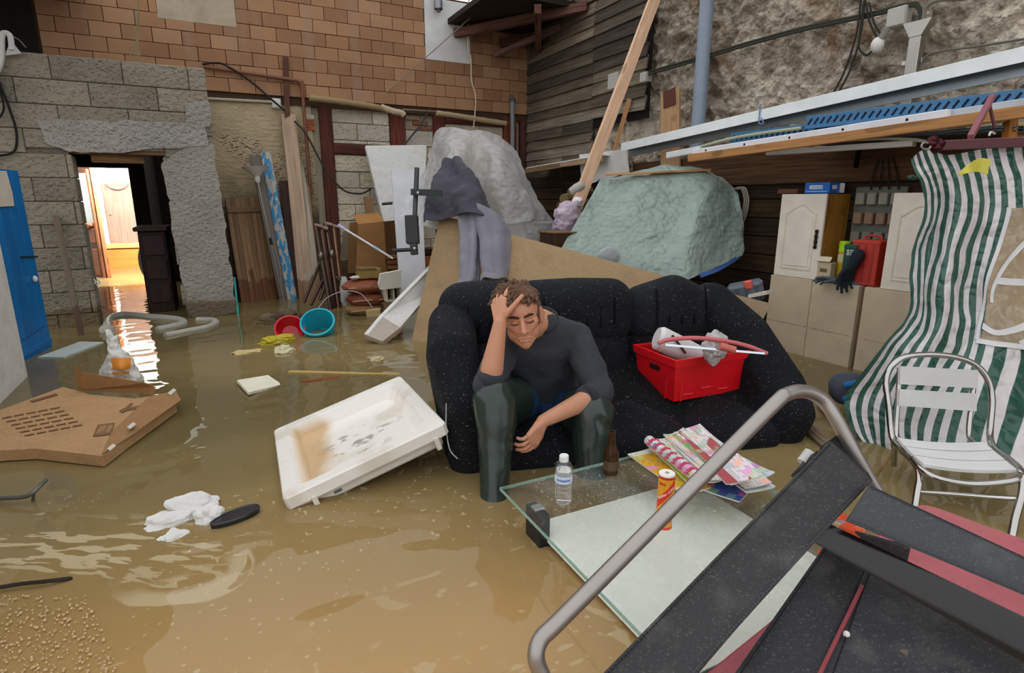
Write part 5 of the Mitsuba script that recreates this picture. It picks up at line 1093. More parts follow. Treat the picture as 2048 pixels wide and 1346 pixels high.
def wall_unit(label, y1, y0, z0, z1):
    t = thing('wall_cabinet', label, 'cabinet'); w, h = y1 - y0, z1 - z0
    part(t, 'carcass', bx((xc + 0.022, y0, z0), (xc + 0.27, y1, z1), 0.003), 'wood', '#a8742c', label='golden oak carcass')
    m = np.vstack([np.c_[(0, -1, 0), (0, 0, 1), (-1, 0, 0), (xc + 0.02, y1, z0)], [0, 0, 0, 1]])
    dd = part(t, 'door', bx((0, 0, 0), (w, h, 0.02), 0.004, m), 'satin', '#e6dccd', label='cream door with an arched panel')
    def arch(o):
        x0, x1, y0_, top = 0.055 + o, w - 0.055 - o, 0.06 + o, h - 0.06 - o
        pts = [(x0, y0_), (x1, y0_), (x1, top - 0.07)]
        for s in np.linspace(0, 1, 17): pts.append((x1 + (x0 - x1) * s, top - 0.07 + 0.06 * math.sin(math.pi * s) ** 1.6))
        pts.append((x0, top - 0.07)); return sg.Polygon(pts).buffer(0)
    part(dd, 'moulding', extr(arch(0).difference(arch(0.012)), 0.006, m @ trimesh.transformations.translation_matrix((0, 0, 0.0195))), 'satin', '#ddd2c1', smooth=False)
    part(dd, 'panel', extr(arch(0.026), 0.008, m @ trimesh.transformations.translation_matrix((0, 0, 0.019))), 'satin', '#e6dccf', smooth=False)
    hp = m @ A(w - 0.035, h * 0.48, 0.03, 1)
    q = hp[:3]; part(dd, 'handle', cat(*[ball(q + A(0, 0, k), (0.008, 0.009 if i % 2 else 0.013, 0.014), 1) for i, k in enumerate(np.linspace(-0.055, 0.055, 7))], tube([q - A(0, 0, 0.062), q + A(0, 0, 0.062)], 0.005, 6)), 'metal', '#2e2620')
    return t
y1, y0 = yy(1556, 460), yy(1645, 460)
wall_unit('cream wall cabinet with an arched door and golden side, standing on the base cabinets', y1, y0, zt + 0.002, zc(1610, 388))
w2 = yy(1774, 480)
wall_unit('second cream wall cabinet half hidden by the striped sheet', w2, w2 - (y1 - y0), zt + 0.002, zc(1780, 386))
zt2 = zc(1610, 388)
def carton(name, label, catg, px, x, size, z, mat, col, rot=0.0, **k):
    q = P(*px, x=x); m = trimesh.transformations.rotation_matrix(rot, (0, 0, 1)); m[:3, 3] = (q[0], q[1], z)
    t = thing(name, label, catg); part(t, 'box', bx((-size[0] / 2, -size[1] / 2, 0), (size[0] / 2, size[1] / 2, size[2]), 0.004, m), mat, col); return t, m
t, m = carton('blue_carton', 'bright blue carton with white lettering on top of the first wall cabinet', 'carton', (1648, 376), xc + 0.12, (0.16, 0.19, 0.075), zt2 + 0.003, 'satin', '#1668c4')
part(t, 'label', bx((-0.0815, -0.045, 0.03), (-0.08, 0.055, 0.056), 0, m), 'matte', '#e9eef4', smooth=False); part(t, 'print', cat(*[bx((-0.0822, -0.04 + 0.0155 * i_, 0.035), (-0.0814, -0.031 + 0.0155 * i_, 0.051 - 0.004 * (i_ % 2)), 0, m) for i_ in range(6)]), 'matte', '#6f97cc', smooth=False, stuff=True)
part(t, 'label', bx((-0.05, -0.0965, 0.03), (0.0, -0.095, 0.056), 0, m), 'matte', '#e9eef4', smooth=False)
part(t, 'stripe', bx((-0.0815, -0.08, 0.012), (-0.08, 0.08, 0.016), 0, m), 'matte', '#d6e2ee')
part(t, 'flap', bx((0.03, -0.13, 0.005), (0.036, -0.096, 0.07), 0.001, m), 'matte', '#cfc9c4')
carton('wood_offcut', 'brown wood offcut beside the blue carton', 'wood', (1580, 380), xc + 0.1, (0.06, 0.17, 0.035), zt2 + 0.003, 'wood', '#6b4432')
zq = zt + 0.004
t, m = carton('red_toolbox', 'red plastic tool case standing on the base cabinets', 'tool case', (1738, 540), xc + 0.11, (0.15, 0.18, 0.29), zq, 'satin', '#b8382c')
for i in range(3): part(t, 'groove', bx((-0.078, -0.06 + 0.05 * i, 0.02), (-0.074, -0.045 + 0.05 * i, 0.27), 0.001, m), 'satin', '#a02e24')
part(t, 'lid', bx((-0.078, -0.093, 0.27), (0.078, 0.093, 0.295), 0.006, m), 'satin', '#c8402f'); part(t, 'handle', tube(spline([(m @ A(0, y, z, 1))[:3] for y, z in ((-.05, .29), (-.045, .32), (.045, .32), (.05, .29))]), 0.008, 8), 'satin', '#b0342a')
t, m = carton('green_case', 'dark green power tool case left of the red tool case', 'tool case', (1705, 545), xc + 0.08, (0.12, 0.085, 0.26), zq, 'satin', '#1c4238')
part(t, 'label', cat(*[bx((-0.0615, -0.024 + 0.026 * i_, 0.19 + 0.014 * j_), (-0.06, -0.004 + 0.026 * i_, 0.2 + 0.014 * j_), 0, m) for i_ in (0, 1) for j_ in (0, 1, 2)]), 'matte', '#b9c4bd', smooth=False, stuff=True)
part(t, 'lid', bx((-0.063, -0.045, 0.235), (0.063, 0.045, 0.262), 0.005, m), 'satin', '#22503f')
t = thing('spray_can', 'yellow spray can with a lime cap behind the gloves', 'spray can'); q = P(1682, 545, x=xc + 0.13); q[2] = zq
mq = np.eye(4); mq[:3, 3] = q
part(t, 'can', lathe([(0, 0), (0.033, 0), (0.033, 0.19), (0.028, 0.2), (0, 0.2)], 20, mq), 'satin', '#d2a524'); part(t, 'cap', lathe([(0.034, 0.2), (0.034, 0.27), (0.03, 0.275), (0, 0.275)], 20, mq), 'gloss', '#b6e02a'); part(t, 'band', lathe([(0.0335, 0.13), (0.0336, 0.185)], 20, mq), 'matte', '#d8d0a0')
t, m = carton('beige_carton', 'small open beige carton beside the first wall cabinet', 'carton', (1650, 545), xc + 0.04, (0.07, 0.11, 0.13), zq, 'matte', '#c4b394', 0.1)
part(t, 'flap', bx((-0.05, -0.05, 0.13), (-0.045, 0.05, 0.17), 0.001, m @ trimesh.transformations.rotation_matrix(0.6, (0, 1, 0), (-0.04, 0, 0.13))), 'matte', '#d8ccb0'); part(t, 'print', bx((-0.0362, -0.03, 0.06), (-0.035, 0.02, 0.085), 0, m), 'matte', '#6e5c48'); part(t, 'inside', bx((-0.03, -0.048, 0.128), (0.03, 0.048, 0.131), 0, m), 'matte', '#3c3022')
def glove(label, px, x, col, seed, up=0.0):
    w = P(*px, x=x); d = nrm(A(-0.4, 0.75, 0.2 + up)); b = hand(w, d, nrm(A(-0.3, -0.2, -0.9)), (.2, .3, .35, .4), .1, 1, 1.15)
    b.append(hull((w, .034), (w - d * .07, .04))); solo('glove', label, 'glove', skin(b, .006, 4), 'cloth', col, smooth=True)
glove('grey rubberised glove lying before the spray can', (1690, 568), xc + 0.02, '#59646a', 1)
glove('black glove draped on the green tool case', (1706, 530), xc - 0.01, '#2b3038', 2, -3.0)
solo('green_cloth', 'dark teal cloth heaped behind the red tool case', 'cloth', lump(P(1758, 492, x=xc + 0.2), (0.06, 0.12, 0.05), 2, 0.3, 3, 44), 'cloth', '#2e5a58')
t = thing('fuse_panel', 'old grey fuse panel on the dark wall between the two wall cabinets', 'fuse panel'); q = P(1752, 440, x=XR - 0.2)
part(t, 'board', bx(q - A(0.0, 0.17, 0.26), q + A(0.03, 0.17, 0.22), 0.006), 'satin', '#5d5f56')
for i in range(3):
    for j in range(4): part(t, 'fuse', bx(q + A(-0.035, -0.15 + j * 0.078, 0.1 - i * 0.13), q + A(0, -0.09 + j * 0.078, 0.18 - i * 0.13), 0.006), 'satin', ['#8d8a7c', '#8a6f58', '#77786e'][i])
part(t, 'cables', cat(*[tube(spline([q + A(-0.01, -0.12 + 0.06 * k, 0.2), q + A(-0.02, -0.1 + 0.05 * k, 0.3), q + A(0, -0.05 + 0.03 * k, 0.4)]), 0.006, 6) for k in range(4)]), 'matte', '#26241f')
t = thing('gray_tool_case', 'grey tool case with a red latch behind the right arm of the sofa', 'tool case')
mg = frame(nrm(A(0.6, -0.7, 0.25)), (0, 0, 1), P(1492, 585, d=3.75)); part(t, 'case', bx((-0.11, -0.09, -0.06), (0.11, 0.09, 0.07), 0.02, mg), 'satin', '#555b66'); part(t, 'latch', bx((0.0, -0.1, 0.03), (0.05, -0.05, 0.085), 0.008, mg), 'satin', '#d0564a')
for i in range(3): part(t, 'rib', bx((-0.06 + 0.06 * i, -0.098, -0.05), (-0.04 + 0.06 * i, -0.088, 0.05), 0.003, mg), 'satin', '#454a54')
solo('tan_offcut', 'tan board offcut standing between the sofa arm and the base cabinets', 'board', panel([P(1466, 588, d=3.55), P(1476, 752, d=3.5), P(1494, 752, d=3.48), P(1512, 664, d=3.45), P(1543, 607, d=3.45)], 0.015), 'dirty', '#9a8468', smooth=False)
solo('white_plank', 'white plank end lying behind the tan offcut', 'plank', plank(P(1500, 592, d=3.7), P(1540, 584, d=3.6), 0.1, 0.025, (0, 0, 1)), 'satin', '#cdc3b2')
t = thing('blue_bag', 'grey and blue bag in the water at the foot of the cabinets', 'bag')
q = P(1697, 778, d=2.95); part(t, 'body', lump(q, (0.1, 0.09, 0.09), 1.6, 0.18, 3, 47), 'cloth', '#4a4e58')
for k, (dz, cc) in enumerate(((0.07, '#2f6ea8'), (-0.04, '#2a79b8'))): part(t, 'band', tube(spline([q + A(-0.09, -0.03, dz * .6), q + A(-0.05, -0.085, dz), q + A(0.04, -0.085, dz), q + A(0.09, -0.02, dz * .8)]), 0.016, 8), 'cloth', cc)
for i, (a, b) in enumerate((((1600, 845), (1668, 905)), ((1640, 815), (1680, 850)))):
    solo('branch', ['mossy branch in the water right of the sofa', 'short broken branch nearer the cabinets'][i], 'branch', tube(spline([P(a[0], a[1], z=0.0), P((a[0] + b[0]) / 2 + 5, (a[1] + b[1]) / 2, z=0.02), P(b[0], b[1], z=0.0)]), 0.03 - 0.01 * i, 8), 'oldwood', '#8a7862')

# ------------------------------------------------------------------ striped sheet hung from the red steel bar
def f_stripe(p, n, uv):
    s = uv.x * 13.5; s = s - dr.floor(s)
    k = smoothstep(0.46, 0.5, s) * smoothstep(1.0, 0.97, s)
    m = fbm(p.x * 10, p.y * 10, p.z * 10, 3)
    return mix(mix(L('#1b4439'), L('#2e5f52'), m), mix(L('#cfc6c6'), L('#dedad9'), m), k)
scene['stripe'] = two(bump(prin(proc(f_stripe), 0.3, specular=0.6), b_crumple, 0.035, 2e-3))
scene['vinyl'] = {'type': 'blendbsdf', 'weight': 0.25, 'bsdf_0': bump({'type': 'thindielectric'}, b_crumple, 0.02, 2e-3), 'bsdf_1': two(prin({'type': 'rgb', 'value': [0.75, 0.66, 0.5]}, 0.2))}
D0 = 2.66
rows_ = [row(D0, (1821, 318), (1850, 300, -.05), (1905, 306), (1955, 300, .03), (2010, 292, 0), (2090, 285), (2180, 275)),
         row(D0, (1843, 400), (1878, 398, .05), (1922, 400, -.03), (1972, 400, .03), (2030, 398, 0), (2100, 395), (2190, 390)),
         row(D0, (1832, 480), (1862, 480, .06), (1905, 482, -.04), (1955, 482, .05), (2018, 480, 0), (2100, 480), (2190, 480)),
         row(D0, (1816, 565), (1848, 566, .07), (1888, 568, -.04), (1938, 572, .06), (1990, 575, 0), (2090, 575), (2190, 575)),
         row(D0, (1808, 643), (1842, 643, .05), (1882, 645, -.03), (1935, 648, .05), (1992, 655, 0), (2100, 660), (2220, 660)),
         row(D0, (1752, 702), (1800, 704, .03), (1855, 706, -.04), (1920, 712, .03), (1985, 718, -.03), (2120, 735), (2330, 750)),
         row(D0 - .02, (1690, 795, .1), (1745, 800, .08), (1802, 804, -.02), (1870, 812, -.04), (1950, 822, -.08), (2120, 845, -.15), (2450, 880, -.2)),
         row(D0 - .06, (1700, 850, .12), (1748, 874, .1), (1798, 895, .0), (1850, 915, -.04), (1925, 935, -.12), (2080, 965, -.22), (2450, 1010, -.3)),
         row(D0 - .04, (1722, 885, .1), (1765, 915, .05), (1810, 940, .0), (1858, 965, -.05), (1925, 990, -.14), (2070, 1030, -.24), (2450, 1080, -.35))]
NU, NV = 130, 120
st = sheet(rows_, NU, NV, 0.03, 4.5, 51, 0.0)
suv = np.stack(np.meshgrid(np.linspace(0, 1, NU), np.linspace(0, 1, NV), indexing='ij'), -1).reshape(-1, 2)
fu = suv[np.array(st.faces)].mean(1)
win = (fu[:, 0] > 0.63 - 0.06 * np.clip((fu[:, 1] - 0.4) * 4, 0, 1)) & (fu[:, 0] < 1.01) & (fu[:, 1] > 0.15) & (fu[:, 1] < 0.565)
t = thing('striped_sheet', 'green and white striped marquee sheet hanging from the red steel bar', 'tarpaulin')
k = numbered(t + '__fabric'); scene[k] = mikit.ply(trimesh.Trimesh(st.vertices, st.faces[~win], process=False), 'stripe', smooth=True, uv=suv)
pane_m = trimesh.Trimesh(st.vertices, st.faces[win], process=False); pane_m.remove_unreferenced_vertices()
pn = part(t, 'window', pane_m, 'vinyl', smooth=True, label='clear crinkled vinyl window')
V = np.array(st.vertices).reshape(NU, NV, 3); Nn = np.array(st.vertex_normals).reshape(NU, NV, 3); Nn = np.where(((EYE - V) * Nn).sum(-1, keepdims=True) > 0, Nn, -Nn)
def onsheet(u, v, k=0.004):
    i, j = np.clip(u, 0, 1) * (NU - 1), np.clip(v, 0, 1) * (NV - 1); i0, j0 = int(min(i, NU - 2)), int(min(j, NV - 2)); a, b = i - i0, j - j0
    return (V[i0, j0] * (1 - a) * (1 - b) + V[i0 + 1, j0] * a * (1 - b) + V[i0, j0 + 1] * (1 - a) * b + V[i0 + 1, j0 + 1] * a * b) + Nn[i0, j0] * k
def band(uvs, w):
    uvs = np.array(spline(np.c_[uvs, np.zeros(len(uvs))], 10))[:, :2]; d = np.gradient(uvs, axis=0); nn = np.stack([-d[:, 1], d[:, 0] * 1.2], 1); nn /= np.linalg.norm(nn, axis=1, keepdims=True)
    a = np.array([onsheet(*(q - m * w)) for q, m in zip(uvs, nn)]); b = np.array([onsheet(*(q + m * w)) for q, m in zip(uvs, nn)])
    return grid(lambda u, v: np.stack([a, b], 1), len(a), 2, 0.003)
for q in ([(0.66, 0.42), (0.665, 0.36), (0.70, 0.29), (0.76, 0.245), (0.84, 0.235)], [(0.66, 0.355), (0.75, 0.36), (0.85, 0.36)], [(0.76, 0.245), (0.79, 0.31), (0.80, 0.36)]):
    part(t, 'glazing_bar', band(q, 0.009), 'satin', '#dcdcdc', smooth=True)
for q in ([(0.63, 0.15), (0.625, 0.3), (0.61, 0.42), (0.58, 0.5), (0.575, 0.56)], [(0.575, 0.565), (0.7, 0.57), (0.85, 0.57)], [(0.60, 0.50), (0.68, 0.52), (0.8, 0.47)], [(0.74, 0.56), (0.80, 0.5), (0.84, 0.46)]):
    part(t, 'seam', band(q, 0.011), 'satin', '#d8d6d6', smooth=True)
solo('cardboard_piece', 'tan cardboard showing through the clear window of the striped sheet', 'cardboard', panel([P(1925, 360, d=2.95), P(1925, 690, d=2.95), P(2200, 700, d=2.95), P(2200, 360, d=2.95)], 0.02), 'matte', '#b29468', smooth=False)
solo('yellow_tag', 'crumpled yellow printed tag hanging on the top of the striped sheet', 'tag', sheet([row(2.53, (1914, 350), (1935, 330, -.02), (1958, 317, .0), (1981, 319)), row(2.53, (1916, 352), (1938, 346, -.03), (1955, 344, .0), (1974, 350))], 20, 10, 0.008, 14, 3, 0.003), 'satin', '#c9c04a')
solo('green_clip', 'small dark green tie at the left edge of the striped sheet', 'tie', lump(P(1824, 355, d=2.64), (0.035, 0.015, 0.012), 2, 0.3, 2, 5), 'satin', '#17392e')
t = thing('steel_bar', 'dark red square steel bar holding up the striped sheet', 'bar')
part(t, 'bar', plank(P(1862, 292, d=2.64), P(2110, 282, d=2.60), 0.042, 0.042, (0, 0, 1)), 'satin', '#5a2a30'); part(t, 'top', plank(P(1875, 283, d=2.64), P(2110, 273, d=2.60), 0.043, 0.006, (0, 0, 1)), 'satin', '#9a7078')
part(t, 'clamp', cat(*[lump(P(1862 + a, 288 + b, d=2.62), 0.024, 2, 0.35, 2, i) for i, (a, b) in enumerate(((0, 0), (10, 8), (4, -6), (16, 0)))]), 'metal', '#4a2226', smooth=50); part(t, 'ring', tube([P(1852 + 9 * math.cos(a), 292 + 7 * math.sin(a), d=2.60) for a in np.linspace(0, 5.2, 12)], 0.005, 6), 'metal', '#9a9894')
part(t, 'stay', plank(P(1941, 274, d=2.62), P(1985, 192, d=2.74), 0.025, 0.025, (0, 0, 1)), 'satin', '#8a5258'); part(t, 'stay', plank(P(1990, 258, d=2.69), P(1978, 205, d=2.74), 0.012, 0.012, (0, 0, 1)), 'metal', '#6a4044'); part(t, 'hook', tube(spline([P(1978, 272, d=2.59), P(1982, 264, d=2.59), P(1990, 268, d=2.59)]), 0.005, 6), 'metal', '#d5d2cc')
solo('orange_post', 'short orange wooden post end above the striped sheet', 'post', plank(P(2016, 305, d=2.9), P(2021, 242, d=2.9), 0.045, 0.045, -CF), 'wood', '#b0702c')
solo('cardboard_piece', 'pale cardboard piece at the right edge above the striped sheet', 'cardboard', panel([P(2024, 246, d=3.0), P(2018, 300, d=3.0), P(2100, 300, d=3.0), P(2100, 240, d=3.0)], 0.03), 'matte', '#c4a26c', smooth=False)

# ------------------------------------------------------------------ aluminium chair
t = thing('aluminium_chair', 'aluminium slatted cafe chair standing in the water before the striped sheet', 'chair')
def R_(*q): return spline([P(a, b, d=c) for a, b, c in q], 10)
part(t, 'frame', tube(R_((1826, 1040, 2.1), (1834, 985, 2.12), (1839, 950, 2.14), (1828, 926, 2.2), (1800, 898, 2.34), (1784, 872, 2.44), (1776, 800, 2.47), (1772, 768, 2.48), (1780, 738, 2.48), (1805, 716, 2.48), (1850, 709, 2.48), (1905, 713, 2.47), (1948, 728, 2.46), (1975, 758, 2.45), (1984, 800, 2.44), (1980, 870, 2.41), (1990, 898, 2.3), (2020, 920, 2.14), (2042, 945, 2.04), (2044, 985, 2.0), (2030, 1040, 1.97), (2020, 1090, 1.95)), 0.0125, 14), 'chrome', '#bcbab6', smooth=True)
part(t, 'inner_post', tube(R_((1800, 735, 2.46), (1796, 800, 2.45), (1793, 868, 2.43), (1810, 892, 2.34)), 0.0105, 12), 'chrome', '#bcbab6', smooth=True)
part(t, 'inner_post', tube(R_((1950, 745, 2.44), (1944, 800, 2.43), (1938, 868, 2.41), (1952, 890, 2.34)), 0.0105, 12), 'chrome', '#bcbab6', smooth=True)
def slat(c, n, col='#c9c8c6', th=0.012, par=None, ribs=0, bow=0.0):
    q = [P(a, b, d=d_) for a, b, d_ in c]; nf = nrm(np.cross(q[1] - q[0], q[3] - q[0])); nf = nf if nf @ (EYE - q[0]) > 0 else -nf
    m_ = grid(lambda u, v: lerp4(q, u, v) - nf * (bow * 4 * u * (1 - u))[..., None], 9, 3, th); s_ = part(t, n, m_, 'satin', col, smooth=40)
    for i in range(ribs): part(s_, 'rib', tube([lerp4(q, 0.01, (i + 0.5) / ribs) + nf * 0.001, lerp4(q, 0.99, (i + 0.5) / ribs) + nf * 0.001], 0.0028, 6), 'satin', '#e4e3e0')
    return s_
slat([(1798, 732, 2.44), (1952, 740, 2.42), (1951, 776, 2.42), (1796, 768, 2.44)], 'back_slat', ribs=8)
slat([(1796, 778, 2.44), (1950, 787, 2.42), (1949, 822, 2.42), (1794, 811, 2.44)], 'back_slat', ribs=8)
slat([(1793, 880, 2.36), (1966, 889, 2.32), (1986, 905, 2.24), (1806, 896, 2.29)], 'seat_slat', '#d4d4d2', bow=0.012)
slat([(1808, 898, 2.28), (1988, 907, 2.23), (2010, 925, 2.14), (1824, 914, 2.2)], 'seat_slat', '#d4d4d2', bow=0.012)
slat([(1826, 916, 2.19), (2012, 927, 2.13), (2034, 945, 2.05), (1846, 934, 2.12)], 'seat_slat', '#d4d4d2', bow=0.012)
part(t, 'front_rail', tube(R_((1826, 918, 2.2), (1845, 940, 2.12), (1880, 958, 2.07), (1950, 968, 2.04), (2020, 962, 2.02), (2042, 950, 2.03)), 0.0125, 12), 'chrome', '#bcbab6', smooth=True)
part(t, 'stretcher', tube([P(1836, 984, d=2.13), P(2044, 998, d=2.0)], 0.009, 10), 'chrome', '#cfccc8', smooth=True)
part(t, 'rear_leg', tube([P(1790, 885, d=2.42), P(1786, 960, d=2.5)], 0.0115, 10), 'chrome', '#bcbab6', smooth=True); part(t, 'rear_leg', tube([P(1985, 890, d=2.36), P(2000, 970, d=2.42)], 0.0115, 10), 'chrome', '#bcbab6', smooth=True)
solo('bamboo_stick', 'thin brown stick in the water left of the aluminium chair', 'stick', tube([P(1778, 915, d=2.4), P(1745, 962, d=2.3)], 0.007, 6), 'wood', '#8a6a40')
# ------------------------------------------------------------------ glass coffee table and what stands on it
TZ = 0.125
gA, gB, gD = P(1000, 975, z=TZ), P(1368, 886, z=TZ), P(1255, 1300, z=TZ)
gx = nrm(gB - gA); gy = A(gx[1], -gx[0], 0); gy = gy if gy @ (gD - gA) > 0 else -gy
GL, GW = 0.857, 0.93
MT = np.vstack([np.c_[gx, gy, (0, 0, -1), gA], [0, 0, 0, 1]])  # local z runs down
if np.linalg.det(MT[:3, :3]) < 0: MT[:3, 2] *= 1
up_ = -1 if MT[2, 2] < 0 else 1
tb = lambda lo, hi, c=0.0: bx(lo, hi, c, MT)


def f_dust(p, n, uv):
    return 0.04 + 0.10 * smoothstep(0.35, 0.75, fbm(p.x * 7, p.y * 7, 1.0, 4)) + 0.5 * smoothstep(0.84, 0.9, noise(p.x * 190, p.y * 190, 2.0)) * smoothstep(0.4, 0.7, fbm(p.x * 4, p.y * 4, 5.0, 3))


scene['dustyglass'] = {'type': 'blendbsdf', 'weight': proc(f_dust), 'bsdf_0': {'type': 'thindielectric', 'specular_transmittance': {'type': 'rgb', 'value': [0.97, 0.985, 0.97]}}, 'bsdf_1': two(prin({'type': 'rgb', 'value': [0.50, 0.56, 0.54]}, 0.35))}
t = thing('glass_table', 'low glass coffee table with a pale lower shelf standing in the flood before the sofa', 'table')
part(t, 'glass_top', grid(lambda u, v: (MT @ np.stack([u * GL, v * GW, 0 * u, 0 * u + 1], -1)[..., None])[..., :3, 0], 2, 2), 'dustyglass', smooth=False, label='clear greenish glass top')
part(t, 'glass_edge', cat(tb((0, -0.001, 0), (GL, 0.001, 0.011)), tb((-0.001, 0, 0), (0.001, GW, 0.011)), tb((GL - 0.001, 0, 0), (GL + 0.001, GW, 0.011)), tb((0, GW - 0.001, 0), (GL, GW + 0.001, 0.011))), 'gloss', '#8fb5a8', smooth=False, label='pale green polished edge')
part(t, 'shelf', tb((0.07, 0.11, 0.10), (GL - 0.07, GW - 0.06, 0.114), 0.003), 'satin', '#f0f1e6', label='pale opal lower shelf just above the water')
for x in (0.06, GL - 0.06):
    for y in (0.17, GW - 0.12):
        l_ = part(t, 'leg', tb((x - 0.02, y - 0.05, 0.012), (x + 0.02, y + 0.05, 0.34), 0.003), 'satin', '#17181a')
        part(l_, 'fixing', tb((x - 0.018, y - 0.018, 0.002), (x + 0.018, y + 0.018, 0.012), 0.002), 'metal', '#cfd2cf')
pt = lambda px, py: P(px, py, z=TZ + 0.0015)
# water bottle
q = pt(1126, 1003); mq = np.eye(4); mq[:3, 3] = q
def wrap(s, h, c, r, a0, z, bold=True, ext_=0.0006):
    b = meshkit.text_mesh(s, h, ext_, bold); v = np.array(b.vertices); w = v[:, 0].max(); a = a0 + (v[:, 0] - w / 2) / r
    return trimesh.Trimesh(np.stack([c[0] + (r + v[:, 2]) * np.cos(a), c[1] + (r + v[:, 2]) * np.sin(a), z + v[:, 1]], 1), b.faces, process=False)
toward = math.atan2((EYE - q)[1], (EYE - q)[0])
t = thing('water_bottle', 'small clear water bottle with a white cap standing on the glass table', 'bottle')
prof = [(0, 0.0), (0.024, 0.0), (0.029, 0.006), (0.0295, 0.02)] + [(0.0295 - 0.0016 * (i % 2), 0.024 + 0.008 * i) for i in range(6)] + [(0.0295, 0.076), (0.0295, 0.104), (0.0285, 0.11), (0.0295, 0.116), (0.0295, 0.128), (0.026, 0.14), (0.016, 0.15), (0.0125, 0.152), (0.0125, 0.158)]
part(t, 'shell', lathe(prof, 32, mq), 'pane', smooth=True)
part(t, 'water', lathe([(0, 0.002), (0.023, 0.002), (0.0278, 0.008), (0.0278, 0.118), (0, 0.118)], 32, mq), {'type': 'x'} and 'waterbody', smooth=40)
part(t, 'cap', lathe([(0.0125, 0.150), (0.0155, 0.15), (0.0158, 0.168), (0.014, 0.171), (0, 0.171)], 28, mq), 'satin', '#e6e8ea')
part(t, 'label', lathe([(0.0298, 0.078), (0.03, 0.079), (0.03, 0.102), (0.0298, 0.103)], 32, mq), 'satin', '#cfdcec')
part(t, 'lettering', wrap('Cristaline', 0.0082, q, 0.0301, toward, 0.087 + q[2]), 'matte', '#2f63ad', smooth=False)
# beer bottle
q = pt(1221, 946); mq = np.eye(4); mq[:3, 3] = q
t = thing('beer_bottle', 'brown glass beer bottle standing on the glass table near the right knee', 'bottle')
bp = [(0, 0.0), (0.026, 0.0), (0.028, 0.004), (0.028, 0.07), (0.026, 0.085), (0.018, 0.108), (0.0128, 0.13), (0.012, 0.155), (0.0135, 0.157), (0.0135, 0.166), (0.0115, 0.167)]
part(t, 'glass', lathe(bp + [(0.009, 0.166), (0.009, 0.13), (0.0145, 0.108), (0.0225, 0.085), (0.0245, 0.07), (0.0245, 0.006), (0, 0.006)], 32, mq), 'brownbottle', smooth=40)
part(t, 'label', lathe([(0.0283, 0.02), (0.0284, 0.021), (0.0284, 0.055), (0.0283, 0.056)], 32, mq), 'satin', '#4d3a20')
# sealant cartridge
q = pt(1327, 1052); mq = np.eye(4); mq[:3, 3] = q; toward = math.atan2((EYE - q)[1], (EYE - q)[0])
def f_cart(p, n, uv):
    a, z = uv.x, uv.y
    c = mix(L('#e0921c'), L('#e8a526'), fbm(a * 4, z * 30, 1.0, 2))
    d = z - (0.118 + 0.03 * a)
    c = mix(c, L('#d8361f'), smoothstep(0.0165, 0.015, dr.abs(d)))
    e = dr.square((a - 0.35) / 0.75) + dr.square((z - 0.082 - 0.012 * a) / 0.017)
    c = mix(c, L('#43357e'), smoothstep(1.05, 0.95, e)); c = mix(c, L('#4aa3b4'), smoothstep(0.006, 0.005, dr.abs(z - 0.062 - 0.003 * dr.sin(a * 9))) * smoothstep(-0.4, -0.35, a))
    c = mix(c, L('#2d2a66'), smoothstep(0.0075, 0.006, dr.abs(z - 0.045 - 0.004 * dr.sin(a * 14))) * smoothstep(0.1, 0.15, a)); c = mix(c, L('#d9532a'), smoothstep(0.006, 0.005, dr.abs(z - 0.03 - 0.005 * dr.sin(a * 12))) * 0.8)
    return mix(c, L('#c9301c'), smoothstep(0.168, 0.1685, z))
scene['cartridge'] = two(prin(proc(f_cart), 0.35))
t = thing('sealant_cartridge', 'orange and red sealant cartridge with a white end standing on the glass table', 'cartridge')
an = np.arange(41) / 40 * 2 * np.pi - np.pi; zs_ = np.array([0.0, 0.02, 0.175, 0.178]); rr_ = np.array([0.0245, 0.0248, 0.0248, 0.0235])
bv = np.array([[q[0] + r * math.cos(toward + a), q[1] + r * math.sin(toward + a), q[2] + z] for z, r in zip(zs_, rr_) for a in an]); buv = np.array([[a, z] for z in zs_ for a in an])
bf = [[i * 41 + j, i * 41 + j + 1, (i + 1) * 41 + j + 1, (i + 1) * 41 + j] for i in range(3) for j in range(40)]
bmesh = trimesh.Trimesh(bv, np.vstack([[f[0], f[1], f[2]] for f in bf] + [[f[0], f[2], f[3]] for f in bf]), process=False)
scene[t + '__tube'] = mikit.ply(bmesh, 'cartridge', smooth=True, uv=buv)
part(t, 'end_disc', lathe([(0.0225, 0.176), (0.0245, 0.176), (0.0245, 0.182), (0.022, 0.184), (0, 0.182)], 28, mq), 'satin', '#e9e6e0')
part(t, 'hole', lathe([(0.007, 0.1835), (0.0, 0.184)], 12, mq), 'matte', '#a59a88'); part(t, 'base', lathe([(0, 0), (0.0255, 0), (0.0255, 0.008), (0.024, 0.01)], 28, mq), 'satin', '#d9532a')
bt = meshkit.text_mesh('Sikaflex-11FC', 0.0105, 0.0006, True); v = np.array(bt.vertices); w = v[:, 0].max(); ca, sa_ = math.cos(0.62), math.sin(0.62)
x_, z_ = (v[:, 0] - w / 2) * ca - (v[:, 1] - 0.005) * sa_, (v[:, 0] - w / 2) * sa_ + (v[:, 1] - 0.005) * ca
k_ = 0.62; x_, z_ = x_ * k_, z_ * k_ * 1.1
a_ = toward + x_ / 0.0252; part(t, 'lettering', trimesh.Trimesh(np.stack([q[0] + (0.0252 + v[:, 2]) * np.cos(a_), q[1] + (0.0252 + v[:, 2]) * np.sin(a_), q[2] + 0.122 + z_], 1), bt.faces, process=False), 'matte', '#efe6d8', smooth=False)
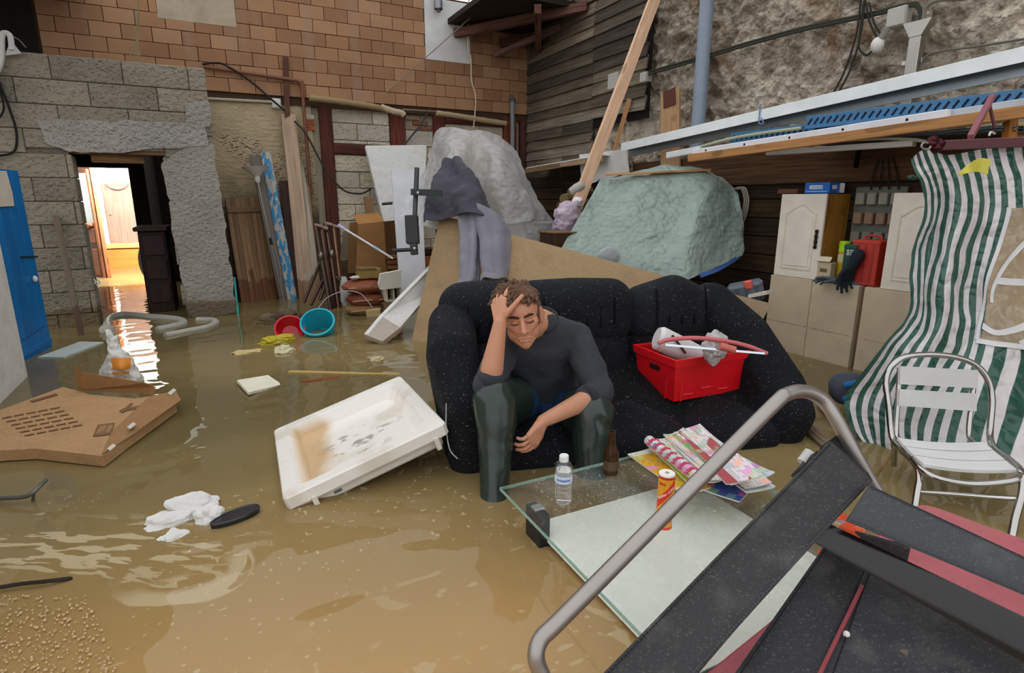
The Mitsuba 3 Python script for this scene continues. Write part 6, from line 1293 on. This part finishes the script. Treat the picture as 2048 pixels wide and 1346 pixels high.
part(t, 'emblem', wrap('Sika', 0.008, q, 0.0252, toward - 0.5, q[2] + 0.15), 'matte', '#c9301c', smooth=False)

# ------------------------------------------------------------------ heap of magazines
def f_print(p, n, uv):
    i = dr.floor(uv.x / 100); u = uv.x - 100 * i; v = uv.y
    rnd = lambda k: cell_rand(dr.floor(u * 34 + 0.6 * dr.floor(v * 15)), dr.floor(v * 26), i * 7 + k)
    col = mi.Color3f(rnd(1), 0.6 * rnd(2), 0.8 * rnd(3)); pic = smoothstep(0.66, 0.7, rnd(4))
    lines = smoothstep(0.5, 0.6, noise(u * 60, dr.floor(v * 120), i)) * smoothstep(0.4, 0.5, v * 120 - dr.floor(v * 120))
    c = pcol(uv); c = mix(c, col, pic * 0.55); return mix(c, (0.12, 0.1, 0.12), 0.45 * lines * (1 - pic))
scene['print'] = two(prin(proc(f_print), 0.35))
mag = ['#3a56a8', '#d8d4c8', '#d5a41e', '#c9cfd6', '#dcd6cf', '#c23a6a', '#b7c43a', '#dfdad2', '#9aa06a', '#e0d5d8', '#b04a4e', '#d9d2c6', '#dde2e8', '#e6dfda', '#c7d0d8', '#cdbdbd']
mlab = ['flat blue magazine at the bottom of the heap', 'pale magazine low at the left of the heap', 'yellow-spined magazine sticking out below the rolled one', 'pale blue-lettered magazine lying low at the right of the heap', 'thick curled pale magazine in the middle of the heap', 'pink and white rolled magazine along the front of the heap', 'lime green magazine squeezed above the rolled one', 'pale magazine with wavy pages under the top of the heap', 'olive magazine near the back of the heap', 'pinkish magazine at the very back of the heap', 'dark red magazine fanned at the right end of the heap', 'cream magazine fanned at the back left of the heap', 'white magazine with blue print on top of the heap', 'pale pink magazine lying over the right-hand end', 'grey-blue leaflet on the right-hand tip of the heap', 'reddish white magazine at the top left of the heap']
mrow = [((1375, 945), (1500, 985), 0.20, 0.002), ((1285, 905), (1372, 960), 0.15, 0.004), ((1290, 912), (1395, 985), 0.12, 0.010), ((1400, 910), (1520, 962), 0.19, 0.014), None, ((1296, 893), (1396, 972), 0.10, 0.030)] + [None] * 7 + [((1415, 905), (1518, 972), 0.11, 0.05), ((1440, 925), (1522, 980), 0.12, 0.036), None]
fan = [6, 7, 15, 4, 12, 11, 8, 10, 9]
for k, i in enumerate(fan):
    s_ = k / 8
    mrow[i] = ((1308 + 72 * s_ + RNG.uniform(-6, 6), 891 - 26 * s_ + RNG.uniform(-4, 4)), (1405 + 95 * s_ + RNG.uniform(-12, 12), 966 + 2 * s_ + RNG.uniform(-6, 6)), 0.085, 0.026 + 0.0075 * k)
for i, ((ax0, ay0), (bx0, by0), w, z) in enumerate(mrow):
    p0, p1 = P(ax0, ay0, z=TZ + z + 0.004), P(bx0, by0, z=TZ + z + 0.004)
    if i == 3 or i == 14 or i == 13: p1 = p1 - A(0, 0, 0.004)
    d = p1 - p0; l = np.linalg.norm(d); m = frame(d, (0, 0, 1), p0); sd = i * 1.7
    t = thing('magazine', mlab[i], 'magazine', 'magazines heaped on the glass table')
    if i == 5:  # the rolled one
        th_ = np.linspace(0.4, 2 * np.pi * 1.6, 60); r_ = 0.026 - 0.0022 * th_
        fn = lambda u, v: (m @ np.stack([u * l, np.interp(v, np.linspace(0, 1, 60), r_ * np.cos(th_)), 0.024 + np.interp(v, np.linspace(0, 1, 60), r_ * np.sin(th_)), 0 * u + 1], -1)[..., None])[..., :3, 0]
        g = grid(fn, 8, 60); uvs = np.stack(np.meshgrid(np.linspace(0, l, 8), np.linspace(0, .25, 60), indexing='ij'), -1).reshape(-1, 2)
        scene[t + '__cover'] = mikit.ply(g, 'print', smooth=True, uv=np.c_[uvs[:, 0] + pal('#d8d0d2') * 100 + 50, uvs[:, 1]])
        for j in range(7): part(t, 'stripe', cat(*[ball((m @ A(0.04 + j * (l - 0.08) / 6, 0.0235 * math.cos(a), 0.024 + 0.0235 * math.sin(a), 1))[:3], (0.009, 0.009, 0.004), 1) for a in (1.0, 1.6, 2.2, 2.8)]), 'satin', '#b83a60')
        continue
    tilt = 0.22 if i in fan else 0.03
    curl = 0.012 if i in (4, 7, 11, 12, 15) else 0.003
    fn = lambda u, v, k=0.0: (m @ np.stack([u * l, (v - 0.5) * w, k + tilt * v * w + curl * (2 * v - 1) ** 2 + 0.003 * np.sin(u * 7 + sd) * (0.3 + v), 0 * u + 1], -1)[..., None])[..., :3, 0]
    g = grid(lambda u, v: fn(u, v, 0.005), 14, 10); uvs = np.stack(np.meshgrid(np.linspace(0, l, 14), np.linspace(0, w, 10), indexing='ij'), -1).reshape(-1, 2)
    scene[t + '__cover'] = mikit.ply(g, 'print', smooth=True, uv=np.c_[uvs[:, 0] + pal(mag[i]) * 100 + 50 + i, uvs[:, 1]])
    part(t, 'pages', grid(lambda u, v: fn(u * 0.985 + 0.006, v * 0.97 + 0.015, 0.0045), 14, 10, 0.006), 'matte', ['#d5cfc6', '#c9c2ba', '#dcd8d2'][i % 3])

# ------------------------------------------------------------------ black strap chair upended over the red bench, at the lower right
t = thing('red_bench', 'dusty red upholstered bench top behind the black strap chair', 'bench')
RZ = 0.15
rc_ = [P(1842, 1004, z=RZ), P(2420, 1215, z=RZ), P(2100, 1700, z=RZ), P(1280, 1460, z=RZ)]
rp = sg.Polygon([(q[0], q[1]) for q in rc_]).buffer(-0.05).buffer(0.05, quad_segs=8)
part(t, 'cushion', extr(rp, 0.05, trimesh.transformations.translation_matrix((0, 0, RZ - 0.05))), 'dirty', '#b4646a', smooth=30); part(t, 'edge', tube([A(x, y, RZ - 0.02) for x, y in np.array(rp.exterior.coords)[:-1]], 0.014, 8, True), 'satin', '#9a464e'); part(t, 'base', extr(rp.buffer(-0.08), 0.3, trimesh.transformations.translation_matrix((0, 0, RZ - 0.36))), 'satin', '#3a1c1e', smooth=False)
t = thing('strap_chair', 'tipped black leather strap chair with a bent chromed tube frame filling the lower right corner', 'chair')
ch = R_((1120, 1420, 1.0), (1082, 1346, 1.0), (1072, 1310, 1.0), (1082, 1278, 1.01), (1110, 1250, 1.02), (1200, 1160, 1.05), (1400, 958, 1.14), (1545, 812, 1.22), (1575, 788, 1.24), (1610, 783, 1.26), (1645, 800, 1.27), (1672, 838, 1.26), (1705, 900, 1.25), (1740, 962, 1.25), (1768, 1006, 1.25))
part(t, 'frame', tube(ch, 0.0155, 18), 'metal', '#a8a19c', smooth=True, label='chromed tube frame with a worn matt finish')
def strap(c, n, th=0.012, col='#2b2a2c', mat='leather', bow=0.0, nu=14, stitch=True):
    q = [P(a, b, d=d_) for a, b, d_ in c]; nf = nrm(np.cross(q[1] - q[0], q[3] - q[0])); nf = nf if nf @ (EYE - q[0]) > 0 else -nf
    k = part(t, n, grid(lambda u, v: lerp4(q, u, v) + nf * (bow * 4 * u * (1 - u) - 0.004 * (2 * v - 1) ** 8)[..., None], nu, 8, th if np.cross(q[1] - q[0], q[3] - q[0]) @ nf > 0 else -th), mat, col)
    if stitch:
        for v in (0.05, 0.95):
            pts = [lerp4(q, u, v) + nf * (bow * 4 * u * (1 - u) + 0.0004) for u in np.linspace(0.01, 0.99, 91)]
            part(k, 'stitching', cat(*[tube([pts[i], pts[i] * 0.35 + pts[i + 1] * 0.65], 0.0011, 4) for i in range(0, 90)]), 'matte', '#1a191b' if v < .5 else '#555256')
    return k
strap([(1660, 880, 1.235), (1135, 1420, 0.97), (1330, 1420, 0.93), (1745, 962, 1.18)], 'back_strap', bow=-0.02, nu=24)
strap([(1645, 890, 1.24), (1700, 850, 1.3), (1750, 958, 1.24), (1735, 968, 1.19)], 'strap_fold', stitch=False, col='#222124')
strap([(1610, 915, 1.26), (1580, 950, 1.25), (1600, 945, 1.25), (1640, 900, 1.25)], 'strap_fold', stitch=False, col='#3a393b')
strap([(1740, 968, 1.16), (2110, 1140, 1.02), (2110, 1215, 1.0), (1695, 1040, 1.13)], 'seat_strap', col='#3c3e42', nu=18)
strap([(1625, 1030, 1.20), (2110, 1262, 1.0), (2110, 1360, 0.99), (1600, 1068, 1.19)], 'cross_strap', th=0.02, col='#17120f', mat='rubber', stitch=False, nu=18)
strap([(1712, 1062, 1.19), (1822, 1092, 1.17), (1812, 1135, 1.16), (1740, 1105, 1.18)], 'cross_fold', th=0.004, stitch=False, col='#3a3334')
strap([(1655, 1085, 1.24), (1420, 1420, 1.0), (1625, 1420, 0.975), (1738, 1138, 1.225)], 'seat_strap', col='#27272a')
strap([(1728, 1122, 1.24), (1610, 1420, 0.98), (2200, 1560, 0.88), (2110, 1330, 1.07)], 'seat_panel', bow=0.0, col='#2f2f33', nu=20)
part(t, 'piping', tube([P(1724, 1172, d=1.185), P(1614, 1400, d=0.985)], 0.004, 8), 'satin', '#8a3a42', label='thin red piping')
part(t, 'end_cap', tube([P(1622, 905, d=1.27), P(1606, 926, d=1.265)], 0.014, 12), 'satin', '#c9c8c4')
solo('pebble', 'white pebble on the red piping of the strap chair', 'pebble', lump(P(1693, 1268, d=1.085), 0.006, 2, 0.2, 2, 1), 'satin', '#d8d6d2')
solo('mud_crumb', 'dry crumb of mud on the black seat panel', 'crumb', lump(P(1808, 1305, d=1.035), (0.008, 0.006, 0.004), 3, 0.4, 2, 2), 'concrete', '#6a6458')
t = thing('bright_packet', 'red and yellow patterned packet under the strap chair', 'packet')
q = [P(1668, 1030, z=RZ + 0.03), P(1735, 1060, z=RZ + 0.03), P(1712, 1080, z=RZ + 0.03), P(1660, 1055, z=RZ + 0.03)]
g = grid(lambda u, v: lerp4(q, u, v), 6, 6, 0.02); scene[t + '__wrapper'] = mikit.ply(g, 'print', smooth=False, uv=np.c_[np.array(g.vertices)[:, 0] * 1.5 + pal('#c8421c') * 100 + 50, np.array(g.vertices)[:, 1] * 1.5])
part(t, 'stripe', tube([q[0] + A(0, 0, .002), q[1] + A(0, 0, .002)], 0.006, 6), 'satin', '#d8a41c')
solo('red_strip', 'small bright red strip on the glass table edge under the strap chair', 'strip', sheet([[P(1634, 1102, z=.16), P(1650, 1115, z=.165), P(1668, 1135, z=.16)], [P(1640, 1098, z=.16), P(1656, 1112, z=.165), P(1672, 1128, z=.16)]], 10, 4, 0.002, 9, 3, 0.003), 'satin', '#d0381e')

# ------------------------------------------------------------------ afloat in the foreground
t = thing('shower_tray', 'dirty white square shower tray tilted in the water before the sofa', 'shower tray')
ty0, ty1, ty2 = P(558, 855, z=.035), P(565, 1000, z=.045), P(892, 845, z=.24)
ux_, uy_ = ty2 - ty1, ty0 - ty1; lx, ly = float(np.linalg.norm(ux_)), float(np.linalg.norm(uy_)); ux_ = nrm(ux_); uz_ = nrm(np.cross(ux_, uy_)); uz_ = uz_ if uz_[2] > 0 else -uz_; uy_ = np.cross(uz_, ux_)
MS = np.vstack([np.c_[ux_, uy_, uz_, ty1], [0, 0, 0, 1]])
def rrect(o, r): return sg.box(o, o, lx - o, ly - o).buffer(-r).buffer(r, quad_segs=6)
def ring_loft(specs):
    vs, fs, n = [], [], None
    for o, r, z in specs:
        e = np.array(rrect(o, r).exterior.segmentize(0.5).coords)[:-1] if False else None
        g = rrect(o, r).exterior; n = 120; c = np.array([g.interpolate(k / n, normalized=True).coords[0] for k in range(n)])
        a = np.argmin(np.arctan2(c[:, 1] - ly / 2, c[:, 0] - lx / 2)); c = np.roll(c, -a, 0)
        if (np.roll(c, -1, 0)[:, 1] * c[:, 0] - np.roll(c, -1, 0)[:, 0] * c[:, 1]).sum() < 0: c = np.roll(c[::-1], 1, 0)
        vs.append(np.c_[c, np.full(n, z)])
    for k in range(len(vs) - 1):
        for j in range(n): fs += [[k * n + j, k * n + (j + 1) % n, (k + 1) * n + (j + 1) % n], [k * n + j, (k + 1) * n + (j + 1) % n, (k + 1) * n + j]]
    v = np.vstack(vs + [[[lx / 2, ly / 2, specs[-1][2]]]]); m = len(v) - 1; kk = len(vs) - 1
    for j in range(n): fs.append([kk * n + j, kk * n + (j + 1) % n, m])
    b = trimesh.Trimesh(v, fs, process=False); b.apply_transform(MS); return b
def f_tray(p, n, uv):
    m = fbm(uv.x * 6, uv.y * 6, 1.0, 4); s = fbm(uv.x * 18, uv.y * 26, 3.0, 3)
    c = mix(L('#e9e4dc'), L('#c9bda8'), 0.5 * smoothstep(0.5, 0.75, m))
    inside = smoothstep(0.06, 0.10, dr.minimum(dr.minimum(uv.x, lx - uv.x), dr.minimum(uv.y, ly - uv.y)))
    pool = smoothstep(0.05, -0.06, uv.x - 0.19 - 0.12 * (m - 0.5) - 0.08 * uv.y) * inside
    c = mix(c, L('#c2985a'), 0.8 * pool)
    smear = smoothstep(0.55, 0.72, s) * smoothstep(0.23, 0.1, dr.sqrt(dr.square(uv.x - 0.36) + dr.square((uv.y - 0.36) * 1.1)))
    c = mix(c, L('#5a544c'), 0.6 * smear)
    return mix(c, L('#8a7250'), 0.35 * inside * smoothstep(0.02, 0.0, dr.abs(dr.minimum(uv.x, uv.y) - 0.1)) * m)
scene['traymat'] = two(prin(proc(f_tray), 0.25, specular=0.6))
bm = ring_loft([(0.03, 0.04, -0.075), (0.0, 0.015, -0.05), (0.0, 0.015, -0.006), (0.006, 0.012, 0.0), (0.055, 0.05, 0.0), (0.065, 0.05, -0.006), (0.10, 0.06, -0.055), (0.13, 0.06, -0.062)])
loc = (np.linalg.inv(MS) @ np.c_[bm.vertices, np.ones(len(bm.vertices))].T).T[:, :2]
sm = trimesh.graph.smooth_shade(bm, angle=math.radians(25), facet_minarea=None); loc = (np.linalg.inv(MS) @ np.c_[sm.vertices, np.ones(len(sm.vertices))].T).T[:, :2]
scene[t + '__basin'] = mikit.ply(sm, 'traymat', smooth=True, uv=loc)
part(t, 'underside', bx((0.05, 0.04, -0.11), (lx - 0.03, ly - 0.05, -0.07), 0.01, MS), 'satin', '#d9d2c6')
for x in (0.09, lx - 0.07): part(t, 'foot', bx((x, -0.004, -0.1), (x + 0.02, 0.02, -0.04), 0.003, MS), 'satin', '#ddd6ca')
part(t, 'sticker', bx((0.17, 0.035, -0.09), (0.2, 0.0385, -0.08), 0, MS), 'matte', '#6a6a6a')
# flattened cardboard box
t = thing('flattened_box', 'large flattened brown cardboard box floating at the left edge with its flap standing up', 'cardboard box')
bz = 0.055
bp_ = [(-60, 905), (70, 897), (205, 912), (250, 878), (352, 806), (345, 783), (300, 792), (270, 797), (180, 789), (150, 780), (125, 774), (60, 798), (-60, 842)]
bw = np.array([P(a, b, z=bz)[:2] for a, b in bp_])
m = trimesh.transformations.translation_matrix((0, 0, bz - 0.05)); part(t, 'panel', extr(sg.Polygon(bw), 0.05, m), 'dirty', '#b08a62', smooth=False)
fl = [P(158, 781, z=bz), P(308, 790, z=bz), P(309, 774, z=0.10), P(290, 766, z=0.13), P(162, 744, z=0.17), P(150, 727, z=0.23), P(152, 760, z=0.12)]
part(t, 'flap', cat(panel([fl[0], fl[1], fl[2], fl[3], fl[4]], 0.006), panel([fl[0], fl[4], fl[5], fl[6]], 0.006)), 'dirty', '#a3794e', smooth=False)
part(t, 'fold', panel([P(205, 908, z=bz + .004), P(268, 868, z=bz + .004), P(362, 800, z=bz + .02), P(352, 782, z=bz + .03), P(300, 792, z=bz + .006), P(225, 862, z=bz + .004)], 0.006), 'dirty', '#96704a', smooth=False)
for a in ((343, 782), (262, 850), (222, 893)): part(t, 'tape', panel([P(a[0] - 8, a[1] + 4, z=bz + .032), P(a[0] - 2, a[1] + 8, z=bz + .032), P(a[0] + 10, a[1] - 2, z=bz + .034), P(a[0] + 4, a[1] - 6, z=bz + .034)], 0.002), 'gloss', '#cfc6bb', smooth=False)
pr = []
def onbox(px): return panel([P(a, b, z=bz + 0.0025) for a, b in px], 0.002)
for r in range(6):
    x0, y0 = 0 + r * 9, 838 + r * 7 - 2
    for w_ in range(5):
        a = x0 + w_ * 24 + 4; pr.append(onbox([(a, y0 - w_ * 4.6), (a + 19, y0 - w_ * 4.6 - 3.6), (a + 20, y0 - w_ * 4.6 - 2.3), (a + 1, y0 - w_ * 4.6 + 1.3)]))
for px in ([(60, 802), (112, 787), (116, 790), (64, 805)], [(238, 822), (262, 810), (258, 816), (300, 806), (290, 814), (252, 822), (246, 826)], [(250, 816), (262, 806), (266, 808), (256, 817)], [(186, 872), (196, 850), (230, 846), (222, 869), (190, 873)]): pr.append(onbox(px))
part(t, 'print', cat(*pr), 'matte', '#735639', smooth=False, label='dark printed lines of text, arrow and symbols', stuff=True)
part(t, 'symbol', cat(onbox([(192, 868), (200, 853), (214, 851), (207, 866)]), onbox([(211, 866), (217, 851), (227, 850), (220, 864)])), 'matte', '#a07c56', smooth=False)
# carrier bag
t = thing('carrier_bag', 'white plastic carrier bag with an orange print standing behind the flattened box', 'bag')
q = P(238, 770, z=0)
bgm = skin([hull((q + A(0, .1, .03), .075), (q + CR * .06 + A(0, .1, .02), .07), (q - CR * .07 + A(0, .1, .02), .06), (q + A(0, .1, .15), .06)), hull((q + A(0, .1, .16), .055), (q + A(-.01, .12, .25), .03)), hull((q + A(-.01, .12, .24), .03), (q + A(-.03, .13, .32), .012)), hull((q + A(-.01, .12, .24), .03), (q + A(.02, .13, .29), .010))], 0.010, 3); v = np.array(bgm.vertices); v = v + np.array(bgm.vertex_normals) * (rug(v, 14, 0.022, 6) + 0.012 * np.abs(rug(v, 30, 1.0, 9)))[:, None]
part(t, 'body', trimesh.Trimesh(v, bgm.faces, process=False), 'tarp', '#d5d3cd', smooth=True)
v = P(238, 728, d=dep(q) - 0.03)
part(t, 'print', sheet([[P(a, b, d=dep(q) - 0.02 + c) for a, b, c in r] for r in (((224, 717, .02), (240, 716, -.01), (261, 716, .03)), ((226, 732, .0), (240, 732, -.03), (261, 730, .02)), ((226, 738, .0), (240, 739, -.03), (260, 737, .02)))], 10, 10, 0.004, 14, 2, 0.004), 'satin', '#dd8a2c', label='orange printed block')
part(t, 'print', sheet([[P(a, b, d=dep(q) - 0.03 + c) for a, b, c in r] for r in (((226, 744, .0), (240, 744, -.03), (258, 743, .02)), ((226, 749, .0), (240, 749, -.03), (257, 748, .02)))], 10, 4, 0.002, 14, 2, 0.004), 'satin', '#c9822f')
solo('white_rag', 'crumpled white rag floating before the shower tray', 'rag', cat(*[lump(P(a, b, z=z_), r, 1.5, 0.5, 4, 60 + i) for i, (a, b, z_, r) in enumerate(((385, 1015, .01, (.085, .06, .05)), (345, 1040, .0, (.08, .05, .035)), (420, 1030, .005, (.05, .055, .04)), (345, 1075, -.005, (.045, .035, .02)), (320, 1055, -.005, (.04, .03, .02))))]), 'cloth', '#dcdad6')
t = thing('black_shoe', 'black rubber shoe floating sole up beside the white rag', 'shoe')
q = P(472, 1038, z=0.0); d = nrm(P(503, 1026, z=0) - P(442, 1050, z=0)); mm = frame(d, (0, 0, 1), q)
part(t, 'sole', extr(sg.Polygon([(math.cos(a) * 0.085, math.sin(a) * (0.034 + 0.006 * math.cos(a))) for a in np.linspace(0, 6.28, 40)[:-1]]), 0.03, mm @ trimesh.transformations.translation_matrix((0, 0, -0.012))), 'rubber', '#1b1c20'); part(t, 'welt', tube([(mm @ A(math.cos(a) * 0.083, math.sin(a) * (0.033 + 0.006 * math.cos(a)), 0.017, 1))[:3] for a in np.linspace(0, 6.28, 40)[:-1]], 0.005, 6, True), 'rubber', '#26272c')
t = thing('bent_rod', 'bent grey metal rod with a fork sticking out of the water at the left edge', 'rod')
part(t, 'rod', tube(spline([P(-30, 1002, z=.0), P(0, 997, z=.02), P(45, 994, z=.03), P(62, 988, z=.04), P(80, 972, z=.06), P(94, 958, z=.08)]), 0.008, 10), 'metal', '#7a7a74'); part(t, 'prong', tube([P(68, 982, z=.045), P(66, 1001, z=0.0)], 0.006, 8), 'metal', '#8a8a84')
solo('driftwood', 'thin black stick lying along the edge of the bare gravel', 'stick', tube(spline([P(-20, 1178, z=.012), P(40, 1168, z=.016), P(90, 1163, z=.014), P(145, 1156, z=.004)]), [0.006] * 24 + [0.003], 8), 'oldwood', '#3a332c')
solo('gravel_chips', 'pale and dark chips scattered on the bare sandy gravel', 'gravel', cat(*[lump(P(*xy, z=0.006), RNG.uniform(.0015, .004), 3, .3, 0, i) for i, xy in enumerate(np.c_[RNG.uniform(-30, 230, 500), RNG.uniform(1190, 1360, 500)]) if xy[0] < 240 - (1330 - xy[1]) * 0.5]), 'matte', '#c9ad86', kind='stuff')

PALR, PALG, PALB = (mi.Float([c[i] for c in PAL]) for i in range(3))
